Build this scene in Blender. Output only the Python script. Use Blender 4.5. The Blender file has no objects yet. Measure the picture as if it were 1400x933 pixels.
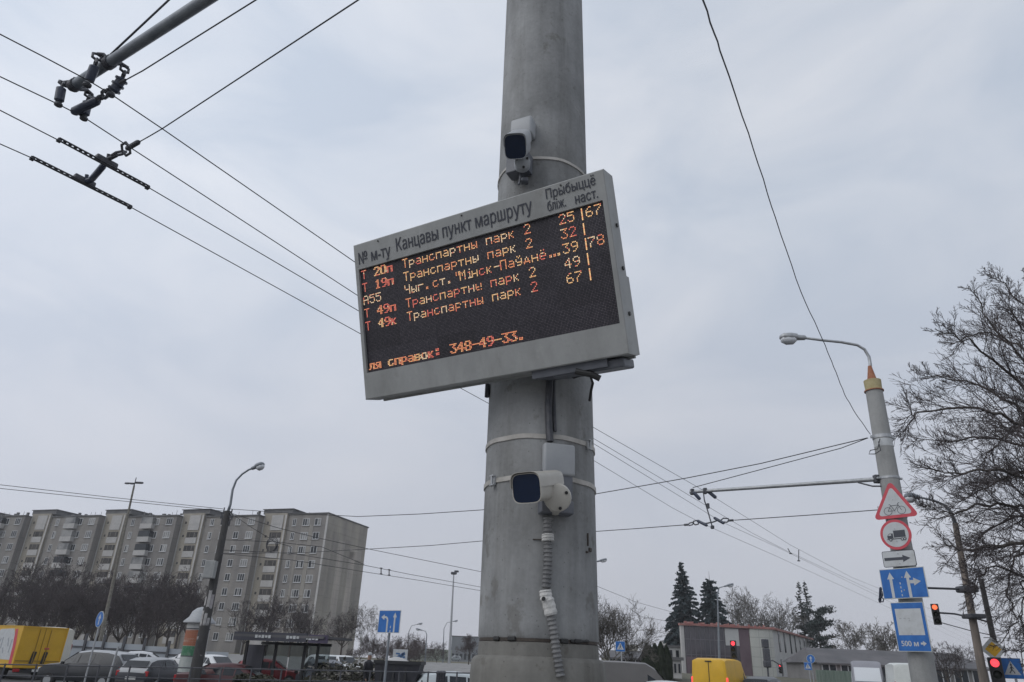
import bpy, bmesh, math, random
from mathutils import Vector, Matrix, geometry
from math import radians, sin, cos, pi, atan2, sqrt

# ---------------------------------------------------------------- camera, sky, sun, exposure
scene = bpy.context.scene
COL = scene.collection
EYE = 1.9
FOC = 960.0                                   # focal length in pixels of a 1400 px wide frame
CX, CY = 700.0, 466.5
_U = Vector((86.0, 2096.5, -FOC)).normalized()       # world up seen from the tilted, slightly rolled camera
_F = Vector((0, 0, -1.0)); _Y = (_F - _F.dot(_U) * _U).normalized(); _X = _Y.cross(_U)
ROT = Matrix((_X, _Y, _U))
cam_d = bpy.data.cameras.new('camera'); cam = bpy.data.objects.new('camera', cam_d); COL.objects.link(cam)
cam_d.sensor_width = 36.0; cam_d.lens = FOC / 1400.0 * 36.0
cam_d.clip_start = 0.05; cam_d.clip_end = 5000.0
cam.matrix_world = Matrix.Translation((0, 0, EYE)) @ ROT.to_4x4()
scene.camera = cam

SUN_EL, SUN_AZ = 40.0, 238.0
world = bpy.data.worlds.new('World'); scene.world = world; world.use_nodes = True
nt = world.node_tree; nt.nodes.clear()
def wn(t, **k):
    n = nt.nodes.new(t)
    for a, b in k.items(): setattr(n, a, b)
    return n
out = wn('ShaderNodeOutputWorld'); bg = wn('ShaderNodeBackground'); bg.inputs['Strength'].default_value = 0.1
sky = wn('ShaderNodeTexSky', sky_type='NISHITA', sun_disc=False, sun_elevation=radians(SUN_EL), sun_rotation=radians(SUN_AZ), dust_density=3.0)
tc = wn('ShaderNodeTexCoord'); mp = wn('ShaderNodeMapping'); mp.inputs['Scale'].default_value = (1.0, 1.0, 2.2)
mp.inputs['Location'].default_value = (0.9, 0.35, 0.2)
n1 = wn('ShaderNodeTexNoise'); n1.inputs['Scale'].default_value = 3.2; n1.inputs['Detail'].default_value = 5; n1.inputs['Roughness'].default_value = 0.5; n1.inputs['Distortion'].default_value = 0.5
ramp = wn('ShaderNodeValToRGB')
ramp.color_ramp.elements[0].position = 0.34; ramp.color_ramp.elements[0].color = (5.45, 6.10, 7.15, 1)
ramp.color_ramp.elements[1].position = 0.66; ramp.color_ramp.elements[1].color = (7.15, 7.50, 8.2, 1)
sep = wn('ShaderNodeSeparateXYZ')
hz = wn('ShaderNodeMapRange'); hz.inputs['From Min'].default_value = 0.0; hz.inputs['From Max'].default_value = 0.55
hz.inputs['To Min'].default_value = 0.0; hz.inputs['To Max'].default_value = 1.0
mixh = wn('ShaderNodeMixRGB'); mixh.inputs['Color1'].default_value = (5.25, 5.42, 6.08, 1)       # murkier, greyer cloud low down
mixs = wn('ShaderNodeMixRGB'); mixs.inputs['Fac'].default_value = 0.94
L = nt.links.new
L(tc.outputs['Generated'], mp.inputs['Vector']); L(mp.outputs['Vector'], n1.inputs['Vector']); L(n1.outputs['Fac'], ramp.inputs['Fac'])
L(tc.outputs['Generated'], sep.inputs['Vector']); L(sep.outputs['Z'], hz.inputs['Value']); L(hz.outputs['Result'], mixh.inputs['Fac'])
L(ramp.outputs['Color'], mixh.inputs['Color2']); L(sky.outputs['Color'], mixs.inputs['Color1']); 
# the cloud is thinner, so brighter, on the side where the sun stands behind it
geo = wn('ShaderNodeVectorMath', operation='DOT_PRODUCT'); geo.inputs[1].default_value = (-0.88, 0.02, 0.42)
lob = wn('ShaderNodeMapRange', interpolation_type='SMOOTHSTEP'); lob.inputs['From Min'].default_value = -0.05; lob.inputs['From Max'].default_value = 1.0; lob.inputs['To Min'].default_value = 0.97; lob.inputs['To Max'].default_value = 1.22
glow = wn('ShaderNodeMixRGB', blend_type='MULTIPLY'); glow.inputs['Fac'].default_value = 1.0
L(tc.outputs['Generated'], geo.inputs[0]); L(geo.outputs['Value'], lob.inputs['Value']); L(mixh.outputs['Color'], glow.inputs['Color1']); L(lob.outputs['Result'], glow.inputs['Color2'])
L(glow.outputs['Color'], mixs.inputs['Color2'])
L(mixs.outputs['Color'], bg.inputs['Color']); L(bg.outputs['Background'], out.inputs['Surface'])

sun_d = bpy.data.lights.new('sun', 'SUN'); sun_d.energy = 0.8; sun_d.angle = radians(45); sun_d.color = (1.0, 0.985, 0.965)
sun = bpy.data.objects.new('sun', sun_d); COL.objects.link(sun)
_saz = radians(SUN_AZ)
_sd = Vector((sin(_saz) * cos(radians(SUN_EL)), cos(_saz) * cos(radians(SUN_EL)), sin(radians(SUN_EL))))
sun.rotation_euler = (-_sd).to_track_quat('-Z', 'Y').to_euler()
sun.location = (0, 0, 60)
vs = scene.view_settings; vs.view_transform = 'Standard'; vs.look = 'None'; vs.exposure = 0.0; vs.gamma = 1.0; vs.use_curve_mapping = False

# ---------------------------------------------------------------- helpers
def ray(px, py): return ROT @ Vector((px - CX, -(py - CY), -FOC))
def P(px, py, Y=None, z=None):
    """the point at distance Y in front of (or at height z above) the viewer in the direction of a photograph pixel"""
    d = ray(px, py)
    t = Y / d.y if Y is not None else (z - EYE) / d.z
    return Vector((0, 0, EYE)) + d * t

class MB:
    def __init__(s): s.v = []; s.f = []; s.m = []
    def add(s, vs, fs, mi=0):
        o = len(s.v); s.v += [tuple(v) for v in vs]
        for f in fs: s.f.append(tuple(i + o for i in f)); s.m.append(mi)
    def box(s, c, d, rz=0.0, mi=0, rot=None):
        x, y, z = d[0] / 2, d[1] / 2, d[2] / 2
        R = rot if rot is not None else Matrix.Rotation(rz, 3, 'Z')
        c = Vector(c)
        vs = [c + R @ Vector(p) for p in ((-x, -y, -z), (x, -y, -z), (x, y, -z), (-x, y, -z), (-x, -y, z), (x, -y, z), (x, y, z), (-x, y, z))]
        s.add(vs, [(0, 3, 2, 1), (4, 5, 6, 7), (0, 1, 5, 4), (1, 2, 6, 5), (2, 3, 7, 6), (3, 0, 4, 7)], mi)
    def rbox(s, c, d, r, rz=0.0, mi=0, rot=None, seg=2):
        bm = bmesh.new(); bmesh.ops.create_cube(bm, size=1.0)
        for v in bm.verts: v.co = Vector((v.co.x * d[0], v.co.y * d[1], v.co.z * d[2]))
        bmesh.ops.bevel(bm, geom=bm.edges[:], offset=r, segments=seg, profile=0.5, affect='EDGES')
        R = rot if rot is not None else Matrix.Rotation(rz, 3, 'Z'); c = Vector(c)
        bm.verts.ensure_lookup_table(); bm.verts.index_update()
        s.add([c + R @ v.co for v in bm.verts], [[v.index for v in f.verts] for f in bm.faces], mi); bm.free()
    def tube(s, pts, rads, n=8, mi=0, caps=True):
        pts = [Vector(p) for p in pts]
        if not hasattr(rads, '__len__'): rads = [rads] * len(pts)
        vs = []; a = None
        for i, p in enumerate(pts):
            t = (pts[min(i + 1, len(pts) - 1)] - pts[max(i - 1, 0)])
            t = t.normalized() if t.length > 1e-9 else Vector((0, 0, 1))
            if a is None: a = t.orthogonal().normalized()
            else:
                a = a - a.dot(t) * t
                a = a.normalized() if a.length > 1e-6 else t.orthogonal().normalized()
            b = t.cross(a)
            for k in range(n):
                an = 2 * pi * k / n; vs.append(p + (a * cos(an) + b * sin(an)) * rads[i])
        fs = []
        for i in range(len(pts) - 1):
            for k in range(n):
                k2 = (k + 1) % n
                fs.append((i * n + k, i * n + k2, (i + 1) * n + k2, (i + 1) * n + k))
        if caps:
            fs.append(tuple(reversed(range(n)))); fs.append(tuple((len(pts) - 1) * n + k for k in range(n)))
        s.add(vs, fs, mi)
    def lathe(s, prof, c=(0, 0, 0), n=32, mi=0, rot=None):
        c = Vector(c); vs = []; fs = []
        for r, z in prof:
            for k in range(n):
                a = 2 * pi * k / n; q = Vector((r * cos(a), r * sin(a), z))
                vs.append(c + (rot @ q if rot is not None else q))
        for i in range(len(prof) - 1):
            for k in range(n):
                k2 = (k + 1) % n; fs.append((i * n + k, i * n + k2, (i + 1) * n + k2, (i + 1) * n + k))
        fs.append(tuple(reversed(range(n)))); fs.append(tuple((len(prof) - 1) * n + k for k in range(n)))
        s.add(vs, fs, mi)
    def poly(s, pts, o, u, v, t=0.0, mi=0, n=None):
        """flat outline in the plane (o; u, v); with t it is a plate whose front is o and whose back is t behind"""
        o, u, v = Vector(o), Vector(u), Vector(v); nn = u.cross(v).normalized()
        front = [o + u * a + v * b for a, b in pts]; k = len(pts)
        if t == 0: s.add(front, [tuple(range(k))], mi); return
        back = [p - nn * t for p in front]
        s.add(front + back, [tuple(range(k)), tuple(reversed(range(k, 2 * k)))] + [(i, i + k, (i + 1) % k + k, (i + 1) % k) for i in range(k)], mi)
    def xf(s, M):
        s.v = [tuple(M @ Vector(v)) for v in s.v]; return s
    def build(s, name, mats, parent=None, world=False, smooth=False, origin=None):
        me = bpy.data.meshes.new(name)
        vs = s.v; loc = Vector((0, 0, 0))
        if parent is not None and world:
            Mi = parent.matrix_basis.inverted(); vs = [tuple(Mi @ Vector(v)) for v in vs]
        elif parent is None:
            loc = Vector(origin) if origin is not None else Vector(vs[0])
            vs = [tuple(Vector(v) - loc) for v in vs]
        me.from_pydata(vs, [], s.f)
        if not isinstance(mats, (list, tuple)): mats = [mats]
        for m_ in mats: me.materials.append(m_)
        me.polygons.foreach_set('material_index', s.m)
        if smooth: me.polygons.foreach_set('use_smooth', [True] * len(s.f))
        me.validate(); me.update()
        o = bpy.data.objects.new(name, me); COL.objects.link(o); o.location = loc
        if parent is not None: o.parent = parent
        return o

def smooth_by_angle(o, deg=35):
    me = o.data; me.polygons.foreach_set('use_smooth', [True] * len(me.polygons))
    try: me.set_sharp_from_angle(angle=radians(deg))
    except Exception: pass
    return o
def tag(o, label, cat, group=None, kind=None):
    o['label'] = label
    if cat: o['category'] = cat
    if group: o['group'] = group
    if kind: o['kind'] = kind
    return o
def thing(name, label, cat, loc, rz=0.0, group=None):
    o = bpy.data.objects.new(name, None); COL.objects.link(o); o.empty_display_size = 0.2
    o.location = loc; o.rotation_euler = (0, 0, rz)
    o.matrix_basis = Matrix.Translation(Vector(loc)) @ Matrix.Rotation(rz, 4, 'Z')
    return tag(o, label, cat, group)
def structure(o, label=None):
    o['kind'] = 'structure'
    if label: o['label'] = label
    return o
def copy_tree(o, parent=None):
    c = o.copy(); COL.objects.link(c); c.parent = parent
    for ch in list(o.children): copy_tree(ch, c)
    return c

# ---------------------------------------------------------------- materials
def mat(name, col, rough=0.7, metal=0.0, col2=None, scale=6.0, detail=5.0, bump=0.0, bscale=None, stretch=(1, 1, 1), lo=0.35, hi=0.65, spec=0.5, rvar=0.0):
    m = bpy.data.materials.new(name); m.use_nodes = True; t = m.node_tree; b = t.nodes['Principled BSDF']
    b.inputs['Base Color'].default_value = (*col, 1); b.inputs['Roughness'].default_value = rough; b.inputs['Metallic'].default_value = metal
    b.inputs['Specular IOR Level'].default_value = spec
    if col2 is not None or bump:
        tcn = t.nodes.new('ShaderNodeTexCoord'); mpn = t.nodes.new('ShaderNodeMapping'); mpn.inputs['Scale'].default_value = stretch
        t.links.new(tcn.outputs['Object'], mpn.inputs['Vector'])
        nz = t.nodes.new('ShaderNodeTexNoise'); nz.inputs['Scale'].default_value = scale; nz.inputs['Detail'].default_value = detail; nz.inputs['Roughness'].default_value = 0.6
        t.links.new(mpn.outputs['Vector'], nz.inputs['Vector'])
    if col2 is not None:
        r = t.nodes.new('ShaderNodeValToRGB'); r.color_ramp.elements[0].position = lo; r.color_ramp.elements[1].position = hi
        r.color_ramp.elements[0].color = (*col, 1); r.color_ramp.elements[1].color = (*col2, 1)
        t.links.new(nz.outputs['Fac'], r.inputs['Fac']); t.links.new(r.outputs['Color'], b.inputs['Base Color'])
    if bump:
        nb = t.nodes.new('ShaderNodeTexNoise'); nb.inputs['Scale'].default_value = bscale or scale * 4; nb.inputs['Detail'].default_value = 6
        t.links.new(mpn.outputs['Vector'], nb.inputs['Vector'])
        bp = t.nodes.new('ShaderNodeBump'); bp.inputs['Strength'].default_value = bump; bp.inputs['Distance'].default_value = 0.01
        t.links.new(nb.outputs['Fac'], bp.inputs['Height']); t.links.new(bp.outputs['Normal'], b.inputs['Normal'])
    return m
def emat(name, col, strength, base=(0.05, 0.02, 0.02)):
    m = bpy.data.materials.new(name); m.use_nodes = True; b = m.node_tree.nodes['Principled BSDF']
    b.inputs['Base Color'].default_value = (*base, 1); b.inputs['Roughness'].default_value = 0.4
    b.inputs['Emission Color'].default_value = (*col, 1); b.inputs['Emission Strength'].default_value = strength
    return m
def pole_concrete(name, dark, light, s=1.0, grime=0.0, pits=1.0):
    """cast concrete: broad patches, fine grain, vertical weather streaks, small air holes"""
    m = bpy.data.materials.new(name); m.use_nodes = True; t = m.node_tree; b = t.nodes['Principled BSDF']; b.inputs['Roughness'].default_value = 0.9
    N = t.nodes.new; Lk = t.links.new
    tcn = N('ShaderNodeTexCoord')
    def noise(sc, det, stretch):
        mp_ = N('ShaderNodeMapping'); mp_.inputs['Scale'].default_value = stretch; Lk(tcn.outputs['Object'], mp_.inputs['Vector'])
        q = N('ShaderNodeTexNoise'); q.inputs['Scale'].default_value = sc; q.inputs['Detail'].default_value = det; q.inputs['Roughness'].default_value = 0.62
        Lk(mp_.outputs['Vector'], q.inputs['Vector']); return q.outputs['Fac']
    def math_(op, a, bb):
        q = N('ShaderNodeMath'); q.operation = op
        for i, w in enumerate((a, bb)):
            if isinstance(w, (int, float)): q.inputs[i].default_value = w
            else: Lk(w, q.inputs[i])
        return q.outputs[0]
    broad = noise(2.6 * s, 5, (1, 1, 0.7)); streak = noise(9.0 * s, 4, (1, 1, 0.07)); grain = noise(70 * s, 4, (1, 1, 1)); blot = noise(7 * s, 6, (1, 1, 1))
    a = math_('ADD', math_('MULTIPLY', broad, 0.42), math_('MULTIPLY', streak, 0.30))
    a = math_('ADD', a, math_('MULTIPLY', blot, 0.20)); a = math_('ADD', a, math_('MULTIPLY', grain, 0.12))
    r = N('ShaderNodeValToRGB'); r.color_ramp.elements[0].position = 0.38; r.color_ramp.elements[0].color = (*dark, 1)
    r.color_ramp.elements[1].position = 0.66; r.color_ramp.elements[1].color = (*light, 1); Lk(a, r.inputs['Fac'])
    vo = N('ShaderNodeTexVoronoi'); vo.inputs['Scale'].default_value = 42 * s; Lk(tcn.outputs['Object'], vo.inputs['Vector'])
    pit = N('ShaderNodeMath'); pit.operation = 'LESS_THAN'; pit.inputs[1].default_value = 0.09; Lk(vo.outputs['Distance'], pit.inputs[0])
    mx = N('ShaderNodeMixRGB'); mx.inputs['Color2'].default_value = (dark[0] * .55, dark[1] * .55, dark[2] * .55, 1)
    Lk(math_('MULTIPLY', pit.outputs[0], 0.55 * pits), mx.inputs['Fac']); Lk(r.outputs['Color'], mx.inputs['Color1'])
    fin = mx.outputs['Color']
    if grime:                                                        # brown-grey soot patches and run marks with ragged edges, and a few pale scrapes
        for sc, st, lo_, hi_, c3, amt in ((2.1, (1, 1, .45), .50, .66, (.60, .59, .57), grime), (6.5, (1.3, 1.3, .05), .54, .68, (.66, .65, .63), grime), (13, (1, 1, .8), .60, .66, (.60, .57, .53), grime * .8), (9, (1, .6, 1), .66, .70, (1.35, 1.33, 1.28), grime * .8)):
            q = noise(sc, 7, st); rr_ = N('ShaderNodeMapRange'); rr_.inputs['From Min'].default_value = lo_; rr_.inputs['From Max'].default_value = hi_; Lk(q, rr_.inputs['Value'])
            m3 = N('ShaderNodeMixRGB'); m3.blend_type = 'MULTIPLY'; m3.inputs['Color2'].default_value = (*c3, 1); Lk(math_('MULTIPLY', rr_.outputs['Result'], amt), m3.inputs['Fac']); Lk(fin, m3.inputs['Color1']); fin = m3.outputs['Color']
    Lk(fin, b.inputs['Base Color'])
    hgt = math_('ADD', math_('MULTIPLY', grain, 0.6), math_('MULTIPLY', blot, 0.8)); hgt = math_('SUBTRACT', hgt, math_('MULTIPLY', pit.outputs[0], 0.4))
    bp = N('ShaderNodeBump'); bp.inputs['Strength'].default_value = 0.35; bp.inputs['Distance'].default_value = 0.006
    Lk(hgt, bp.inputs['Height']); Lk(bp.outputs['Normal'], b.inputs['Normal'])
    return m

M = {}
M['concrete'] = pole_concrete('cast_concrete', (0.15, 0.154, 0.155), (0.352, 0.358, 0.358), 1.0, 0.75)
M['concrete2'] = pole_concrete('old_concrete', (0.22, 0.225, 0.22), (0.38, 0.38, 0.37), 0.4)
M['concrete3'] = pole_concrete('sleeve_concrete', (0.105, 0.103, 0.095), (0.225, 0.22, 0.202), 1.0, 0.8)
M['concrete_dark'] = pole_concrete('dark_concrete', (0.035, 0.034, 0.034), (0.085, 0.082, 0.08), 0.4)
M['brown_post'] = mat('brown_post', (0.13, 0.115, 0.10), 0.9, col2=(0.24, 0.20, 0.17), scale=3, stretch=(3, 3, .4), bump=.2)
M['asphalt'] = mat('asphalt', (0.045, 0.045, 0.047), 0.9, col2=(0.075, 0.075, 0.075), scale=0.6, bump=.3, bscale=40)
M['paving'] = mat('paving', (0.20, 0.195, 0.19), 0.9, col2=(0.27, 0.265, 0.255), scale=1.2, bump=.2, bscale=30)
M['soil'] = mat('soil_ground', (0.075, 0.07, 0.05), 1.0, col2=(0.13, 0.125, 0.085), scale=0.25, bump=.4, bscale=8)
M['turf'] = mat('winter_turf', (0.07, 0.07, 0.032), 1.0, col2=(0.12, 0.105, 0.055), scale=0.8, bump=.5, bscale=20)
M['kerb'] = mat('kerb_stone', (0.33, 0.325, 0.31), 0.85, col2=(0.45, 0.44, 0.42), scale=3)
M['paint'] = mat('road_paint', (0.7, 0.7, 0.68), 0.7)
M['galv'] = mat('galvanised_steel', (0.33, 0.345, 0.355), 0.5, 0.55, col2=(0.45, 0.46, 0.47), scale=14)
M['strap'] = mat('strap_steel', (0.33, 0.315, 0.285), 0.6, 0.1, col2=(0.46, 0.44, 0.41), scale=20)
M['steel_dark'] = mat('dark_steel', (0.06, 0.065, 0.075), 0.55, 0.3, col2=(0.11, 0.11, 0.12), scale=18)
M['arm_steel'] = mat('arm_paint', (0.17, 0.19, 0.215), 0.45, 0.2, col2=(0.24, 0.26, 0.28), scale=9)
M['wire'] = mat('wire_copper_dark', (0.045, 0.047, 0.052), 0.6, 0.2, col2=(0.07, 0.07, 0.075), scale=3)
M['insul'] = mat('insulator_resin', (0.035, 0.045, 0.075), 0.35, col2=(0.055, 0.065, 0.095), scale=20)
M['housing'] = pole_concrete('housing_paint', (0.245, 0.252, 0.248), (0.345, 0.352, 0.346), 1.3, 0.35, 0.0); M['housing'].node_tree.nodes['Principled BSDF'].inputs['Roughness'].default_value = 0.55; M['housing'].node_tree.nodes['Bump'].inputs['Strength'].default_value = 0.06
M['black_ink'] = mat('vinyl_lettering', (0.03, 0.034, 0.05), 0.5)
M['white_plastic'] = mat('white_plastic', (0.30, 0.315, 0.33), 0.45, col2=(0.36, 0.37, 0.38), scale=10)
M['ivory_plastic'] = mat('ivory_plastic', (0.40, 0.38, 0.335), 0.42, col2=(0.47, 0.45, 0.405), scale=10)
M['grey_plastic'] = mat('grey_plastic', (0.27, 0.29, 0.32), 0.5, col2=(0.31, 0.33, 0.36), scale=10)
M['grey_metal'] = mat('bracket_paint', (0.10, 0.108, 0.125), 0.5, 0.1, col2=(0.135, 0.142, 0.16), scale=12)
M['cam_glass'] = mat('camera_glass', (0.006, 0.014, 0.036), 0.14, spec=0.4)
M['screw'] = mat('screw_black', (0.02, 0.02, 0.02), 0.5)
M['hose'] = mat('corrugated_plastic', (0.12, 0.122, 0.125), 0.6, col2=(0.20, 0.20, 0.20), scale=20)
M['tape'] = mat('white_tape', (0.40, 0.40, 0.385), 0.7, col2=(0.60, 0.59, 0.57), scale=40, bump=.5, bscale=60)
M['sign_white'] = mat('sign_white', (0.50, 0.52, 0.53), 0.5, col2=(0.40, 0.41, 0.405), scale=5, lo=.45, hi=.75)
M['sign_red'] = mat('sign_red', (0.50, 0.045, 0.07), 0.45, col2=(0.56, 0.07, 0.09), scale=6)
M['sign_blue'] = mat('sign_blue', (0.010, 0.105, 0.36), 0.45, col2=(0.022, 0.15, 0.46), scale=4)
M['sign_black'] = mat('sign_black', (0.045, 0.05, 0.065), 0.5)
M['sign_edge'] = mat('sign_edge', (0.50, 0.52, 0.48), 0.5)
M['sign_yellow'] = mat('sign_yellow', (0.62, 0.36, 0.02), 0.45)
M['rust'] = mat('rusty_cap', (0.28, 0.10, 0.055), 0.8, col2=(0.36, 0.17, 0.09), scale=12)
M['ochre'] = mat('ochre_cap', (0.36, 0.30, 0.15), 0.8, col2=(0.44, 0.38, 0.22), scale=10)
M['bark'] = mat('bark', (0.045, 0.038, 0.034), 0.95, col2=(0.085, 0.072, 0.062), scale=8, bump=.4)
M['twig'] = mat('twigs', (0.055, 0.046, 0.047), 0.95, col2=(0.095, 0.08, 0.079), scale=4)
M['twig_far'] = mat('twigs_purple', (0.040, 0.032, 0.033), 0.95, col2=(0.075, 0.062, 0.063), scale=1.0)
M['twig_scrub'] = mat('twigs_scrub', (0.072, 0.058, 0.057), 0.95, col2=(0.11, 0.09, 0.088), scale=1.0)
M['twig_light'] = mat('twigs_grey', (0.085, 0.078, 0.07), 0.95, col2=(0.13, 0.12, 0.105), scale=1.0)
M['bark_light'] = mat('bark_grey', (0.14, 0.13, 0.11), 0.95, col2=(0.22, 0.21, 0.18), scale=5)
M['birch'] = mat('birch_bark', (0.42, 0.42, 0.40), 0.9, col2=(0.08, 0.08, 0.08), scale=3, lo=.5, hi=.62, stretch=(1, 1, .5))
M['needle'] = mat('spruce_needles', (0.018, 0.032, 0.038), 0.85, col2=(0.045, 0.066, 0.07), scale=1.4)
M['needle2'] = mat('pine_needles', (0.020, 0.030, 0.030), 0.85, col2=(0.042, 0.056, 0.05), scale=1.4)
M['thuja'] = mat('thuja_leaves', (0.016, 0.024, 0.014), 0.9, col2=(0.036, 0.048, 0.026), scale=1.6)
M['shrub'] = mat('shrub_leaves', (0.04, 0.042, 0.03), 0.95, col2=(0.075, 0.07, 0.05), scale=3)
M['shrub_pale'] = mat('shrub_dry_leaves', (0.20, 0.19, 0.17), 0.95, col2=(0.30, 0.28, 0.26), scale=3)
M['glass_dark'] = mat('window_glass', (0.015, 0.019, 0.024), 0.16, spec=0.38)
M['glass_mid'] = mat('curtain_reflection_glass', (0.10, 0.105, 0.11), 0.25, col2=(0.26, 0.26, 0.255), scale=0.35, lo=.4, hi=.6)  # pale tone for curtains and for reflection painted into the glass colour
M['tyre'] = mat('tyre_rubber', (0.018, 0.018, 0.019), 0.85)
M['rim'] = mat('wheel_rim', (0.35, 0.36, 0.37), 0.35, 0.6)
M['red_lens'] = mat('red_lens', (0.35, 0.015, 0.02), 0.25)
M['lit_red'] = emat('lit_brake_lamp', (1.0, 0.06, 0.05), 1.7)
M['lamp_clear'] = mat('clear_lens', (0.6, 0.62, 0.64), 0.15)
M['plate'] = mat('number_plate', (0.6, 0.6, 0.58), 0.5)
M['trim_black'] = mat('black_trim', (0.02, 0.021, 0.023), 0.6)
M['tl_red'] = emat('lit_signal_red', (1.0, 0.055, 0.075), 1.9)
M['tl_orange'] = emat('lit_signal_orange_red', (1.0, 0.17, 0.07), 1.6)
M['tl_black'] = mat('signal_black', (0.025, 0.026, 0.028), 0.6)
M['tl_lens'] = mat('unlit_lens', (0.03, 0.035, 0.03), 0.25)
M['dark_cloth'] = mat('dark_coat', (0.018, 0.019, 0.024), 0.9, col2=(0.03, 0.03, 0.035), scale=8)
M['skin'] = mat('skin', (0.30, 0.19, 0.14), 0.6)
M['dark_paint'] = mat('dark_bin_paint', (0.02, 0.021, 0.028), 0.6, col2=(0.035, 0.035, 0.042), scale=2)
def paint(name, c, rough=0.42, coat=0.12): 
    m = mat(name, c, rough, 0.0, col2=tuple(min(1, x * 1.12 + .004) for x in c), scale=1.5)
    m.node_tree.nodes['Principled BSDF'].inputs['Coat Weight'].default_value = coat
    return m

def text_into(mb, s, o, u, v, x0, x1, yb, cap, mi=0, bold=0.0):
    """lettering fitted between x0 and x1 on the plane (o; u, v): yb is the baseline, cap the capital height"""
    c = bpy.data.curves.new('lettering', 'FONT'); c.body = s; c.resolution_u = 3; c.fill_mode = 'NONE'
    ob = bpy.data.objects.new('lettering', c); COL.objects.link(ob); bpy.context.view_layer.update()
    me = bpy.data.meshes.new_from_object(ob.evaluated_get(bpy.context.evaluated_depsgraph_get()))
    pts = [Vector(q.co[:2]) for q in me.vertices]
    es = [(min(e.vertices), max(e.vertices)) if abs(e.vertices[0] - e.vertices[1]) == 1 else (max(e.vertices), min(e.vertices)) for e in me.edges]
    res = geometry.delaunay_2d_cdt(pts, es, [], 2, 1e-5); V2, faces = res[0], []
    for f in res[2]:                                                 # keep the triangles inside the letter outlines (winding rule)
        g = sum((V2[i] for i in f), Vector((0, 0))) / len(f); w = 0
        for a, b in es:
            a, b = pts[a], pts[b]
            if (a.y <= g.y) != (b.y <= g.y) and a.x + (g.y - a.y) / (b.y - a.y) * (b.x - a.x) > g.x: w += 1 if b.y > a.y else -1
        if w: faces.append(tuple(f))
    xs = [q.x for q in V2]; a, b = min(xs), max(xs)
    ky = cap / 0.729; kx = (x1 - x0) / (b - a)
    o, u, v = Vector(o), Vector(u), Vector(v)
    nn = u.cross(v)
    for dx, dn in (((0, 0),) if not bold else ((-bold, 0), (bold, .0003), (0, .0006))):
        mb.add([o + nn * dn + u * (x0 + dx + (q.x - a) * kx) + v * (yb + q.y * ky) for q in V2], faces, mi)
    bpy.data.objects.remove(ob); bpy.data.curves.remove(c); bpy.data.meshes.remove(me)
# ================================================================ the near concrete pole
PX, PY = 0.145, 2.42
def pcx(z): return PX - 0.0115 * z
def prad(z): return 0.197 - 0.0030 * z
def on_pole(px, py, off=0.0):
    """the spot on the near pole's surface under a photograph pixel, with the outward direction there"""
    d = ray(px, py); o = Vector((0, 0, EYE)); t = 2.0 / d.y
    for _ in range(40):
        q = o + d * t; cx = pcx(q.z); r = prad(q.z) + off
        t += (math.hypot(q.x - cx, q.y - PY) - r) * 0.8 / math.hypot(d.x, d.y)
    q = o + d * t; n = Vector((q.x - pcx(q.z), q.y - PY, 0)).normalized()
    return q, n
ZG = P(735, 876, Y=PY - 0.19).z          # joint between shaft and foundation sleeve
ZL = P(735, 902, Y=PY - 0.20).z
pole = thing('concrete_pole', 'thick grey concrete pole in the foreground carrying the lit display board', 'pole', (PX, PY, 0))
def round_xc(prof, n=64):
    vs = []; fs = []
    for r, z in prof:
        for k in range(n):
            a = 2 * pi * k / n; vs.append((pcx(z) + r * cos(a), PY + r * sin(a), z))
    for i in range(len(prof) - 1):
        for k in range(n):
            k2 = (k + 1) % n; fs.append((i * n + k, i * n + k2, (i + 1) * n + k2, (i + 1) * n + k))
    fs.append(tuple(reversed(range(n)))); fs.append(tuple((len(prof) - 1) * n + k for k in range(n)))
    return vs, fs
b = MB(); zs = [ZG + 0.006, ZG + 0.012] + [ZG + 0.05 + (9.4 - ZG) * i / 40 for i in range(41)]
random.seed(5)
vs_, fs_ = round_xc([(prad(z) - (0.004 if i == 0 else 0), z) for i, z in enumerate(zs)]); b.add(vs_, fs_)
smooth_by_angle(b.build('shaft', M['concrete'], pole, world=True), 40)
b = MB(); vs_, fs_ = round_xc([(0.30, 0.0), (0.30, 0.35), (0.225, 0.42), (0.212, ZL - 0.045), (0.209, ZL - 0.006), (0.202, ZL + 0.003), (0.1905, ZL + 0.008), (0.189, ZG - 0.006), (0.181, ZG - 0.002)]); b.add(vs_, fs_)
smooth_by_angle(b.build('foundation_sleeve', M['concrete3'], pole, world=True), 40)
b = MB(); vs_, fs_ = round_xc([(0.187, ZG - 0.003), (0.187, ZG + 0.007)]); b.add(vs_, fs_); b.build('joint_gap', M['bark'], pole, world=True)
# chipped rim at the joint and holes in the sleeve
b = MB()
for px in (678, 699, 772, 783, 791, 797, 803):
    q, n = on_pole(px, 873 + 4 * (px > 760), 0.0)
    b.rbox(q - n * 0.002, (random.uniform(.012, .03), 0.008, random.uniform(.006, .014)), 0.003, rz=atan2(n.x, -n.y))
b.build('chipped_edge', M['screw'], pole, world=True)
b = MB()
for px, py, w in ((716, 921, .034), (788, 923, .03), (741, 920, .028)):
    q, n = on_pole(px, py, 0.014); b.rbox(q - n * 0.003, (w, 0.012, 0.014), 0.005, rz=atan2(n.x, -n.y))
b.build('anchor_hole', M['screw'], pole, world=True)
# old fixing: a stub bracket and small bolts high on the right of the base, a knot-like scar
b = MB()
for px, py, w, h in ((803, 738, .004, .04), (806, 752, .014, .012), (802, 755, .01, .006), (735, 738, .03, .003)):
    q, n = on_pole(px, py); b.rbox(q + n * 0.002, (w, 0.006, h), 0.0015, rz=atan2(n.x, -n.y))
b.build('surface_scar', M['bark'], pole, world=True)

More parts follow.
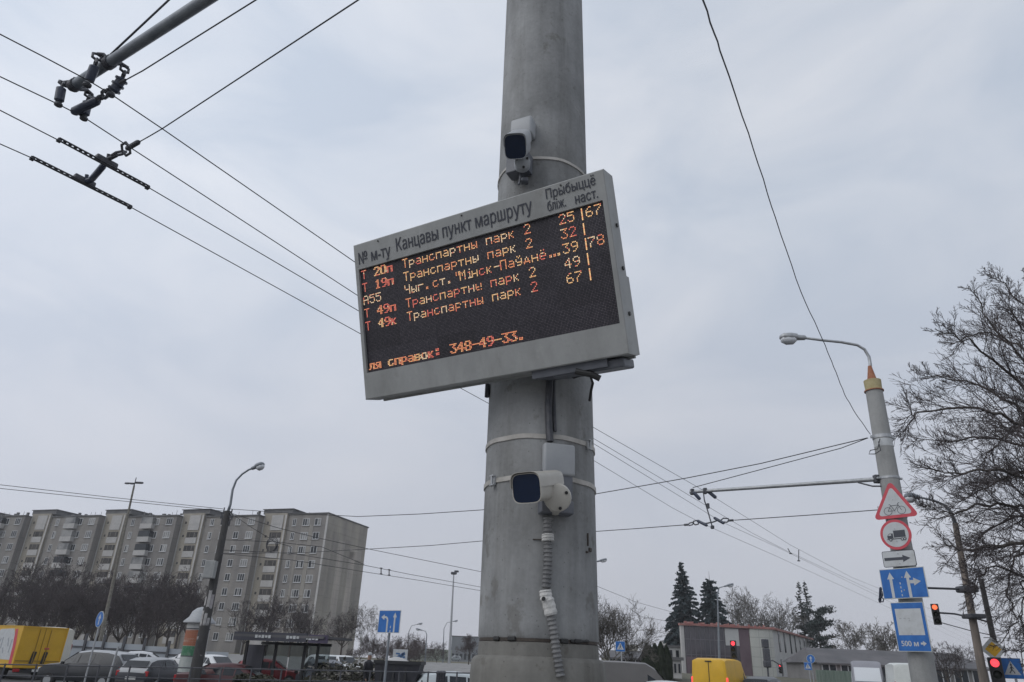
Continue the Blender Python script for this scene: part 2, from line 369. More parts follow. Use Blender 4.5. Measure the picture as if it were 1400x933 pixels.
def strap(px, py, width, buckles, wav=0.0):
    q, n = on_pole(px, py); z0 = q.z; bb = MB(); N = 72; vs = []; fs = []
    for k in range(N):
        a = 2 * pi * k / N; zz = z0 + wav * sin(a * 2 + 1) + 0.0012 * sin(a * 9)
        for dr, dz in ((0.001, -width / 2), (0.0042, -width / 2 + .001), (0.0042, width / 2 - .001), (0.001, width / 2)):
            r = prad(zz) + dr; vs.append((pcx(zz) + r * cos(a), PY + r * sin(a), zz + dz))
    for k in range(N):
        k2 = (k + 1) % N
        for j in range(3): fs.append((k * 4 + j, k2 * 4 + j, k2 * 4 + j + 1, k * 4 + j + 1))
    bb.add(vs, fs); o = bb.build('strap', M['strap'], pole, world=True, smooth=False)
    for bx, by in buckles:
        q, n = on_pole(bx, by, 0.004); rz = atan2(n.x, -n.y)
        kb = MB(); kb.rbox(q + n * .003, (0.016, 0.010, width * 1.7), 0.002, rz=rz); kb.rbox(q + n * .009 + Vector((0, 0, width * .9)), (0.022, 0.012, 0.006), 0.002, rz=rz)
        kb.rbox(q + n * .009 - Vector((0, 0, width * .9)), (0.020, 0.012, 0.006), 0.002, rz=rz); kb.tube([q + n * .01 - Vector((0, 0, width)), q + n * .012 + Vector((0, 0, width))], 0.004, 8)
        kb.build('buckle', M['galv'], o, world=False)
        o.children[-1].data.transform(pole.matrix_basis.inverted())
    return o
strap(746, 216.5, 0.014, [])
strap(746, 596.5, 0.017, [(803.5, 609)], 0.001)
strap(746, 652.5, 0.017, [(676, 658)], -0.001)

# ================================================================ the display board
BC = Vector((-0.132, 2.10, 3.033)); BU = Vector((0.8637, -0.5039, 0.0)).normalized()
_bn = Vector((-0.479, -0.824, -0.302)).normalized(); BN = (_bn - _bn.dot(BU) * BU).normalized(); BV = BN.cross(BU).normalized()
if BV.z < 0: BV = -BV
BW, BH, BT = 1.018, 0.588, 0.080
def bp(u, v, n=0.0): return BC + BU * u + BV * v + BN * n
B3 = Matrix((BU, BN, BV)).transposed()       # local (right, out, up) to world
board = thing('display_board', 'tilted grey timetable board with a dark screen of glowing orange Cyrillic rows', 'display board', bp(0, -BH / 2, -BT / 2))
b = MB()
SU, SV0, SV1 = 0.4925, -0.1975, 0.1955
# front sheet with the screen cut-out, folded edges
def ring(u0, u1, v0, v1, n): return [bp(u0, v0, n), bp(u1, v0, n), bp(u1, v1, n), bp(u0, v1, n)]
o4 = ring(-BW / 2, BW / 2, -BH / 2, BH / 2, -0.002); o4b = ring(-BW / 2 + .003, BW / 2 - .003, -BH / 2 + .003, BH / 2 - .003, 0.0)
i4 = ring(-SU, SU, SV0, SV1, 0.0); i4b = ring(-SU, SU, SV0, SV1, -0.012)
bk = ring(-BW / 2, BW / 2, -BH / 2, BH / 2, -BT)
vs = o4 + o4b + i4 + i4b + bk; fs = []
for k in range(4):
    j = (k + 1) % 4
    fs += [(k, j, 4 + j, 4 + k), (4 + k, 4 + j, 8 + j, 8 + k), (8 + k, 8 + j, 12 + j, 12 + k), (j, k, 16 + k, 16 + j)]
fs.append((19, 18, 17, 16)); b.add(vs, fs)
b.build('housing', M['housing'], board, world=True)
b = MB()                                                            # drip lip along the bottom, rivets, hinge leaf, seam at the right edge
b.box(bp(0.004, -BH / 2 + .002, -BT - .006), (BW - .03, 0.012, 0.016), rot=B3)
b.box(bp(BW / 2 - .006, -.165, -BT - .010), (0.012, 0.022, 0.25), rot=B3)
b.build('rear_flange', M['housing'], board, world=True)
b = MB()
for u, v in ((BW / 2 + .001, -0.165), (BW / 2 + .001, 0.12), (BW / 2 + .001, -0.02)):
    b.tube([bp(u, v, -.05), bp(u + .004, v, -.05)], 0.007, 10)
for u in (-.39, -.02, .36): b.tube([bp(u, BH / 2 - .012, 0), bp(u, BH / 2 - .012, .003)], 0.003, 8)
b.build('screw', M['screw'], board, world=True)

# screen: black louvred module face with rows of unlit diodes
PITCH = 2 * SU / 200
def screen_material():
    m = bpy.data.materials.new('led_module_face'); m.use_nodes = True; t = m.node_tree; pb = t.nodes['Principled BSDF']; N = t.nodes.new; Lk = t.links.new
    uv = N('ShaderNodeUVMap'); sepx = N('ShaderNodeSeparateXYZ'); Lk(uv.outputs['UV'], sepx.inputs[0])
    def mt(op, a, bb=None):
        q = N('ShaderNodeMath'); q.operation = op
        for i, w in enumerate((a, bb)):
            if w is None: continue
            if isinstance(w, (int, float)): q.inputs[i].default_value = w
            else: Lk(w, q.inputs[i])
        return q.outputs[0]
    fx = mt('SUBTRACT', mt('FRACT', mt('MULTIPLY', sepx.outputs['X'], 200.0)), 0.5); fy = mt('SUBTRACT', mt('FRACT', mt('MULTIPLY', sepx.outputs['Y'], 80.0)), 0.5)
    d = mt('SQRT', mt('ADD', mt('MULTIPLY', fx, fx), mt('MULTIPLY', fy, fy)))
    dot = mt('LESS_THAN', d, 0.33)
    # slight differences from one plug-in module to the next and from diode to diode
    cell = N('ShaderNodeTexWhiteNoise'); cell.noise_dimensions = '2D'; cv = N('ShaderNodeCombineXYZ')
    Lk(mt('FLOOR', mt('MULTIPLY', sepx.outputs['X'], 200.0)), cv.inputs[0]); Lk(mt('FLOOR', mt('MULTIPLY', sepx.outputs['Y'], 80.0)), cv.inputs[1]); Lk(cv.outputs[0], cell.inputs['Vector'])
    mod = N('ShaderNodeTexWhiteNoise'); mod.noise_dimensions = '2D'; cm = N('ShaderNodeCombineXYZ')
    Lk(mt('FLOOR', mt('MULTIPLY', sepx.outputs['X'], 6.25)), cm.inputs[0]); Lk(mt('FLOOR', mt('MULTIPLY', sepx.outputs['Y'], 5.0)), cm.inputs[1]); Lk(cm.outputs[0], mod.inputs['Vector'])
    rc = N('ShaderNodeValToRGB'); rc.color_ramp.elements[0].color = (0.060, 0.056, 0.072, 1); rc.color_ramp.elements[1].color = (0.14, 0.125, 0.145, 1)
    Lk(cell.outputs['Value'], rc.inputs['Fac'])
    mx = N('ShaderNodeMixRGB'); mx.inputs['Color1'].default_value = (0.014, 0.012, 0.016, 1); Lk(dot, mx.inputs['Fac']); Lk(rc.outputs['Color'], mx.inputs['Color2'])
    mm = N('ShaderNodeMixRGB'); mm.blend_type = 'MULTIPLY'; mm.inputs['Fac'].default_value = 0.35; Lk(mx.outputs['Color'], mm.inputs['Color1']); Lk(mod.outputs['Value'], mm.inputs['Color2'])
    Lk(mm.outputs['Color'], pb.inputs['Base Color']); pb.inputs['Roughness'].default_value = 0.42; pb.inputs['Specular IOR Level'].default_value = 0.35
    bpn = N('ShaderNodeBump'); bpn.inputs['Strength'].default_value = 0.4; bpn.inputs['Distance'].default_value = 0.001; Lk(dot, bpn.inputs['Height']); Lk(bpn.outputs['Normal'], pb.inputs['Normal'])
    return m
b = MB(); b.add(ring(-SU, SU, SV0, SV1, -0.010), [(0, 1, 2, 3)]); so = b.build('screen', screen_material(), board, world=True)
uvl = so.data.uv_layers.new(name='UVMap')
for li, uv_ in enumerate(((0, 0), (1, 0), (1, 1), (0, 1))): uvl.data[li].uv = uv_

# printed headings above the screen
b = MB()
T_ = lambda s, x0, x1, yb, cap: text_into(b, s, bp(0, 0, 0.0015), BU, BV, x0, x1, yb, cap, 0, 0.0005)
T_('№ м-ту', -0.487, -0.337, 0.2135, 0.046); T_('Канцавы пункт маршруту', -0.309, 0.250, 0.2225, 0.049)
T_('Прыбыццё', 0.305, 0.478, 0.2505, 0.0335); T_('бліж.', 0.305, 0.370, 0.2085, 0.034); T_('наст.', 0.403, 0.480, 0.2065, 0.034)
b.build('heading_lettering', M['black_ink'], board, world=True)

FONT = {
'Т': '11111 00100 00100 00100 00100 00100 00100', 'р': '00000 00000 11110 10001 10001 11110 10000 10000', 'а': '00000 00000 01110 00001 01111 10001 01111',
'н': '00000 00000 10001 10001 11111 10001 10001', 'с': '00000 00000 01110 10000 10000 10001 01110', 'п': '00000 00000 11111 10001 10001 10001 10001',
'т': '00000 00000 11111 00100 00100 00100 00100', 'ы': '00000 00000 10001 10001 11101 10011 11101', 'к': '00000 00000 10010 10100 11000 10100 10010',
'2': '01110 10001 00001 00010 00100 01000 11111', 'Ч': '10001 10001 10001 01111 00001 00001 00001', 'г': '00000 00000 11111 10000 10000 10000 10000',
'.': '00000 00000 00000 00000 00000 01100 01100', '"': '01010 01010 01010 00000 00000 00000 00000', 'М': '10001 11011 10101 10101 10001 10001 10001',
'і': '00100 00000 01100 00100 00100 00100 01110', '-': '00000 00000 00000 11111 00000 00000 00000', 'П': '11111 10001 10001 10001 10001 10001 10001',
'ў': '01010 00100 10001 10001 01111 00001 01110', 'д': '00000 00000 00110 01010 01010 11111 10001', 'ё': '01010 00000 01110 10001 11111 10000 01110',
'0': '01110 10001 10001 10001 10001 10001 01110', '1': '00100 01100 00100 00100 00100 00100 01110', '3': '11111 00010 00100 00010 00001 10001 01110',
'4': '00010 00110 01010 10010 11111 00010 00010', '5': '11111 10000 11110 00001 00001 10001 01110', '6': '00110 01000 10000 11110 10001 10001 01110',
'7': '11111 00001 00010 00100 01000 01000 01000', '8': '01110 10001 10001 01110 10001 10001 01110', '9': '01110 10001 10001 01111 00001 00010 01100',
'А': '01110 10001 10001 11111 10001 10001 10001', 'л': '00000 00000 01111 01001 01001 01001 10001', 'я': '00000 00000 01111 10001 01111 00101 11001',
'в': '00000 00000 11110 10001 11110 10001 11110', 'о': '00000 00000 01110 10001 10001 10001 01110', ':': '00000 01100 01100 00000 01100 01100 00000', ' ': ''}
LEDS = [emat('led_amber', (1.0, 0.60, 0.28), 1.0), emat('led_orange', (1.0, 0.38, 0.18), 0.95), emat('led_red', (0.95, 0.22, 0.16), 0.9), emat('led_pale', (1.0, 0.76, 0.50), 1.0)]
rl = random.Random(11)
NARROW = {' ': 4, '.': 3, '"': 4, 'і': 4, '-': 5}
def led_row(entries, row, name='text_row', step=6.0, mixw=(5, 4, 2, 3), tight=False):
    """entries: (first column, text, bold); row: number of the 10-dot text line from the top"""
    def dot(b, cx, cy, mi):
        u = -SU + (cx + 0.5) * PITCH; v = SV1 - (cy + 0.5) * (SV1 - SV0) / 80; h = PITCH * 0.365; k = h * 0.55
        b.add([bp(u + a, v + c, -0.0078) for a, c in ((h, k), (k, h), (-k, h), (-h, k), (-h, -k), (-k, -h), (k, -h), (h, -k))], [tuple(range(8))], mi)
    for col, txt, bold in entries:
        x = col; b = MB()
        for ch in txt:
            mw = (2, 4, 6, 2) if col < 20 and row < 7 else mixw; base = rl.choices(range(4), mw)[0]
            for r, line in enumerate(FONT[ch].split()):
                for c_, bit in enumerate(line):
                    if bit == '1':
                        for dx in ((0, 1) if bold else (0,)):
                            if rl.random() < 0.004: continue
                            dot(b, round(x) + c_ + dx, row * 10 + 1 + r, base if rl.random() < .7 else rl.choices(range(4), mw)[0])
            x += NARROW.get(ch, 6) if tight else step
        b.build('route_number' if col < 20 and row < 7 else 'arrival_minutes' if col > 150 else 'running_text' if row == 7 else 'destination', LEDS, board, world=True)
stop = 'Транспартны парк 2'
led_row([(1, 'Т', 0), (13, '20п', 1), (40, stop, 0), (168, '25', 0), (187, '67', 0)], 0)
led_row([(1, 'Т', 0), (13, '19п', 1), (40, stop, 0), (168, '32', 0)], 1, mixw=(4, 4, 1, 4))
led_row([(1, 'А55', 0), (40, 'Чыг. ст. "Мінск-Паўднё...', 0), (168, '39', 0), (186, '78', 0)], 2, mixw=(4, 4, 3, 3), tight=True)
led_row([(1, 'Т', 0), (13, '49п', 1), (40, stop, 0), (168, '49', 0)], 3, mixw=(3, 4, 4, 3))
led_row([(1, 'Т', 0), (13, '49к', 1), (40, stop, 0), (168, '67', 0)], 4, mixw=(4, 3, 4, 3))
led_row([(1, 'ля справок: 348-49-33.', 1)], 7, step=6.05, mixw=(4, 6, 4, 1))
b = MB()
for k in range(50):
    if k % 10 in (8, 9): continue
    u = -SU + 184.5 * PITCH; v = SV1 - (k + 1.5) * (SV1 - SV0) / 80; h = PITCH * .42
    b.add([bp(u + a * h, v + c * h, -0.0078) for a, c in ((-1, -1), (1, -1), (1, 1), (-1, 1))], [(0, 1, 2, 3)], k % 4 == 1)
b.build('divider_line', LEDS[:2], board, world=True)
# wall bracket between board and pole, cable gland and cable loop under the right-hand end
b = MB()
for v in (0.18, -0.20):
    b = MB(); q = bp(0.20, v, -BT); b.box((q.x + .02, (q.y + PY - .19) / 2, q.z - .01), (0.30, max(.05, PY - .185 - q.y), 0.045)); b.build('rear_bracket', M['grey_metal'], board, world=True)
b = MB()
b.box(bp(0.30, -BH / 2 - .012, -BT / 2 - .05), (0.26, 0.15, 0.026), rot=B3)
b.rbox(bp(0.36, -BH / 2 - .018, -BT / 2 - .035), (0.24, 0.10, 0.03), .006, rot=B3)
b.build('junction_tray', M['grey_metal'], board, world=True)
b = MB(); g0 = bp(0.30, -BH / 2 - .03, -.085)
b.tube([P(787, 508, Y=2.03), P(808, 512, Y=2.02), P(820.5, 518, Y=2.02)], [0.010, 0.010, 0.010], 10)
b.tube([P(792, 508, Y=2.1), P(807, 514, Y=2.12), P(810.5, 524, Y=2.13), P(808, 535, Y=2.16), P(806, 548, Y=2.2)], 0.0045, 6)
b.tube([P(770, 505, Y=2.1), P(785, 516, Y=2.12), P(799, 510, Y=2.1)], 0.006, 6)
b.build('cable_gland', M['screw'], board, world=True)
b = MB(); q, n = on_pole(668, 534, 0.004); b.rbox(q + Vector((-.004, 0, 0)), (.014, .03, .05), .004); b.tube([q + Vector((-.008, -.01, -.03)), q + Vector((-.008, -.01, .045))], .005, 8)
b.build('clamp_bolt', M['steel_dark'], board, world=True)

# ================================================================ two bullet cameras and the hose on the pole
def se_ring(c, r, u, w, h, n=32, e=4.2):
    out_ = []
    for k in range(n):
        a = 2 * pi * k / n; ca, sa = cos(a), sin(a)
        out_.append(c + r * (math.copysign(abs(ca) ** (2 / e), ca) * w / 2) + u * (math.copysign(abs(sa) ** (2 / e), sa) * h / 2))
    return out_
def se_loft(mb, rings, mi=0, cap0=True, cap1=True):
    n = len(rings[0]); vs = [p for r in rings for p in r]; fs = []
    for i in range(len(rings) - 1):
        for k in range(n):
            k2 = (k + 1) % n; fs.append((i * n + k, i * n + k2, (i + 1) * n + k2, (i + 1) * n + k))
    if cap0: fs.append(tuple(reversed(range(n))))
    if cap1: fs.append(tuple((len(rings) - 1) * n + k for k in range(n)))
    mb.add(vs, fs, mi)
def bullet_camera(label, wpx, bpx, w, h, hood, mount, jbox, disc, body_m):
    W, B = P(*wpx[:2], Y=wpx[2]), P(*bpx[:2], Y=bpx[2])
    q0, n0 = on_pole(*mount[:2]); rz = atan2(n0.x, -n0.y)
    t = thing('security_camera', label, 'camera', q0)
    f = (W - B).normalized(); r = f.cross(Vector((0, 0, 1))).normalized(); u = r.cross(f).normalized(); Lg = (W - B).length
    b = MB(); se_loft(b, [se_ring(B + f * Lg * s, r, u, w * k, h * k) for s, k in ((0, .75), (.06, .93), (.14, .97), (.9, .97), (.97, 1), (1.0, 1.0), (1.0, .955), (.985, .945))])
    smooth_by_angle(b.build('body', body_m, t, world=True), 40)
    b = MB(); se_loft(b, [se_ring(B + f * Lg * .992, r, u, w * .965, h * .965), se_ring(B + f * (Lg * .9925), r, u, w * .5, h * .5)], cap0=False); smooth_by_angle(b.build('lens_window', M['cam_glass'], t, world=True), 30)
    # sun shield: curved cover over the top half
    b = MB(); n = 32; rings = []
    for s in (0.05, 0.10, 0.5, 1.0 + hood): rings.append(se_ring(B + f * Lg * s + u * 0.002, r, u, w * (1.05 if s > .06 else 1.0), h * (1.05 if s > .06 else .98), n))
    up = list(range(0, n // 2 + 1)); vs = []; fs = []
    for R_, k in ((rings, 1.0),):
        for rg in R_: vs += [rg[i] for i in up]
    inner = []
    for s in (0.05, 0.10, 0.5, 1.0 + hood): inner += [se_ring(B + f * Lg * s + u * 0.002, r, u, w * 1.022, h * 1.022, n)[i] for i in up]
    m_ = len(up); k0 = len(vs); vs += inner
    for i in range(3):
        for k in range(m_ - 1):
            fs.append((i * m_ + k, i * m_ + k + 1, (i + 1) * m_ + k + 1, (i + 1) * m_ + k)); fs.append((k0 + i * m_ + k + 1, k0 + i * m_ + k, k0 + (i + 1) * m_ + k, k0 + (i + 1) * m_ + k + 1))
        for k in (0, m_ - 1): fs.append((i * m_ + k, (i + 1) * m_ + k, k0 + (i + 1) * m_ + k, k0 + i * m_ + k))
    for i in (0, 3):
        for k in range(m_ - 1): fs.append((i * m_ + k, i * m_ + k + 1, k0 + i * m_ + k + 1, k0 + i * m_ + k))
    b.add(vs, fs); smooth_by_angle(b.build('sun_shield', body_m, t, world=True), 40)
    # mount box on the pole, junction box, swivel
    b = MB(); b.rbox(q0 + n0 * mount[3] / 2, (mount[2], mount[3], mount[4]), 0.004, rz=rz); b.build('mounting_bracket', M['grey_metal'], t, world=True)
    qj, nj = on_pole(*jbox[:2]); b = MB(); b.rbox(qj + nj * jbox[3] / 2, (jbox[2], jbox[3], jbox[4]), 0.009, rz=atan2(nj.x, -nj.y), seg=3)
    jo = smooth_by_angle(b.build('junction_box', M[jbox[5]], t, world=True), 50)
    C = P(*disc[:2], Y=disc[2]); fd = (Vector((0, -.95, -.32)) + r * 0.0).normalized(); rotm = fd.to_track_quat('Z', 'Y').to_matrix()
    b = MB(); R0 = disc[3]; b.lathe([(R0 * .8, -.035), (R0, -.03), (R0, -.004), (R0 * .93, .004), (R0 * .6, .008), (.001, .009)], C, 32, rot=rotm)
    b.tube([C, q0 + n0 * .02], R0 * .55, 16); so_ = smooth_by_angle(b.build('swivel', body_m, t, world=True), 45)
    b = MB()
    for ang in (35, -75, 160): b.tube([C + rotm @ Vector((R0 * .72 * cos(radians(ang)), R0 * .72 * sin(radians(ang)), .0)), C + rotm @ Vector((R0 * .72 * cos(radians(ang)), R0 * .72 * sin(radians(ang)), .0105))], 0.005, 8)
    b.build('screw', M['screw'], t, world=True)
    return t, f, r, u, W, B
tc_, f_, r_, u_, W_, B_ = bullet_camera('upper white bullet camera above the display board, facing the viewer', (704.5, 201, 2.04), (713, 194, 2.20), .081, .089, .02,
    (714.5, 232, .092, .055, .088), (719, 184, .092, .055, .088, 'white_plastic'), (714, 222, 2.13, .031), M['white_plastic'])
b = MB(); q, n = on_pole(711, 244, .03); b.tube([q + Vector((0, 0, .03)), q + Vector((0, 0, -.012)), q + Vector((-.004, .0, -.03))], .005, 8); b.rbox(q + Vector((.018, 0, -.012)), (.028, .03, .02), .006)
b.build('cable_entry', M['grey_metal'], tc_, world=True)
tc_, f_, r_, u_, W_, B_ = bullet_camera('lower ivory bullet camera strapped beneath the display board, turned left', (719.5, 668, 1.985), (754, 664, 2.145), .090, .084, .035,
    (757, 697, .105, .05, .04), (761.5, 631, .106, .032, .104, 'white_plastic'), (762.5, 681, 2.06, .041), M['ivory_plastic'])
b = MB()
for k in range(5): b.box(B_ + f_ * (.055 + k * .0045) + r_ * .0487 + u_ * .012, (.0035, .001, .0035 + .001 * (k % 2)), rot=Matrix((f_, r_, u_)).transposed())
b.build('maker_mark', M['sign_black'], tc_, world=True)
b = MB(); q, n = on_pole(758, 665, .0); b.rbox(q + n * .012, (.11, .02, .09), .004, rz=atan2(n.x, -n.y)); b.build('back_plate', M['grey_metal'], tc_, world=True)

hose = thing('cable_conduit', 'corrugated grey hose bound with white tape running down the near pole', 'conduit', on_pole(748, 715)[0])
def hose_path(pts, off=0.02):
    raw = [on_pole(x, y)[0] + on_pole(x, y)[1] * off for x, y in pts]; out_ = []
    for i in range(len(raw) - 1):
        for k in range(8): out_.append(raw[i].lerp(raw[i + 1], k / 8))
    out_.append(raw[-1]); return out_
def corrugated(pts, r=0.0140, pitch=0.0125):
    path = hose_path(pts); sm = []
    for i in range(len(path)):                                       # relax corners
        a = max(0, i - 4); z = min(len(path) - 1, i + 4); w = path[a:z + 1]; sm.append(sum(w, Vector()) / len(w))
    L_ = [0]
    for i in range(1, len(sm)): L_.append(L_[-1] + (sm[i] - sm[i - 1]).length)
    P_ = []; R_ = []; s = 0; k = 0
    while s <= L_[-1]:
        i = max(j for j in range(len(L_)) if L_[j] <= s); i2 = min(i + 1, len(sm) - 1); d = max(1e-9, L_[i2] - L_[i])
        P_.append(sm[i].lerp(sm[i2], min(1, (s - L_[i]) / d))); R_.append(r * (1.0, 1.04, .80, .78)[k % 4]); k += 1; s += pitch / 4
    return P_, R_
b = MB(); p_, r2 = corrugated([(748, 704), (747.5, 730), (748, 765), (747, 790), (745, 812)]); b.tube(p_, r2, 14); b.build('upper_hose', M['hose'], hose, world=True)
b = MB(); p_, r2 = corrugated([(750, 836), (753.5, 855), (757, 880), (760, 905), (764, 932)], .0135); b.tube(p_, r2, 14); b.build('lower_hose', M['hose'], hose, world=True)
for pts, r0 in (([(747.5, 732), (748, 742)], .019), ([(744.5, 808), (746, 822)], .0185), ([(747, 819), (752, 842)], .019)):
    b = MB(); pp = hose_path(pts); b.tube(pp, [r0 * (1 + .05 * sin(i * 2.1)) * (.93 if i in (0, len(pp) - 1) else 1) for i in range(len(pp))], 14); b.build('tape_wrap', M['tape'], hose, world=True)
b = MB(); q, n = on_pole(743, 819, .036); b.tube([q, q + n * .006], .006, 8); b.build('clip', M['screw'], hose, world=True)
b = MB(); pts = [on_pole(x, y, .012)[0] for x, y in ((752, 500), (751, 530), (750, 560), (751, 590), (752, 604))]; b.tube(pts, .012, 8)
pts = [on_pole(x, y, .006)[0] for x, y in ((757, 500), (757, 540), (758, 575), (759, 590))]; b.tube(pts, .006, 8)
tag(b.build('power_cable', M['steel_dark']), 'dark cable running down the near pole between the board and the lower camera', 'cable')
# ================================================================ overhead line: bracket arm of the near pole and its hangers
WZ = 6.4
def wire(name, label, pts, r, cat='wire', group=None, m='wire', n=5):
    b = MB(); b.tube(pts, r, n); return tag(b.build(name, M[m], smooth=True), label, cat, group)
def sagged(a, b_, sag, k=16):
    return [a.lerp(b_, i / k) - Vector((0, 0, sag * 4 * (i / k) * (1 - i / k))) for i in range(k + 1)]
def contact(pix, ext0=3.0, ext1=60.0, zs=None):
    q = [P(x, y, z=WZ) for x, y in pix]
    d0 = (q[0] - q[1]).normalized(); d1 = (q[-1] - q[-2]).normalized()
    return [q[0] + d0 * ext0] + q + [q[-1] + d1 * ext1]
GW = 'trolleybus contact wires'
wire('contact_wire', 'topmost of the four contact wires crossing behind the display board', contact([(0, 47), (60, 78), (122, 111), (154, 130.5), (220, 175), (480, 355), (812, 585), (962, 671), (1080, 745), (1165, 790), (1200, 804)]), .0058, group=GW)
wire('contact_wire', 'second contact wire from the top, hung from the steel arm end', contact([(0, 105), (80, 143), (116, 161.5), (487, 403), (812, 600), (920, 664), (948, 681), (1030, 730), (1075, 753), (1200, 811)]), .0058, group=GW)
wire('contact_wire', 'third contact wire from the top, carrying the upper perforated bar', contact([(0, 151), (80, 192), (202, 256), (488, 424), (812, 607), (920, 673), (985, 713), (1062, 748), (1200, 815)]), .0058, group=GW)
wire('contact_wire', 'lowest of the four contact wires, carrying the lower perforated bar', contact([(0, 197), (43, 216), (178, 283), (490, 455), (812, 630), (920, 695), (960, 716), (1060, 760), (1200, 824)]), .0058, group=GW)

ARM_T, ARM_R = P(97, 120, z=6.62), Vector((pcx(6.7), PY, 6.72))
arm = thing('bracket_arm', 'grey steel tube arm over the road, end hung with insulators, upper left', 'bracket arm', ARM_R)
b = MB(); ad = (ARM_T - ARM_R).normalized()
b.tube([ARM_R + ad * .15, ARM_R.lerp(ARM_T, .5), ARM_T - ad * .03, ARM_T], [.055, .05, .046, .040], 18); smooth_by_angle(b.build('tube', M['arm_steel'], arm, world=True), 40)
b = MB()
for s in (.06, .60):
    c = ARM_T - ad * s; b.tube([c - ad * .03, c + ad * .03], .058, 18)
    b.rbox(c + Vector((0, 0, .065)), (.05, .05, .03), .006)
b.build('clamp', M['steel_dark'], arm, world=True)
b = MB(); c = ARM_R.lerp(ARM_T, .02); b.tube([c - ad * .04, c + ad * .06], .10, 18); b.build('pole_bracket', M['steel_dark'], arm, world=True)
wire('stay_rod', 'thin stay rod rising from the bracket arm end to the pole top, upper left', [P(150, 76, z=6.74), P(231, 0, z=7.3), Vector((pcx(8.4), PY, 8.55))], .0095, 'rod', m='steel_dark', n=8)

def link_chain(b, a, c, n=3, r=.007):
    for i in range(n):
        p, q = a.lerp(c, i / n), a.lerp(c, (i + 1) / n); d = q - p; s = d.normalized().orthogonal() * d.length * .33
        if i % 2: s = d.normalized().cross(s)
        b.tube([p, p + d * .2 + s, p + d * .8 + s, q, p + d * .8 - s, p + d * .2 - s, p], r, 6)
def hook(b, a, c, up=.10, r=.016):
    m_ = a.lerp(c, .5) + Vector((0, 0, up)); b.tube([a, a.lerp(m_, .75), m_, c.lerp(m_, .6), c], r, 8)
def insulator(b, a, c, r, ribs=0):
    b.tube([a, a.lerp(c, .08), a.lerp(c, .92), c], [r * .6, r, r, r * .7], 12)
    for k in range(ribs):
        m_ = a.lerp(c, .15 + .7 * k / max(1, ribs - 1)); d = (c - a).normalized(); b.tube([m_ - d * .008, m_ + d * .008], r * 1.35, 12)
def hanger(label, arm_px, left, right):
    """a hook either side of the arm and two short insulators drawn down to clips on the wire"""
    a = P(*arm_px, z=6.66); t = thing('wire_hanger', label, 'hanger', a, group='insulated hangers on the bracket arm')
    for (h, i0, i1, ribs) in (left, right):
        hk, p0, p1 = P(*h, z=6.70), P(*i0, z=6.56), P(*i1, z=6.42)
        b = MB(); hook(b, a, hk, .03); hook(b, a + Vector((.03, .03, -.02)), hk + Vector((.02, .02, 0)), .03); link_chain(b, hk, p0, 2, .013); b.build('hook', M['steel_dark'], t, world=True)
        b = MB(); insulator(b, p0, p1, .041, ribs); smooth_by_angle(b.build('insulator', M['insul'], t, world=True), 40)
        b = MB(); d = (p1 - p0).normalized(); b.lathe([(.02, -.02), (.034, -.012), (.036, .006), (.02, .02)], p1 + d * .03, 14); b.build('wire_clip', M['steel_dark'], t, world=True)
hanger('insulated hanger further in along the bracket arm, above the topmost wire', (148, 82), ((133, 74), (130, 90), (121, 112), 0), ((171, 91), (168, 107), (154, 126), 3))
hanger('insulated hanger at the very tip of the bracket arm', (103, 117), ((87, 113), (84, 120), (80.5, 139), 0), ((122, 128), (120, 139), (115.5, 158), 0))
tn = thing('tension_insulator', 'dark resin tension insulator with chain links just below the bracket arm tip', 'insulator', P(120, 143, z=6.45))
b = MB(); insulator(b, P(99.5, 154, z=6.42), P(134.5, 137, z=6.45), .042); smooth_by_angle(b.build('insulator', M['insul'], tn, world=True), 40)
b = MB(); link_chain(b, P(134.5, 136, z=6.45), P(152, 122, z=6.47), 3, .016); link_chain(b, P(108, 156, z=6.42), P(115, 158, z=6.41), 2, .008); b.build('chain', M['steel_dark'], tn, world=True)
b = MB(); insulator(b, P(152, 121, z=6.47), P(172, 109, z=6.50), .014); b.build('thimble', M['steel_dark'], tn, world=True)
wire('span_wire', 'upper span wire from the hanger chain to the near pole, top left', [P(171, 110, z=6.5), P(195, 97, z=6.48), P(350, 0, z=6.45), Vector((pcx(6.45), PY, 6.45))], .006)

def bar(label, x0, x1, pix):
    a, c = P(*x0, z=WZ + .035), P(*x1, z=WZ + .035); t = thing('feeder_bar', label, 'bar', a, group='perforated bars on the contact wires')
    d = (c - a).normalized(); Lg = (c - a).length; R = Matrix((d, Vector((0, 0, 1)).cross(d), Vector((0, 0, 1)))).transposed()
    # two rails with rungs leave the row of holes open
    b = MB(); n = 18
    for s in (-.024, .024): b.box(a + d * Lg / 2 + Vector((0, 0, 1)).cross(d) * s, (Lg, .017, .010), rot=R)
    for k in range(n + 1): b.box(a + d * (Lg * (k / n) * .985 + .008), (Lg / n * .58, .046, .009), rot=R)
    b.build('perforated_plate', M['steel_dark'], t, world=True)
    b = MB()
    for s in (.01, .99): b.rbox(a + d * (Lg * s) - Vector((0, 0, .015)), (.04, .05, .03), .006, rot=R)
    m_ = a + d * Lg * .5; b.rbox(m_ + Vector((0, 0, .03)), (.22, .07, .06), .015, rot=R)
    b.build('clamp', M['steel_dark'], t, world=True)
    return t
bar('upper perforated feeder bar clamped on the third contact wire', (80, 190), (203, 256), None)
bar('lower perforated feeder bar clamped on the lowest contact wire', (43, 215), (179, 283), None)
tn = thing('tension_insulator', 'bent run of dark insulators joining the two perforated bars', 'insulator', P(147, 217, z=6.45))
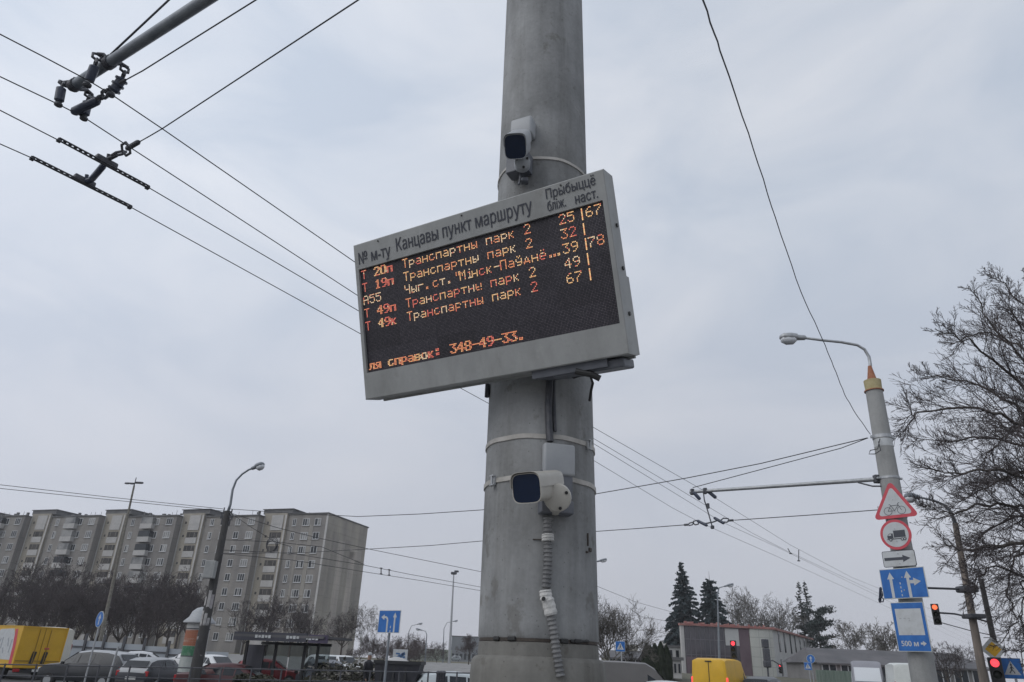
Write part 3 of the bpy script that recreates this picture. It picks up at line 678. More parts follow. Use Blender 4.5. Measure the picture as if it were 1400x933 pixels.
b = MB(); insulator(b, P(125, 246, z=6.46), P(142, 226, z=6.46), .034); insulator(b, P(112, 249, z=6.46), P(127, 246, z=6.46), .03); b.tube([P(118, 247, z=6.46), P(119, 239, z=6.52)], .02, 8)
smooth_by_angle(b.build('insulator', M['insul'], tn, world=True), 40)
b = MB(); insulator(b, P(146, 219, z=6.5), P(160, 212, z=6.5), .022); link_chain(b, P(158, 213, z=6.5), P(177, 201, z=6.5), 2, .014); insulator(b, P(173, 204, z=6.5), P(190, 194, z=6.5), .026)
b.tube([P(148, 218, z=6.5), P(149, 211, z=6.55)], .02, 8); b.build('chain', M['steel_dark'], tn, world=True)
wire('span_wire', 'lower span wire from the perforated bars up to the near pole', [P(189, 195, z=6.5), P(205, 186, z=6.47), P(222, 176, z=6.44), P(490, 0, z=6.2), Vector((pcx(6.0), PY, 5.98))], .006)

# ================================================================ pole with signs on the right
RP0, RP1 = P(1258.5, 900, Y=17.0), P(1192.5, 521, Y=17.0)
rdir = (RP1 - RP0) / (RP1.z - RP0.z)
def rp(z): return RP0 + rdir * (z - RP0.z)
RZT = RP1.z
def rrad(z): return .285 - (z / RZT) * .085
rb = rp(0.0)
rpole = thing('lamp_pole', 'tall tapered concrete pole with ochre cap and road signs, right', 'pole', rb)
b = MB(); prof = [(rrad(z), z) for z in (0, 1.5, 3, 4.5, 6, 7.5, RZT - .28)]
def tapered(bb, prof, n=32, mi=0):
    vs = []; fs = []
    for r, z in prof:
        c = rp(z)
        for k in range(n): vs.append((c.x + r * cos(2 * pi * k / n), c.y + r * sin(2 * pi * k / n), z))
    for i in range(len(prof) - 1):
        for k in range(n): fs.append((i * n + k, i * n + (k + 1) % n, (i + 1) * n + (k + 1) % n, (i + 1) * n + k))
    fs.append(tuple(reversed(range(n)))); fs.append(tuple((len(prof) - 1) * n + k for k in range(n))); bb.add(vs, fs, mi)
tapered(b, prof); smooth_by_angle(b.build('shaft', M['concrete2'], rpole, world=True), 40)
b = MB(); tapered(b, [(.225, RZT - .29), (.225, RZT - .27), (.20, RZT - .26), (.21, RZT)]); smooth_by_angle(b.build('cap', M['ochre'], rpole, world=True), 30)
b = MB(); tapered(b, [(.235, RZT - .30), (.235, RZT - .275)]); tapered(b, [(.12, RZT + .002), (.045, RZT + .42)]); b.build('lamp_socket', M['rust'], rpole, world=True)
RZC = P(1198, 598, Y=17).z; RZA = P(1204, 654, Y=17).z; RZB = P(1215, 690, Y=17).z
for z, h in ((RZC, .09), (RZA, .06), (RZB, .04), (P(1222, 708, Y=17).z, .03)):
    b = MB(); tapered(b, [(rrad(z) + .012, z - h / 2), (rrad(z) + .012, z + h / 2)])
    if h > .05:
        for s in (-1, 1): b.rbox(rp(z) + Vector((s * (rrad(z) + .04), -.02, 0)), (.09, .06, h * .8), .008)
    b.build('clamp_band', M['galv'], rpole, world=True)
b = MB(); tapered(b, [(rrad(RZC) + .004, RZC - .26), (rrad(RZC) + .004, RZC - .07)]); b.build('pale_paint_ring', M['sign_white'], rpole, world=True)
lamp = P(1082, 461, Y=17.0)
b = MB(); neck = rp(RZT + .4)
pts = [neck, P(1190, 500, Y=17), P(1188, 488, Y=17), P(1182, 478, Y=17), P(1172, 472, Y=17), P(1150, 468, Y=17), P(1125, 465.5, Y=17), P(1098, 462, Y=17)]
b.tube(pts, [.045, .042, .04, .038, .037, .036, .035, .035], 10); b.build('lamp_arm', M['galv'], rpole, world=True, smooth=True)
def lamp_head(parent, a, c, s=1.0, m='galv'):
    """cobra-head lantern: housing above, bowl below; a is the arm end, c the tip"""
    f = (c - a).normalized(); r = f.cross(Vector((0, 0, 1))).normalized(); u = r.cross(f); Lg = (c - a).length
    b = MB(); rings = [se_ring(a + f * Lg * k, r, u, w * s, h * s, 16, 2.4) for k, w, h in ((-.02, .09, .09), (.03, .13, .13), (.30, .15, .15), (.36, .27, .19), (.6, .34, .22), (.88, .30, .18), (.98, .16, .10), (1.0, .05, .04))]
    se_loft(b, rings); o = smooth_by_angle(b.build('lamp_head', M[m], parent, world=True), 40)
    b = MB(); rings = [se_ring(a + f * Lg * k - u * .08 * s, r, u, w * s, h * s, 16, 2.2) for k, w, h in ((.38, .16, .10), (.5, .28, .24), (.75, .29, .26), (.93, .2, .14), (.97, .06, .05))]
    se_loft(b, rings); ob = b.build('lamp_glass', M['lamp_clear'], None, smooth=True, origin=(0, 0, 0)); ob.parent = o
    ob.data.transform(parent.matrix_basis.inverted())
    return o
lamp_head(rpole, P(1101, 462, Y=17), P(1066, 461, Y=17))
b = MB(); q = [P(1203, 600, Y=16.8), P(1200, 614, Y=16.75), P(1190, 616, Y=16.7), P(1188, 621, Y=16.7), P(1196, 621, Y=16.7), P(1204, 616, Y=16.75), P(1201, 604, Y=16.8)]
b.tube(q, .012, 6); b.build('cable_loop', M['wire'], rpole, world=True)

A0, A1 = rp(RZA) + Vector((-.2, .1, 0)), P(943, 673, Y=19.6)
arm2 = thing('bracket_arm', 'long grey tube arm reaching left from the pole with road signs', 'bracket arm', A0)
b = MB(); b.tube([A0, A0.lerp(A1, .5), A1], [.055, .05, .045], 14); smooth_by_angle(b.build('tube', M['galv'], arm2, world=True), 40)
b = MB(); b.tube([A0.lerp(A1, .10) - Vector((0, 0, .05)), P(1185, 663, Y=17), P(1193, 665, Y=16.9), P(1205, 665, Y=16.85)], .02, 8); b.rbox(A0 + Vector((-.05, 0, 0)), (.16, .14, .2), .02); b.build('strut', M['steel_dark'], arm2, world=True)
b = MB()
for s in (.985, .91): c = A1.lerp(A0, 1 - s); b.rbox(c, (.10, .14, .16), .02)
b.build('clamp', M['steel_dark'], arm2, world=True)
for lab, a, c in (('left of two slanting insulators under the far arm tip', (948, 673), (957, 683)), ('right of two slanting insulators under the far arm tip', (967, 671), (979, 681))):
    b = MB(); insulator(b, P(*a, Y=19.4), P(*c, Y=19.3), .05); tag(smooth_by_angle(b.build('line_insulator', M['insul']), 40), lab, 'insulator', 'insulators under the far arm')
b = MB(); b.tube([P(964, 673, Y=19.4), P(962, 676, Y=19.35), P(963, 684, Y=19.3), P(968, 700, Y=19.25), P(974, 721, Y=19.2)], .018, 8); b.rbox(P(968, 692, Y=19.25), (.07, .07, .14), .01); b.rbox(P(974, 721, Y=19.2), (.09, .09, .09), .02)
tag(b.build('drop_rod', M['steel_dark']), 'hooked rod dropping from the far arm to the lowest wire', 'rod')
wire('stay_cable', 'pair-side stay cable from the signed pole to its arm tip', [P(947, 667, Y=19.6), P(1060, 637, Y=18.2), P(1150, 613, Y=17.4), P(1187, 599, Y=17)], .011)
q = [(313, 696, 32), (400, 702, 29.5), (490, 706.5, 27.5), (575, 703, 25.6), (658, 697.5, 24), (735, 689, 22.6), (812, 676, 21.4), (870, 666, 20.6), (938, 654, 19.7), (1040, 634, 18.5), (1148, 608, 17.4), (1186, 599, 17)]
wire('span_wire', 'long span wire sagging from the left lamp pole to the signed pole', [P(x, y, Y=Y) for x, y, Y in q], .013)
q = [(303, 757, 31.8), (410, 756, 29.5), (512, 750.5, 27), (590, 746, 25.5), (658, 740, 24), (735, 733.5, 22.6), (812, 727, 21.4), (870, 723, 20.6), (935, 718, 19.7)]
wire('cross_wire', 'lower cross wire passing behind the near pole to the chained insulators', [P(x, y, Y=Y) for x, y, Y in q], .011)
wire('cross_wire', 'lower cross wire from the chained insulators to the signed pole', [P(1004, 711.5, Y=19), P(1100, 705, Y=18), P(1180, 699, Y=17.2), P(1212, 696.5, Y=17)], .011)
tn = thing('tension_insulator', 'row of small ring links and slanting insulators on the lower cross wire', 'insulator', P(970, 713, Y=19.3))
b = MB(); insulator(b, P(935, 718, Y=19.7), P(941, 717.5, Y=19.65), .03); link_chain(b, P(941, 717.5, Y=19.65), P(955, 714, Y=19.5), 2, .018)
b.tube([P(955, 714, Y=19.5), P(965, 716, Y=19.4), P(975, 714, Y=19.3), P(983, 711, Y=19.2)], .02, 8); link_chain(b, P(986, 711, Y=19.2), P(997, 712, Y=19.1), 1, .018); insulator(b, P(995, 712, Y=19.1), P(1003, 711.5, Y=19), .03); b.build('chain', M['steel_dark'], tn, world=True)
b = MB(); insulator(b, P(953, 712, Y=19.5), P(967, 719, Y=19.3), .04); insulator(b, P(976, 708, Y=19.3), P(990, 716, Y=19.1), .04); smooth_by_angle(b.build('insulator', M['insul'], tn, world=True), 40)
pts = []
for i in range(41):
    s = i / 40; x = 961 + (1192 - 961) * s; pts.append((s, x))
K = [(961, 0), (985, 70), (1030, 203), (1060, 298), (1095, 400), (1125, 465), (1140, 502), (1155, 540), (1170, 566), (1190, 594)]
kp = [P(x, y, Y=4.0 + 12.8 * ((y + 20) / 615) ** 1.25) for x, y in K]
k2 = []
for i in range(len(kp) - 1):
    for j in range(5): k2.append(kp[i].lerp(kp[i + 1], j / 5) + Vector((.005 * sin(i * 5 + j * 2.1), 0, .007 * sin((i * 5 + j) * 1.7))))
k2.append(kp[-1]); k2 = [kp[0] + (kp[0] - kp[1]) * .9] + k2
wire('slack_cable', 'single slack cable running down the sky to the signed pole', k2, .0085)

# signs: u to the right, v up, the face turned to the oncoming traffic
def sign_thing(name, label, px, py, rz, Y=17.0, group=None):
    c = P(px, py, Y=Y); t = thing(name, label, 'road sign', c, rz, group); return t
U_, V_ = Vector((1, 0, 0)), Vector((0, 0, 1))
def F(n): return Vector((0, -n, 0))
def rrect(w, h, r, k=5):
    o = []
    for cx, cz, a0 in ((w / 2 - r, -h / 2 + r, -90), (w / 2 - r, h / 2 - r, 0), (-w / 2 + r, h / 2 - r, 90), (-w / 2 + r, -h / 2 + r, 180)):
        for i in range(k + 1): a = radians(a0 + 90 * i / k); o.append((cx + r * cos(a), cz + r * sin(a)))
    return o
def circle(r, n=40, cx=0, cz=0): return [(cx + r * cos(2 * pi * k / n), cz + r * sin(2 * pi * k / n)) for k in range(n)]
def strip(b, pts, w, n, mi):
    for (x0, z0), (x1, z1) in zip(pts[:-1], pts[1:]):
        d = Vector((x1 - x0, z1 - z0)); L_ = max(1e-6, d.length); d /= L_; p = Vector((-d.y, d.x)) * w / 2
        b.poly([(x0 + p.x, z0 + p.y), (x0 - p.x, z0 - p.y), (x1 - p.x, z1 - p.y), (x1 + p.x, z1 + p.y)], F(n), U_, V_, 0, mi)
def arrow(b, tip, tail, w, hw, hl, n, mi):
    t_, q = Vector(tip), Vector(tail); d = (t_ - q).normalized(); p = Vector((-d.y, d.x)); k = t_ - d * hl
    pts = [t_, k + p * hw / 2, k + p * w / 2, q + p * w / 2, q - p * w / 2, k - p * w / 2, k - p * hw / 2]
    b.poly([(a.x, a.y) for a in pts], F(n), U_, V_, 0, mi)
SIGN = [M['sign_white'], M['sign_red'], M['sign_blue'], M['sign_black'], M['sign_edge'], M['galv'], M['sign_yellow']]
RZS = radians(-48)
t = sign_thing('warning_sign', 'red and white triangle sign with a black bicycle, top of the sign stack', 1222, 691, RZS, 16.75)
b = MB()
def tri(s): 
    o = []; 
    for k, a0 in enumerate((90, 210, 330)):
        for j in (-40, -13, 13, 40): a = radians(a0); o.append((s * .52 * cos(a) + s * .075 * cos(a + radians(j * 1.5)), s * .52 * sin(a) + s * .075 * sin(a + radians(j * 1.5))))
    return o
TS = .90
b.poly(tri(TS), F(.0), U_, V_, .012, 1); b.poly(tri(TS * .76), F(.0025), U_, V_, 0, 0)
def bike(b, cx, cz, s, n, mi):
    for wx in (-.16, .16):
        rr = circle(.095 * s, 20, cx + wx * s, cz); rr.append(rr[0]); strip(b, rr, .012 * s, n, mi)
    k = lambda *q: [(cx + x * s, cz + z * s) for x, z in q]
    strip(b, k((-.16, 0), (-.08, .13), (.10, .13), (.0, 0), (-.16, 0)), .014 * s, n, mi); strip(b, k((.0, 0), (-.09, .16), (-.12, .16)), .014 * s, n, mi); strip(b, k((.16, 0), (.09, .17), (.14, .19)), .014 * s, n, mi)
bike(b, 0, -.13, .95, .005, 3)
b.build('face', SIGN, t)
b = MB(); b.box((-.05, .06, 0), (.7, .03, .05)); b.box((0, .06, -.2), (.6, .03, .05)); b.build('back_rail', M['galv'], t)
t = sign_thing('prohibition_sign', 'round red ringed sign showing a black lorry, below the triangle', 1224.5, 731, RZS, 16.72)
b = MB(); b.poly(circle(.345), F(0), U_, V_, .012, 1); b.poly(circle(.285), F(.0025), U_, V_, 0, 0)
b.poly([(-.045, -.07), (.215, -.07), (.215, .09), (-.045, .09)], F(.005), U_, V_, 0, 3)
b.poly([(-.19, -.085), (-.06, -.085), (-.06, .03), (-.14, .03), (-.19, -.02)], F(.005), U_, V_, 0, 3); b.poly([(-.17, -.02), (-.10, -.02), (-.10, .015), (-.14, .015)], F(.0075), U_, V_, 0, 0)
strip(b, [(-.2, -.10), (.225, -.10)], .02, .005, 3)
for wx in (-.125, .13, .185): b.poly(circle(.036, 16, wx, -.115), F(.0075), U_, V_, 0, 3); b.poly(circle(.018, 12, wx, -.115), F(.01), U_, V_, 0, 0)
b.build('face', SIGN, t); b = MB(); b.box((0, .06, .1), (.5, .03, .05)); b.build('back_rail', M['galv'], t)
t = sign_thing('arrow_plate', 'small white plate with a black right arrow, under the round lorry sign', 1229, 764, RZS, 16.72)
b = MB(); b.poly(rrect(.72, .36, .04), F(0), U_, V_, .012, 3); b.poly(rrect(.695, .335, .035), F(.0025), U_, V_, 0, 0); arrow(b, (.255, 0), (-.32, 0), .065, .16, .17, .005, 3)
b.build('face', SIGN, t); b = MB(); b.box((0, .06, 0), (.5, .03, .05)); b.build('back_rail', M['galv'], t)
t = sign_thing('lane_sign', 'blue sign with straight-ahead and straight-or-right white lane arrows', 1235, 797.5, radians(-55), 16.70)
b = MB(); w, h = 1.02, .655; b.poly([(-w / 2, -h / 2), (w / 2, -h / 2), (w / 2, h / 2), (-w / 2, h / 2)], F(0), U_, V_, .012, 4); w -= .03; h -= .03
b.poly([(-w / 2, -h / 2), (w / 2, -h / 2), (w / 2, h / 2), (-w / 2, h / 2)], F(.0025), U_, V_, 0, 2)
arrow(b, (-.27, .25), (-.27, -.31), .065, .16, .15, .005, 0); arrow(b, (.12, .26), (.12, -.31), .065, .16, .15, .0055, 0); arrow(b, (.40, .02), (.155, .02), .07, .17, .16, .006, 0)
for k in range(4): strip(b, [(-.07, -.28 + k * .085), (-.07, -.235 + k * .085)], .022, .005, 0)
b.build('face', SIGN, t); b = MB(); b.box((0, .07, .15), (.8, .03, .05)); b.box((0, .07, -.2), (.8, .03, .05)); b.build('back_rail', M['galv'], t)
t = sign_thing('service_sign', 'tall blue sign with blank white panel and 500 м arrow, lowest on the pole', 1245, 857, radians(-50), 16.68)
b = MB(); w, h = .70, 1.02; b.poly([(-w / 2, -h / 2), (w / 2, -h / 2), (w / 2, h / 2), (-w / 2, h / 2)], F(0), U_, V_, .012, 4); w -= .025; h -= .025
b.poly([(-w / 2, -h / 2), (w / 2, -h / 2), (w / 2, h / 2), (-w / 2, h / 2)], F(.0025), U_, V_, 0, 2)
b.poly([(-.275, -.175), (.275, -.175), (.275, .375), (-.275, .375)], F(.005), U_, V_, 0, 0)
text_into(b, '500 м', F(.005), U_, V_, -.255, .10, -.40, .115, 0, .004); arrow(b, (.27, -.345), (.15, -.345), .04, .11, .07, .005, 0)
for k in range(3): strip(b, [(-.21 + k * .09, .17), (-.16 + k * .09, .17)], .02, .0075, 5)
b.build('face', SIGN, t); b = MB(); b.box((0, .07, .3), (.55, .03, .05)); b.box((0, .07, -.3), (.55, .03, .05)); b.build('back_rail', M['galv'], t)
# ================================================================ ground and roads
def gh(y):
    k = min(1, max(0, (y - 42) / 40)); return 1.5 * k * k * (3 - 2 * k)
b = MB(); ys = [-30, 0, 20, 38, 42, 46, 50, 54, 58, 62, 66, 70, 74, 78, 82, 120, 250, 400]; xs = [-320, -160, -60, 0, 60, 160, 320]
b.add([(x, y, gh(y)) for y in ys for x in xs], [(j * 7 + i, j * 7 + i + 1, (j + 1) * 7 + i + 1, (j + 1) * 7 + i) for j in range(len(ys) - 1) for i in range(6)])
structure(b.build('ground', M['soil'], smooth=True, origin=(0, 0, 0)))
def strip_y(name, m, x0, x1, yl, dz):
    b = MB(); n = len(yl); b.add([(x, y, gh(y) + dz) for y in yl for x in (x0, x1)], [(2 * i, 2 * i + 1, 2 * i + 3, 2 * i + 2) for i in range(n - 1)]); return structure(b.build(name, M[m], smooth=True, origin=(0, 0, 0)))
b = MB(); b.box((0, -2, .07), (60, 12.0, .14)); structure(b.build('pavement', M['paving'], origin=(0, 0, 0)))
strip_y('road', 'asphalt', -180, 180, [4.3, 20, 31.0], .008)
strip_y('parking_lot', 'asphalt', -60, 60, [32.2, 38, 42, 46, 50, 54, 58], .008)
strip_y('side_road', 'paving', -80, 14, [60, 66, 70, 74, 78, 82, 100, 118], .012)
strip_y('verge', 'turf', -110, 30, [119, 140, 165, 190], .014)
strip_y('far_road', 'asphalt', -160, 160, [194, 240, 285], .012)
strip_y('far_verge', 'turf', -220, 80, [290, 330, 395], .012)
b = MB(); b.box((-40, 31.35, .075), (220, .30, .15)); structure(b.build('kerb', M['kerb'], origin=(0, 0, 0)))
b = MB(); b.box((-20, 192, gh(192) + .08), (220, .4, .16)); structure(b.build('far_kerb', M['kerb'], origin=(0, 0, 0)))
b = MB()
for k in range(24): b.box((-70 + k * 6, 17.5, .013), (3.0, .12, .004))
structure(b.build('lane_marking', M['paint'], origin=(0, 0, 0)))

# ================================================================ nine-storey apartment building
def wall_mat(name, a, c, seam, w, h, rough=.9, off=0.0):
    m = bpy.data.materials.new(name); m.use_nodes = True; t = m.node_tree; pb = t.nodes['Principled BSDF']; pb.inputs['Roughness'].default_value = rough; N = t.nodes.new; Lk = t.links.new
    tcn = N('ShaderNodeTexCoord'); sx = N('ShaderNodeSeparateXYZ'); Lk(tcn.outputs['Object'], sx.inputs[0]); ad = N('ShaderNodeMath'); Lk(sx.outputs['X'], ad.inputs[0]); Lk(sx.outputs['Y'], ad.inputs[1])
    cb = N('ShaderNodeCombineXYZ'); Lk(ad.outputs[0], cb.inputs[0]); Lk(sx.outputs['Z'], cb.inputs[1])
    br = N('ShaderNodeTexBrick'); br.offset = off; br.inputs['Scale'].default_value = 1.0; br.inputs['Brick Width'].default_value = w; br.inputs['Row Height'].default_value = h; br.inputs['Mortar Size'].default_value = .035
    br.inputs['Color1'].default_value = (*a, 1); br.inputs['Color2'].default_value = (*c, 1); br.inputs['Mortar'].default_value = (*seam, 1); Lk(cb.outputs[0], br.inputs['Vector'])
    nz = N('ShaderNodeTexNoise'); nz.inputs['Scale'].default_value = .22; nz.inputs['Detail'].default_value = 7; mp_ = N('ShaderNodeMapping'); mp_.inputs['Scale'].default_value = (1.6, 1.6, .5); Lk(tcn.outputs['Object'], mp_.inputs[0]); Lk(mp_.outputs[0], nz.inputs['Vector'])
    r = N('ShaderNodeValToRGB'); r.color_ramp.elements[0].position = .3; r.color_ramp.elements[0].color = (.72, .72, .74, 1); r.color_ramp.elements[1].position = .7; r.color_ramp.elements[1].color = (1.1, 1.09, 1.06, 1); Lk(nz.outputs['Fac'], r.inputs['Fac'])
    mx = N('ShaderNodeMixRGB'); mx.blend_type = 'MULTIPLY'; mx.inputs['Fac'].default_value = 1; Lk(br.outputs['Color'], mx.inputs['Color1']); Lk(r.outputs['Color'], mx.inputs['Color2']); Lk(mx.outputs['Color'], pb.inputs['Base Color']); return m
M['panel'] = wall_mat('panel_wall', (.225, .215, .205), (.25, .236, .222), (.165, .158, .15), 3.2, 2.8)
M['panel_beige'] = wall_mat('panel_wall_beige', (.31, .285, .24), (.33, .302, .255), (.235, .218, .193), 5.5, 2.8)
M['panel_repaint'] = wall_mat('repainted_panel', (.42, .388, .355), (.435, .40, .368), (.32, .30, .275), 3.0, 2.8)
M['panel_end'] = wall_mat('panel_wall_end', (.345, .322, .285), (.36, .336, .30), (.255, .24, .21), 4.6, 2.86)
M['panel_dark'] = wall_mat('panel_wall_dark', (.30, .283, .255), (.31, .293, .265), (.225, .212, .19), 3.2, 2.8)
M['spandrel'] = mat('balcony_panel', (.36, .355, .35), .85, col2=(.44, .43, .42), scale=.6)
M['stripe'] = mat('pale_pilaster', (.40, .395, .385), .85, col2=(.48, .47, .46), scale=.8)
M['roofing'] = mat('roofing_felt', (.10, .10, .105), .9, col2=(.14, .14, .14), scale=.5)
M['pvc'] = mat('window_frame_white', (.52, .53, .54), .6)
M['loggia_shade'] = mat('loggia_interior', (.035, .034, .036), .9, col2=(.07, .065, .06), scale=.5)
AT = 29.0
AC = P(449.5, 702.5, z=AT); ARZ = radians(-19)
apt = thing('apartment_building', 'long nine-storey grey panel apartment building with stepped sections and blank end wall', 'building', (AC.x, AC.y, 1.4), ARZ)
H0 = AT - 1.4; FL = 2.86; ZB = 1.5
rw = random.Random(3)
SEC = [(-15.6, 0.0, 0.0)] + [(-15.6 - 19.8 * (i + 1), -15.6 - 19.8 * i, -2.2 * (i + 1)) for i in range(5)]
windows = []; balc = []
for si, (xa, xb, yo) in enumerate(SEC):
    dpt = 17.0
    b = MB(); hh = H0 - (0.5 if si else 0.0)
    b.box(((xa + xb) / 2, yo + dpt / 2, hh / 2), (xb - xa, dpt, hh)); b.build('wall', M['panel'], apt)
    b = MB(); b.box(((xa + xb) / 2, yo + dpt / 2, hh + .12), (xb - xa + .3, dpt + .5, .24)); b.build('parapet', M['roofing'], apt)
    sx = xa                                     # stair tower at the left of each section
    b = MB(); b.box((sx + 2.9, yo - .25, (H0 + .3) / 2), (5.8, .5, H0 + .3)); b.build('stair_tower', M['panel_beige'], apt)
    b = MB(); b.box((sx + 3.2, yo + 3.0, H0 + .65), (7.4, 6.6, .95)); b.box((sx + 3.2, yo + 3.0, H0 + 1.18), (7.8, 7.0, .14)); b.build('penthouse', M['roofing'], apt)
    b = MB()
    for x in (sx + .1, sx + 5.55): b.box((x, yo - .36, H0 / 2), (.34, .36, H0 - .2))
    b.build('pilaster', M['stripe'], apt)
    for f in range(9):
        z = ZB + f * FL; balc.append((sx + 3.55, yo - .52, z))
    if si == 0: cols = [(-8.1, .9), (-5.2, 1.7), (-2.35, 1.5)]
    else:
        w_ = xb - xa - 6.2; cols = [(sx + 6.2 + w_ * k, c) for k, c in ((.12, .95), (.36, 1.55), (.62, 1.3), (.87, 1.7))]
    for f in range(9):
        z = ZB + f * FL + .85
        for x, w in cols: windows.append((x, yo, z, w))
        if si: pass
b = MB(); b.box((.0, 8.5, H0 / 2), (.012, 16.9, H0 - .1)); b.build('end_wall', M['panel_end'], apt)
b = MB()                                        # repainted vertical bands and damp streaks on the blank end wall
gy = 14.0
for y0, y1, z0, z1 in ((5.4, 7.9, 3.0, H0 - 4.6), (10.4, 12.8, 9.0, H0 - 6.2), (10.4, 15.4, H0 - 7.6, H0 - 5.6), (1.0, 14.5, .2, 4.4)):
    b.box((.012, (y0 + y1) / 2, (z0 + z1) / 2), (.03, y1 - y0, z1 - z0))
b.build('repainted_band', M['panel_repaint'], apt)
b = MB()
for y0, y1, z0, z1 in ((2.6, 5.0, 6, H0 - 3.2), (8.2, 10.2, 5.0, H0 - 4), (13.0, 15.0, 9, H0 - 7.8)): b.box((.008, (y0 + y1) / 2, (z0 + z1) / 2), (.02, y1 - y0, z1 - z0))
b.build('damp_band', M['panel_dark'], apt)
b = MB(); b.box((-.15, .0, H0 / 2), (.42, .10, H0)); b.build('corner_strip', M['stripe'], apt)
b = MB()
for k in range(8): b.box((.02, 8.5, ZB + FL * (k + 1)), (.05, 16.9, .05))
b.build('floor_seam', M['panel_dark'], apt)
# dark drain bands between window columns of the end section
b = MB(); b.box((-3.75, -.012, H0 / 2), (.9, .03, H0 - 4.5)); b.box((-6.6, -.012, H0 / 2 - 2), (.6, .03, H0 - 8)); b.build('drain_streak', M['panel_dark'], apt)
def window_mb(b, x, y, z, w, h=1.45):
    b.box((x, y - .03, z + h / 2), (w, .06, h), mi=0)
    n = 2 if w < 1.6 else 3; pw = (w - .10) / n; gl = 1 if rw.random() < .6 else 2
    for k in range(n):
        b.box((x - w / 2 + .05 + pw * (k + .5), y - .055, z + h / 2), (pw - .10, .03, h - .16), mi=gl if rw.random() < .8 else 3 - gl)
    b.box((x, y - .09, z - .05), (w + .15, .2, .07), mi=0)
MWIN = [M['pvc'], M['glass_dark'], M['glass_mid']]
cx_, cy_ = apt.location.x, apt.location.y
windows.sort(key=lambda q: -q[0])
for q in windows[:96]:
    b = MB(); window_mb(b, *q); b.build('window', MWIN, apt)
b = MB()
for q in windows[96:]: window_mb(b, *q)
o = b.build('window', MWIN, apt); o['kind'] = 'stuff'
for x, y, z in balc:                             # loggia: white front panel under a dark slab, the opening's shade put into its colour
    b = MB(); b.box((x, y - .06, z + .5), (2.9, .14, 1.25)); b.build('balcony', M['spandrel'], apt)
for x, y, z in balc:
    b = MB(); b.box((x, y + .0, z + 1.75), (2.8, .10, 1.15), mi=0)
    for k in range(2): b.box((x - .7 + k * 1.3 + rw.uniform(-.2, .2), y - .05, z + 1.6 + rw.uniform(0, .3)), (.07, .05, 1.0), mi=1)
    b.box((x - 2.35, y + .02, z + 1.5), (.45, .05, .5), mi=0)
    b.build('loggia_shade_slab', [M['loggia_shade'], M['panel_dark']], apt)
for s in SEC:                                    # top panels over the loggias, roof vents, aerials
    b = MB(); b.box((s[0] + 3.55, s[2] - .55, H0 - 1.1), (2.9, .12, 1.9)); b.build('top_panel', M['spandrel'], apt)
b = MB()
for s in SEC:
    for k in range(7):
        x = rw.uniform(s[0] + 7, s[1] - .5); y = rw.uniform(s[2] + .5, s[2] + 5); h = rw.uniform(.3, .8); b.box((x, y, H0 + h / 2), (rw.uniform(.3, .9), .4, h))
    for k in range(4): x = rw.uniform(s[0] + 7, s[1] - .5); b.tube([(x, s[2] + 1, H0), (x, s[2] + 1, H0 + rw.uniform(.5, 1.0))], .04, 4)
b.build('roof_vent', M['roofing'], apt)
# enclosed balconies on the far wings
for s in SEC[2:]:
    for f in range(3, 9):
        b = MB(); x = s[0] + 12.6; z = ZB + f * FL; b.box((x, s[2] - .5, z + .5), (3.2, 1.0, 1.1), mi=0); b.box((x, s[2] - .48, z + 1.75), (3.1, .9, 1.3), mi=1 if rw.random() < .55 else 2)
        b.build('glazed_balcony', [M['spandrel'], M['glass_mid'], M['glass_dark']], apt)

# ================================================================ office with red roof edge, right of the near pole
def wbox(b, p0, p1, z0, z1, t=.1, mi=0, out=0.0):
    """upright slab from p0 to p1 (ground points), its face moved out by out"""
    d = Vector((p1.x - p0.x, p1.y - p0.y, 0)); L_ = d.length; d.normalize(); n = Vector((d.y, -d.x, 0)); c = (p0 + p1) / 2 + n * (out - t / 2)
    b.box((c.x, c.y, (z0 + z1) / 2), (L_, t, z1 - z0), rz=atan2(d.y, d.x), mi=mi)
OT = 7.3; oA, oB, oC = P(931, 852, z=OT), P(1055, 858, z=OT), P(1109, 873, z=OT); oD = oA + (oC - oB) * .9
for v in (oA, oB, oC, oD): v.z = 0
M['tile'] = wall_mat('pale_tile_wall', (.46, .47, .44), (.48, .49, .46), (.33, .34, .32), 1.6, 1.15)
M['render_grey'] = mat('grey_render', (.43, .435, .43), .85, col2=(.49, .49, .48), scale=.4)
M['red_edge'] = mat('red_metal_edge', (.27, .085, .08), .6, col2=(.34, .17, .145), scale=.6)
M['glazing'] = mat('tinted_glazing', (.055, .055, .065), .1, col2=(.085, .075, .085), scale=.4, spec=.6)
M['mullion'] = mat('mullion', (.12, .11, .125), .5)
M['maroon'] = mat('maroon_panel', (.11, .075, .09), .7, col2=(.14, .10, .115), scale=.7)
off = thing('office_building', 'two-storey office with tinted glazing, pale tiled corner and thin red roof edge', 'building', (oA.x, oA.y, 1.4))
def lerp(a, c, k): return a.lerp(c, k)
b = MB(); b.add([(q.x, q.y, z) for z in (1.0, OT - .25) for q in (lerp(oA, oB, .003), lerp(oB, oA, .003), oC, oD)], [(0, 1, 5, 4), (1, 2, 6, 5), (2, 3, 7, 6), (3, 0, 4, 7), (4, 5, 6, 7)]); b.build('wall', M['render_grey'], off, world=True)
b = MB(); wbox(b, lerp(oA, oB, .03), lerp(oA, oB, .72), 1.4, OT - .3, .1, 0, .06); b.build('glazing', M['glazing'], off, world=True)
b = MB()
for k in range(9): q0 = lerp(oA, oB, .035 + .052 * k); wbox(b, q0, q0 + (oB - oA).normalized() * .10, 1.4, OT - .3, .1, 0, .09)
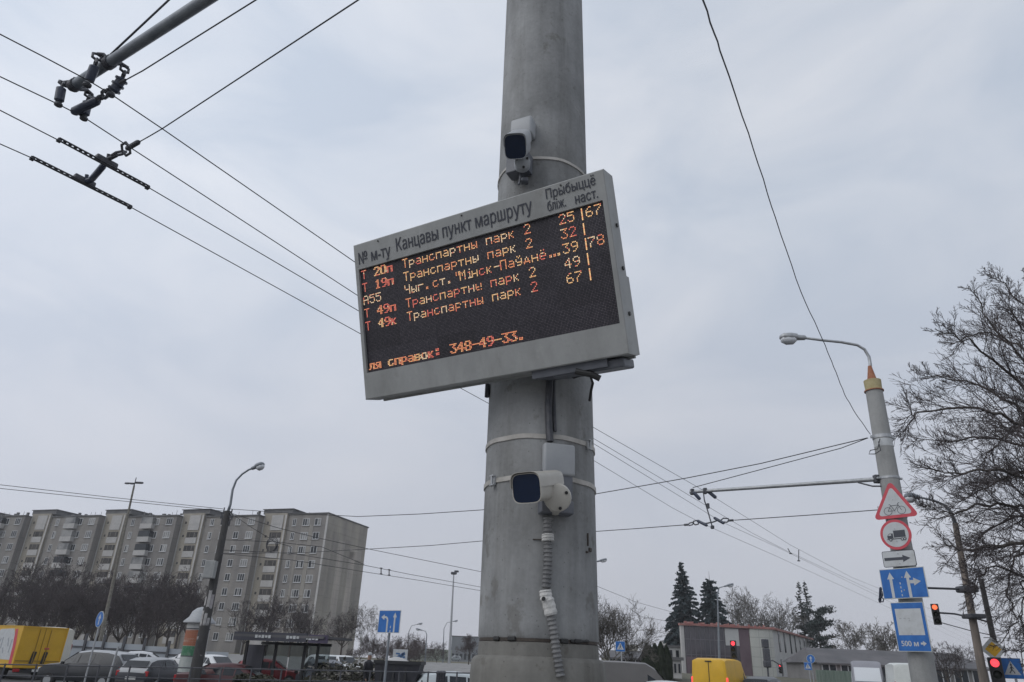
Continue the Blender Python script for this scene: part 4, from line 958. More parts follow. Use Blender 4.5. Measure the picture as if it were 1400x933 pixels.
for z in (5.4, 3.6): wbox(b, lerp(oA, oB, .03), lerp(oA, oB, .58), z, z + .1, .1, 0, .10)
b.build('mullion', M['mullion'], off, world=True)
b = MB(); wbox(b, lerp(oA, oB, .62), lerp(oA, oB, .735), 1.4, OT - .3, .15, 0, .12); b.build('maroon_panel', M['maroon'], off, world=True); b = MB(); wbox(b, lerp(oA, oB, .03), lerp(oA, oB, .30), 1.4, 3.4, .1, 0, .11); b.build('maroon_panel', M['maroon'], off, world=True)
b = MB(); wbox(b, lerp(oA, oB, .47), lerp(oA, oB, .62), 4.9, OT - .4, .12, 0, .11); b.build('grey_panel', M['render_grey'], off, world=True)
b = MB(); wbox(b, lerp(oA, oB, -.01), lerp(oA, oB, .022), 1.0, OT - .25, .5, 0, .15); b.build('corner_column', M['stripe'], off, world=True)
b = MB(); wbox(b, lerp(oA, oB, .74), lerp(oA, oB, .995), 1.0, OT - .28, .2, 0, .2); b.build('tiled_wall', M['tile'], off, world=True)
b = MB()
for i, k in enumerate((.12, .24, .38, .50, .63, .75, .90)):
    for z0, z1 in ((4.5, 7.0), (1.6, 3.6)): q0 = lerp(oB, oC, k); dd = (oC - oB).normalized(); wbox(b, q0, q0 + dd * .7, z0, z1, .1, 0, .05)
b.build('slot_window', M['glass_dark'], off, world=True)
b = MB(); dd = (oB - oA).normalized(); wbox(b, oA - dd * .3, oB + dd * .25, OT - .27, OT, .6, 0, .35); d2 = (oC - oB).normalized(); wbox(b, oB - d2 * .05, oC + d2 * .2, OT - .26, OT - .01, .6, 0, .35); b.build('roof_edge', M['red_edge'], off, world=True)
b = MB(); rr = random.Random(8)
for k in range(26): q0 = lerp(oA, oB, rr.uniform(.05, 1)) + Vector((0, rr.uniform(.5, 2), 0)); b.box((q0.x, q0.y, OT + .12), (rr.uniform(.1, .5), .2, rr.uniform(.15, .4)))
b.build('roof_fitting', M['red_edge'], off, world=True)

# ================================================================ low houses, fences, far blocks
M['slate'] = mat('dark_roof', (.085, .085, .09), .85, col2=(.13, .125, .13), scale=.5)
M['grey_wall'] = mat('grey_house_wall', (.17, .165, .165), .9, col2=(.23, .225, .22), scale=.4)
M['green_sheet'] = mat('green_corrugated_sheet', (.15, .20, .165), .7, col2=(.22, .27, .23), scale=1.2, stretch=(6, 6, .2))
def low_house(name, label, x0, x1, ytop, Y, dep, z0, rise, wallm, roofm, nwin, awn=None, zt=None):
    a, c = P(x0, ytop, Y=Y), P(x1, ytop + (x1 - x0) * .041, Y=Y); zt = a.z; t = thing(name, label, 'building', (a.x, a.y, z0))
    L_ = c.x - a.x; ze = zt - rise
    b = MB(); b.box((L_ / 2, dep / 2, (ze - z0) / 2), (L_, dep, ze - z0)); b.build('wall', wallm, t)
    b = MB(); e = .4
    b.add([(-e, -e, ze - z0), (L_ + e, -e, ze - z0), (L_ + e, dep + e, ze - z0), (-e, dep + e, ze - z0), (-e + rise * .6, dep / 2, zt - z0), (L_ + e - rise * .6, dep / 2, zt - z0),
           (-e, -e, ze - z0 - .15), (L_ + e, -e, ze - z0 - .15)], [(0, 1, 5, 4), (1, 2, 5), (2, 3, 4, 5), (3, 0, 4), (6, 7, 1, 0)]); b.build('roof', roofm, t)
    for k in range(nwin):
        x = L_ * (k + .5) / nwin; b = MB(); b.box((x, -.03, (ze - z0) * .5), (1.5, .08, 1.5), mi=0)
        for s in (-.36, .36): b.box((x + s, -.06, (ze - z0) * .5), (.6, .06, 1.3), mi=1)
        b.build('window', [M['pvc'], M['glass_dark']], t)
    return t, L_, ze
t, L_, ze = low_house('low_house', 'long low grey house with dark roof behind the signed pole', 1117, 1345, 884, 78, 9, 1.4, 1.5, M['grey_wall'], M['slate'], 9)
b = MB(); b.box((L_ * .10, -.7, ze - 2.4), (L_ * .10, 1.4, .5)); b.build('awning', M['red_edge'], t)
a = P(1115, 916, Y=62); c = P(1163, 918, Y=62); fen = thing('sheet_fence', 'green corrugated sheet fence in front of the low grey house', 'fence', (a.x, a.y, gh(62)))
b = MB(); b.box(((c.x - a.x) / 2, 0, (a.z - gh(62)) / 2), (c.x - a.x, .06, a.z - gh(62))); 
b.build('sheet', M['green_sheet'], fen)
b = MB()
for k in range(14): b.box(((c.x - a.x) * k / 13, -.05, (a.z - gh(62)) / 2), (.07, .05, a.z - gh(62)))
b.build('rib', M['green_sheet'], fen)
M['beige_wall'] = mat('beige_wall', (.38, .36, .30), .9, col2=(.44, .42, .36), scale=.3)
M['far_wall'] = mat('far_pale_wall', (.40, .39, .36), .9, col2=(.46, .45, .42), scale=.1)
low_house('garden_house', 'small beige one-storey house between the near pole and the dark thujas', 835, 888, 888, 85, 8, 1.2, .8, M['beige_wall'], M['slate'], 4)
def block(name, label, x0, x1, ytop, Y, dep, m, rows, cols, wm='glass_dark'):
    a, c = P(x0, ytop, Y=Y), P(x1, ytop + (x1 - x0) * .041, Y=Y); t = thing(name, label, 'building', (a.x, a.y, 1.2)); L_ = c.x - a.x; h = a.z - 1.2
    b = MB(); b.box((L_ / 2, dep / 2, h / 2), (L_, dep, h)); b.build('wall', m, t); b = MB(); b.box((L_ / 2, dep / 2, h + .1), (L_ + .4, dep + .4, .25)); b.build('roof', M['roofing'], t)
    for r in range(rows):
        for k in range(cols): b = MB(); b.box((L_ * (k + .5) / cols, -.03, h * (r + .55) / rows), (L_ / cols * .45, .1, h / rows * .5)); b.build('window', M[wm], t)
    return t, L_, h
block('far_apartment_block', 'tiny pale apartment block in the distance beside the spruce foot', 913, 922, 876, 260, 12, M['far_wall'], 6, 3)
block('far_apartment_block', 'tiny beige apartment block in the distance just over the garden house', 863, 872, 882, 330, 12, M['beige_wall'], 5, 3)
t, L_, h = block('villa', 'pale blue-grey house under the tall left spruce, behind the thujas', 912, 930, 885, 98, 6, M['render_grey'], 2, 2)
t, L_, h = block('garage_block', 'low white garage with dark doors left of the yellow van', 908, 931, 902, 66, 5, M['stripe'], 1, 4)
M['hall_wall'] = mat('hall_cladding', (.15, .165, .18), .7, col2=(.19, .205, .22), scale=.3)
t, L_, h = block('warehouse', 'dark blue-grey flat warehouse left of the near pole', 618, 668, 870, 300, 30, M['hall_wall'], 1, 1)
for ch in list(t.children):
    if ch.name.startswith('window'): bpy.data.objects.remove(ch)
b = MB()
for k in range(9): b.box((L_ * (k + .5) / 9, -.05, h * .22), (L_ / 9 * .6, .1, h * .22))
b.build('loading_bay', M['glass_dark'], t)
def board_fence(name, label, pts, zt, m, post, th=.08, ribs=0, rail=None):
    """fence along ground points with the tops at heights zt"""
    t = thing(name, label, 'fence', (pts[0].x, pts[0].y, gh(pts[0].y)))
    for i in range(len(pts) - 1):
        p0, p1 = pts[i], pts[i + 1]; b = MB(); g = gh((p0.y + p1.y) / 2); q0, q1 = Vector((p0.x, p0.y, 0)), Vector((p1.x, p1.y, 0)); wbox(b, q0, q1, g + .05, (zt[i] + zt[i + 1]) / 2, th); b.build('panel', m, t, world=True)
        if ribs:
            b = MB()
            for k in range(ribs): q = q0.lerp(q1, k / ribs); b.box((q.x, q.y - .06, (g + zt[i]) / 2), (.10, .08, zt[i] - g - .1))
            b.build('rib', m, t, world=True)
        b = MB(); b.box((p0.x, p0.y - .09, (g + zt[i] + .5) / 2), (.16, .14, zt[i] + .5 - g)); b.build('post', post, t, world=True)
        if rail: b = MB(); wbox(b, q0, q1, zt[i] - .55, zt[i] - .43, .1, 0, .06); b.build('rail', rail, t, world=True)
    return t
M['pale_blue_sheet'] = mat('pale_blue_fence', (.33, .36, .40), .7, col2=(.38, .41, .44), scale=.5)
M['pale_green_sheet'] = mat('pale_green_fence', (.27, .31, .27), .7, col2=(.34, .37, .32), scale=.5)
pts = [P(x, y, Y=60) for x, y in ((88, 874), (118, 876), (143, 877.5), (170, 880), (198, 882), (231, 886), (270, 889.5), (312, 893))]
board_fence('panel_fence', 'long pale blue-grey panel fence behind the parked cars, left', pts, [p.z for p in pts], M['pale_blue_sheet'], M['steel_dark'], rail=M['steel_dark'])
pts = [P(x, y, Y=185) for x, y in ((560, 886), (582, 887), (600, 888), (618, 889))]
board_fence('panel_fence', 'pale green ribbed fence left of the dark warehouse', pts, [p.z for p in pts], M['pale_green_sheet'], M['pale_green_sheet'], ribs=7)
# ================================================================ trees
def bare_tree(seed, height, spread, trunk_r, n_limb=7, lv=4, kids=(7, 7, 6, 5), min_r=.008, trunk_h=.3, up=.35, droop=0.0, wob=.16, seg=5, crook=1.0, len_k=.55):
    """returns (trunk+limbs, crown twigs) for a leafless tree standing at the origin"""
    R = random.Random(seed); tb, cb = MB(), MB()
    def grow(p, d, L_, r, level):
        n = max(3, seg - level + 1); pts = [p.copy()]; rads = [r]; dd = d.copy(); q = p.copy()
        for i in range(n):
            dd = (dd + Vector((R.gauss(0, wob), R.gauss(0, wob), R.gauss(0, wob))) * crook + Vector((0, 0, up * .16 - droop * .16 * level))).normalized()
            q = q + dd * (L_ / n); pts.append(q.copy()); rads.append(max(min_r, r * (1 - .75 * (i + 1) / n)))
        (tb if level <= 1 else cb).tube(pts, rads, 7 if level == 0 else 5 if level == 1 else 3, caps=False)
        if level >= lv: return
        k = kids[min(level, len(kids) - 1)]
        for j in range(k):
            s = R.uniform(.22, 1.0) if level else R.uniform(.3, 1.0); f = s * n; i = min(n - 1, int(f)); pp = pts[i].lerp(pts[i + 1], f - i); ax = (pts[i + 1] - pts[i]).normalized()
            sd = ax.orthogonal().normalized(); sd.rotate(Matrix.Rotation(R.uniform(0, 2 * pi), 3, ax)); ang = radians(R.uniform(28, 68))
            nd = (ax * cos(ang) + sd * sin(ang)).normalized()
            grow(pp, nd, L_ * len_k * R.uniform(.6, 1.15) * (1.15 - .4 * s), max(min_r, rads[i] * R.uniform(.45, .65)), level + 1)
    th = height * trunk_h; lean = Vector((R.gauss(0, .03), R.gauss(0, .03), 1)).normalized()
    top = lean * th; tb.tube([Vector((0, 0, -.2)), Vector((0, 0, .1)), top * .5, top], [trunk_r * 1.35, trunk_r * 1.1, trunk_r * .92, trunk_r * .85], 10, caps=False)
    for k in range(n_limb):
        a = 2 * pi * (k + R.uniform(-.3, .3)) / n_limb; tilt = radians(R.uniform(12, 62)) if k else radians(4)
        d = Vector((cos(a) * sin(tilt) * spread, sin(a) * sin(tilt) * spread, cos(tilt))).normalized()
        L_ = height * (1 - trunk_h) * R.uniform(.62, .82) * (1.05 if k == 0 else 1)
        grow(top * R.uniform(.78, 1.0), d, L_, trunk_r * R.uniform(.38, .55), 1)
    return tb, cb
def place_tree(src, label, px, ypx, Y, name, group=None, rz=0.0, sc=None, base_h=None, zb=None):
    """put a tree (or a copy) so that its crown top stands under the given pixel"""
    top = P(px, ypx, Y=Y); zb = gh(Y) if zb is None else zb; s = sc or (top.z - zb) / base_h
    src.location = (top.x, top.y, zb); src.rotation_euler = (0, 0, rz); src.scale = (s, s, s); src['label'] = label
    if group: src['group'] = group
    return src
def tree_thing(name, label, tb, cb, mb_, mt_, cat='tree', group=None):
    t = thing(name, label, cat, (0, 0, 0), 0, group); tb.build('trunk', mb_, t, smooth=True); cb.build('crown', mt_, t); return t
def tree_height(*mbs): return max(max(v[2] for v in m.v) for m in mbs if m.v)

# the big bare tree at the right edge: trunk outside the frame, long branches reaching in
R = random.Random(77)
base = P(1452, 930, Y=21); base.z = 0
big = thing('bare_tree', 'large spreading leafless tree filling the right edge of the view', 'tree', base)
tb, cb = MB(), MB()
def limb(pts, r0, r1, level, kids, sub):
    """a limb through given points; branches leave it at a narrow angle and carry twigs, twigs carry twiglets"""
    pp = []
    for i in range(len(pts) - 1):
        for j in range(4): pp.append(pts[i].lerp(pts[i + 1], j / 4))
    pp.append(pts[-1])
    for i in range(1, len(pp) - 1): pp[i] = pp[i] + Vector((R.gauss(0, .05), R.gauss(0, .05), R.gauss(0, .05)))
    n = len(pp); rr = [r0 + (r1 - r0) * (i / (n - 1)) ** .8 for i in range(n)]
    tb.tube(pp, rr, 6, caps=False)
    Ltot = sum((pp[i + 1] - pp[i]).length for i in range(n - 1))
    for j in range(kids):
        s = .10 + .9 * (j + R.random()) / kids; f = s * (n - 1); i = min(n - 2, int(f)); p = pp[i].lerp(pp[i + 1], f - i); ax = (pp[i + 1] - pp[i]).normalized()
        twig(p, ax, Ltot * .36 * R.uniform(.6, 1.1) * (1.12 - .88 * s), max(.011, rr[i] * .42), 1, sub)
def twig(p, ax, L_, r, level, sub):
    sd = ax.orthogonal().normalized(); sd.rotate(Matrix.Rotation(R.uniform(0, 2 * pi), 3, ax)); ang = radians(R.uniform(20, 48)); d = (ax * cos(ang) + sd * sin(ang)).normalized()
    n = (6, 4, 2)[level - 1]; pts = [p.copy()]; rads = [r]; q = p.copy(); g = (.10, .12, .12)[level - 1]
    for i in range(n):
        d = (d + Vector((R.gauss(0, g), R.gauss(0, g), R.gauss(0, g) + .04))).normalized(); q = q + d * (L_ / n); pts.append(q.copy()); rads.append(max(.0052, r * (1 - .75 * (i + 1) / n)))
    cb.tube(pts, rads, 3, caps=False)
    if level > len(sub): return
    k = sub[level - 1]
    for j in range(k):
        s = .15 + .85 * (j + R.random()) / k; f = s * n; i = min(n - 1, int(f)); twig(pts[i].lerp(pts[i + 1], f - i), (pts[i + 1] - pts[i]).normalized(), L_ * R.uniform(.35, .55) * (1.15 - .5 * s), max(.0052, rads[i] * .6), level + 1, sub)
fork = base + Vector((.1, 0, 4.0)); hub = P(1470, 760, Y=21); 
tb.tube([base - Vector((0, 0, .2)), base + Vector((0, 0, .2)), base.lerp(fork, .5), fork, P(1462, 700, Y=21), P(1455, 560, Y=21), P(1450, 430, Y=21)], [.42, .34, .30, .28, .22, .15, .06], 12, caps=False)
def px(*q): return [P(x + (16 if x < 1300 else 8 if x < 1340 else 0), y, Y=Y) for x, y, Y in q]
for q, kids, r0 in (
    (px((1456, 560, 21), (1400, 500, 21), (1350, 440, 20.6), (1318, 395, 20.2)), 20, .09), (px((1452, 480, 21), (1410, 430, 21.3), (1376, 392, 21.6), (1352, 372, 21.8)), 16, .07),
    (px((1458, 600, 21), (1390, 520, 20.5), (1320, 468, 20), (1262, 450, 19.5)), 22, .10), (px((1460, 640, 21), (1390, 555, 21.5), (1310, 520, 22), (1238, 512, 22.3)), 24, .10),
    (px((1460, 650, 21), (1400, 580, 20), (1330, 558, 19.4), (1240, 562, 18.9), (1224, 572, 18.8)), 26, .10), (px((1461, 700, 21), (1400, 610, 21.2), (1320, 598, 21.6), (1230, 604, 22)), 24, .10),
    (px((1462, 720, 21), (1410, 655, 19.6), (1350, 640, 18.9), (1290, 648, 18.4), (1250, 640, 18.2)), 24, .09), (px((1462, 740, 21), (1400, 690, 20.4), (1340, 692, 20), (1285, 702, 19.7), (1252, 690, 19.5)), 22, .09),
    (px((1468, 790, 21), (1420, 735, 19.8), (1370, 748, 19.2), (1310, 752, 18.8), (1275, 742, 18.6)), 22, .12), (px((1466, 780, 21), (1420, 745, 21.6), (1388, 762, 21.7), (1378, 800, 21.7), (1386, 850, 21.6), (1370, 880, 21.5)), 20, .07),
    (px((1468, 800, 21), (1430, 770, 20.6), (1402, 790, 20.4), (1396, 838, 20.3), (1400, 878, 20.2)), 16, .06), (px((1460, 680, 21), (1400, 640, 22), (1350, 668, 22.6), (1300, 690, 23)), 24, .08),
    (px((1464, 740, 21), (1420, 700, 22.2), (1370, 712, 22.8), (1330, 735, 23.2), (1325, 770, 23.3)), 24, .08), (px((1456, 570, 21), (1420, 560, 22.2), (1370, 600, 23), (1330, 640, 23.5)), 22, .07),
    (px((1454, 520, 21), (1425, 470, 20), (1390, 440, 19.2), (1370, 400, 18.8)), 18, .07), (px((1450, 440, 21), (1430, 400, 20.6), (1402, 370, 20.4)), 14, .05), (px((1470, 830, 21), (1420, 800, 20), (1365, 770, 19.4), (1330, 790, 19.2), (1322, 820, 19.2)), 20, .06), (px((1466, 760, 21), (1415, 690, 20.2), (1375, 655, 19.8), (1335, 665, 19.5)), 22, .07), (px((1468, 800, 21), (1430, 820, 20.6), (1408, 860, 20.4), (1398, 905, 20.3)), 14, .05), (px((1455, 540, 21), (1395, 470, 22.2), (1340, 455, 23), (1285, 470, 23.6)), 20, .08)):
    limb(q, r0 * .72, .011, 0, int(kids * (1.1 if r0 > .085 and kids < 23 else 1.45)), (8, 4))
tb.build('trunk', M['bark'], big, world=True, smooth=True); cb.build('crown', M['twig'], big, world=True)

# dark leafless trees in front of the apartment building
GL = 'leafless trees in front of the apartment building'
src = []
for k, (seed, sp) in enumerate(((21, 1.1), (22, .9), (23, 1.3))):
    tb, cb = bare_tree(seed, 11, sp * .85, .17, 8, 4, (0, 8, 7, 5), .016, .2, 1.0, len_k=.5, wob=.15)
    t = tree_thing('bare_tree', 'x', tb, cb, M['bark'], M['twig_far'], group=GL); src.append((t, tree_height(tb, cb)))
used = set()
spots = [(12, 800, 74, 'leftmost dark leafless tree, half cut by the left picture edge'), (48, 785, 84, 'dark leafless tree above the middle of the yellow box truck'), (84, 777, 90, 'dark leafless tree above the right edge of the yellow box truck'),
         (112, 776, 82, 'dark leafless tree just left of the blue round arrow sign'), (140, 782, 92, 'dark leafless tree directly behind the blue round arrow sign'), (168, 784, 80, 'dark leafless tree right of the tall floodlight mast foot'), (196, 780, 88, 'dark leafless tree above the parked dark saloon'),
         (222, 790, 78, 'dark leafless tree left of the advertising column'), (250, 784, 90, 'dark leafless tree just above the advertising column dome'), (276, 796, 82, 'dark leafless tree partly hidden by the left lamp pole'),
         (378, 803, 96, 'purplish leafless tree over the middle of the bus shelter'), (408, 812, 88, 'purplish leafless tree over the right end of the bus shelter'), (344, 818, 92, 'low leafless tree over the left end of the bus shelter'),
         (126, 792, 70, 'nearer dark leafless tree rising behind the pale fence by the round sign'), (62, 800, 68, 'nearer dark leafless tree right behind the yellow box truck'), (182, 800, 70, 'nearer dark leafless tree over the silver parked cars'),
         (30, 768, 100, 'farther dark leafless tree over the left part of the yellow box truck'), (70, 762, 108, 'farthest dark leafless tree over the yellow box truck, topmost twigs of the mass'), (98, 760, 104, 'tallest dark leafless tree of the mass, between the truck and the round sign'),
         (154, 764, 106, 'farther dark leafless tree between the round sign and the floodlight mast'), (208, 770, 104, 'farther dark leafless tree between the mast and the advertising column'), (236, 782, 72, 'nearer dark leafless tree directly left of the column dome'), (264, 772, 106, 'farther dark leafless tree between the column dome and the lamp pole'), (100, 800, 66, 'nearest low dark leafless tree beside the cream van'), (150, 806, 67, 'nearest low dark leafless tree by the slim bare post'), (213, 806, 66, 'nearest low dark leafless tree over the dark saloon roof'), (430, 826, 90, 'low purplish leafless tree between shelter and blank end wall')]
for i, (x, y, Y, lab) in enumerate(spots):
    s, h = src[i % 3]; o = s if i % 3 not in used else copy_tree(s); used.add(i % 3)
    place_tree(o, lab, x, y, Y, 'bare_tree', GL, rz=i * 1.37, base_h=h)
# single trees
def one(seed, label, x, y, Y, h=9, sp=1.0, tr=.15, mt_='twig_far', mb_='bark', kids=(0, 6, 6, 5), nl=7, lv=4, mr=.012, group=None, **k):
    tb, cb = bare_tree(seed, h, sp, tr, nl, lv, kids, mr, **k); t = tree_thing('bare_tree', label, tb, cb, M[mb_], M[mt_], group=group); return place_tree(t, label, x, y, Y, 'bare_tree', group, base_h=tree_height(tb, cb), rz=seed)
one(31, 'single leafless tree with upright twigs in front of the blank end wall', 474, 829, 72, 8, .9, .14, nl=9, up=.6)
one(32, 'tall pale birch with drooping twigs right of the blank end wall', 500, 823, 84, 10, .6, .10, 'twig_light', 'birch', kids=(0, 8, 6, 4), droop=.9, up=.5, nl=8)
one(33, 'leafless tree with pale upright branches just right of the near pole', 829, 806, 54, 8, 1.0, .13, 'twig_light', 'bark_light', kids=(0, 10, 8, 6), up=.9, nl=10, mr=.010, trunk_h=.30)
one(34, 'small leafless tree beside the blue crossing sign right of the near pole', 862, 851, 56, 5, 1.1, .09, 'twig_light', 'bark', kids=(0, 6, 6, 4), nl=6, mr=.010)
GB = 'leafless trees behind the office'
one(35, 'leafless tree behind the office, between the right spruce and the broad tree', 998, 800, 130, 14, .75, .2, 'twig_light', 'bark_light', kids=(0, 7, 6, 4), up=.8, nl=8, mr=.022, group=GB)
one(36, 'broadest leafless tree, behind the middle of the office roof', 1030, 801, 130, 14, 1.0, .25, 'twig_light', 'bark', kids=(0, 7, 6, 4), up=.7, nl=9, mr=.022, group=GB)
one(37, 'leafless tree behind the right end of the office roof, beside the larch', 1069, 812, 130, 13, .8, .2, 'twig_light', 'bark_light', kids=(0, 7, 6, 4), up=.7, nl=8, mr=.022, group=GB)
GT = 'leafless trees beyond the low house'
for i, (x, y, Y, lab) in enumerate([(1158, 846, 105, 'hazy leafless tree over the left end of the low house'), (1183, 842, 110, 'hazy leafless tree left of the blue service sign'), (1207, 850, 100, 'hazy leafless tree hidden partly by the service sign edge'),
        (1283, 872, 60, 'small bushy leafless tree just right of the signed pole foot'), (1304, 876, 66, 'small leafless tree left of the brown leaning post'), (1322, 884, 90, 'low leafless tree between the brown post and the traffic light')]):
    one(40 + i, lab, x, y, Y, 8, 1.0, .14, 'twig_light' if i < 3 else 'twig_far', kids=(0, 6, 6, 4), mr=.02 if i < 3 else .013, group=GT)
GS = 'bushes and small trees beyond the dark container'
for i, (x, y, Y, lab) in enumerate([(510, 866, 86, 'dark bushy tree low beside the birch'), (528, 868, 95, 'leafless bush behind the post of the left lane sign'), (549, 866, 96, 'leafless bush right of the left lane sign'), (563, 864, 92, 'leafless bush with pale stem left of the green fence'),
        (576, 868, 99, 'leafless bush over the left end of the green fence'), (599, 876, 105, 'round leafless bush above the middle of the green fence'), (643, 866, 84, 'leafless tree in front of the dark warehouse'),
        (496, 876, 80, 'low dark scrub at the foot of the pale birch'), (519, 874, 82, 'low scrub between the birch and the left lane sign post'), (538, 877, 84, 'low scrub just behind the left lane sign post foot'), (557, 878, 82, 'low scrub above the white and blue hoarding'), (570, 880, 86, 'low scrub at the left end of the green fence'), (482, 884, 78, 'lowest scrub below the blank end wall corner')]):
    one(50 + i, lab, x, y, Y, 5.5, 1.25, .09, 'twig_scrub', kids=(0, 7, 7, 4), mr=.015, trunk_h=.3 if i == 6 else .10, nl=9, group=GS)

def conifer(seed, H, r, dens=1.0, needle_len=.34, drop=.35, sparse=0.0, double=False, top_gap=.03):
    """trunk and drooping whorled boughs set with many small needle sprays"""
    R = random.Random(seed); tb, cb = MB(), MB(); tb.tube([(0, 0, -.2), (0, 0, H * .5), (0, 0, H)], [H * .014, H * .009, .02], 8)
    z = H * .06; 
    while z < H * (1 - top_gap):
        k = z / H; rad = r * (1 - k) ** 1.0 * R.uniform(.85, 1.12) + .06; nb = max(4, int(9 * (1 - k * .5)))
        for j in range(nb):
            if R.random() < sparse: continue
            a = R.uniform(0, 2 * pi); L_ = rad * R.uniform(.55, 1.1); up_ = R.uniform(.05, .3) - k * -.25; p0 = Vector((0, 0, z + R.uniform(-.2, .2)))
            d = Vector((cos(a), sin(a), up_)).normalized(); n = max(2, int(L_ / .30)); pts = [p0]
            for i in range(n): d = (d + Vector((R.gauss(0, .08), R.gauss(0, .08), -drop * .28))).normalized(); pts.append(pts[-1] + d * (L_ / n))
            tb.tube(pts, [.045 * (1 - .8 * i / n) for i in range(n + 1)], 3, caps=False)
            for i in range(1, n + 1):
                for q in range(max(1, int(R.uniform(5, 9) * dens))):
                    c = pts[i - 1].lerp(pts[i], R.random()) + Vector((R.gauss(0, .07), R.gauss(0, .07), R.gauss(0, .05)))
                    v = (d + Vector((R.gauss(0, .7), R.gauss(0, .7), R.gauss(-.35, .4)))).normalized() * needle_len * (1.1 - .6 * k) * R.uniform(.6, 1.3); w = v.orthogonal().normalized(); w.rotate(Matrix.Rotation(R.uniform(0, 6.28), 3, v.normalized())); w *= needle_len * R.uniform(.14, .3)
                    cb.add([c - w * .4, c + v * .5 - w, c + v, c + v * .5 + w], [(0, 1, 2, 3)])
        z += H * .018 * R.uniform(.7, 1.3)
    return tb, cb
def con(seed, name, label, x, y, Y, H, r, m='needle', **k):
    tb, cb = conifer(seed, H, r, **k); t = thing(name, label, 'tree', (0, 0, 0)); tb.build('trunk', M['bark'], t); cb.build('crown', M[m], t); return place_tree(t, label, x, y, Y, name, base_h=H)
con(61, 'spruce_tree', 'taller dark spruce with a pointed tip, left of the office', 931, 767, 124, 20, 7.6, dens=2.4, needle_len=.62)
con(62, 'spruce_tree', 'shorter dark spruce with a bent bare tip, behind the office', 969, 781, 124, 18.5, 8.0, dens=2.4, needle_len=.62, top_gap=.09)
con(63, 'larch_tree', 'thin see-through larch with twin tips beside the dark pine', 1091, 794, 130, 17, 4.2, 'needle2', dens=.6, needle_len=.5, sparse=.35)
con(64, 'larch_tree', 'second thin larch stem right against its twin by the pine', 1099, 793, 131, 17, 4.0, 'needle2', dens=.6, needle_len=.5, sparse=.35)
def pine(seed, label, x, y, Y, H):
    R = random.Random(seed); tb, cb = MB(), MB(); tb.tube([(0, 0, -.2), (.1, 0, H * .5), (.5, 0, H * .92)], [.2, .15, .05], 8)
    for k in range(44):
        z = H * R.uniform(.18, .98); a = R.uniform(0, 6.28); L_ = R.uniform(.8, 2.9) * (1.15 - .45 * z / H); p0 = Vector((.3 * z / H, 0, z)); d = Vector((cos(a), sin(a), R.uniform(-.05, .35))); p1 = p0 + d * L_
        if k < 6: p1 = p0 + Vector((2.9 + R.uniform(-.5, .6), R.uniform(-1, 1), .5)); p0.z = p1.z - .6
        tb.tube([p0, p0.lerp(p1, .5) + Vector((0, 0, .1)), p1], [.06, .04, .02], 4, caps=False)
        for j in range(int(150)):
            c = p0.lerp(p1, R.uniform(.3, 1.08)) + Vector((R.gauss(0, .3), R.gauss(0, .3), R.gauss(.05, .18))); v = Vector((R.gauss(0, 1), R.gauss(0, 1), R.gauss(.5, .7))).normalized() * .42; w = v.orthogonal().normalized(); w.rotate(Matrix.Rotation(R.uniform(0, 6.28), 3, v.normalized())); w *= .09
            cb.add([c - w * .5, c + v * .5 - w, c + v, c + v * .5 + w], [(0, 1, 2, 3)])
    t = thing('pine_tree', label, 'tree', (0, 0, 0)); tb.build('trunk', M['bark'], t); cb.build('crown', M['needle2'], t); return place_tree(t, label, x, y, Y, 'pine_tree', base_h=H)
pine(65, 'dark ragged pine with a crown leaning right, right of the office', 1113, 824, 118, 13)
# clipped thujas: a column of many small sprays
R = random.Random(9); cb = MB(); H = 4.0
for j in range(5200):
    z = H * R.random() ** .9; k = z / H; rr = .62 * min(1, (1 - k) * 2.6) ** .7 * (.75 + .25 * min(1, k * 5)) * R.uniform(.72, 1.08); a = R.uniform(0, 6.28); c = Vector((rr * cos(a), rr * sin(a), z)); v = Vector((cos(a) * .35, sin(a) * .35, 1)).normalized() * R.uniform(.14, .32); w = Vector((-sin(a), cos(a), 0)) * R.uniform(.03, .08)
    cb.add([c - w, c + v * .4 - w * 1.2, c + v, c + v * .4 + w * 1.2], [(0, 1, 2, 3)])
tb = MB(); tb.tube([(0, 0, 0), (0, 0, H * .9)], [.22, .05], 8)
for j in range(9): a = R.uniform(0, 6.28); tb.tube([(0, 0, R.uniform(.2, 2)), (.4 * cos(a), .4 * sin(a), R.uniform(1.5, 3.4))], [.05, .01], 4)
th = tree_thing('thuja', 'x', tb, cb, M['bark'], M['thuja'], cat='shrub', group='dark columnar thujas')
for i, (x, y, lab) in enumerate([(883.5, 882, 'leftmost dark columnar thuja'), (889, 885, 'second thuja from the left, a little shorter'), (895, 882, 'middle columnar thuja of five'), (903, 880.5, 'tallest columnar thuja, fourth from the left'), (911, 885, 'rightmost columnar thuja, beside the garage')]):
    o = th if i == 0 else copy_tree(th); place_tree(o, lab, x, y, 62, 'thuja', 'dark columnar thujas', rz=i * 2.1, base_h=H); s = o.scale.x; o.scale = (s * .95, s * .95, s)
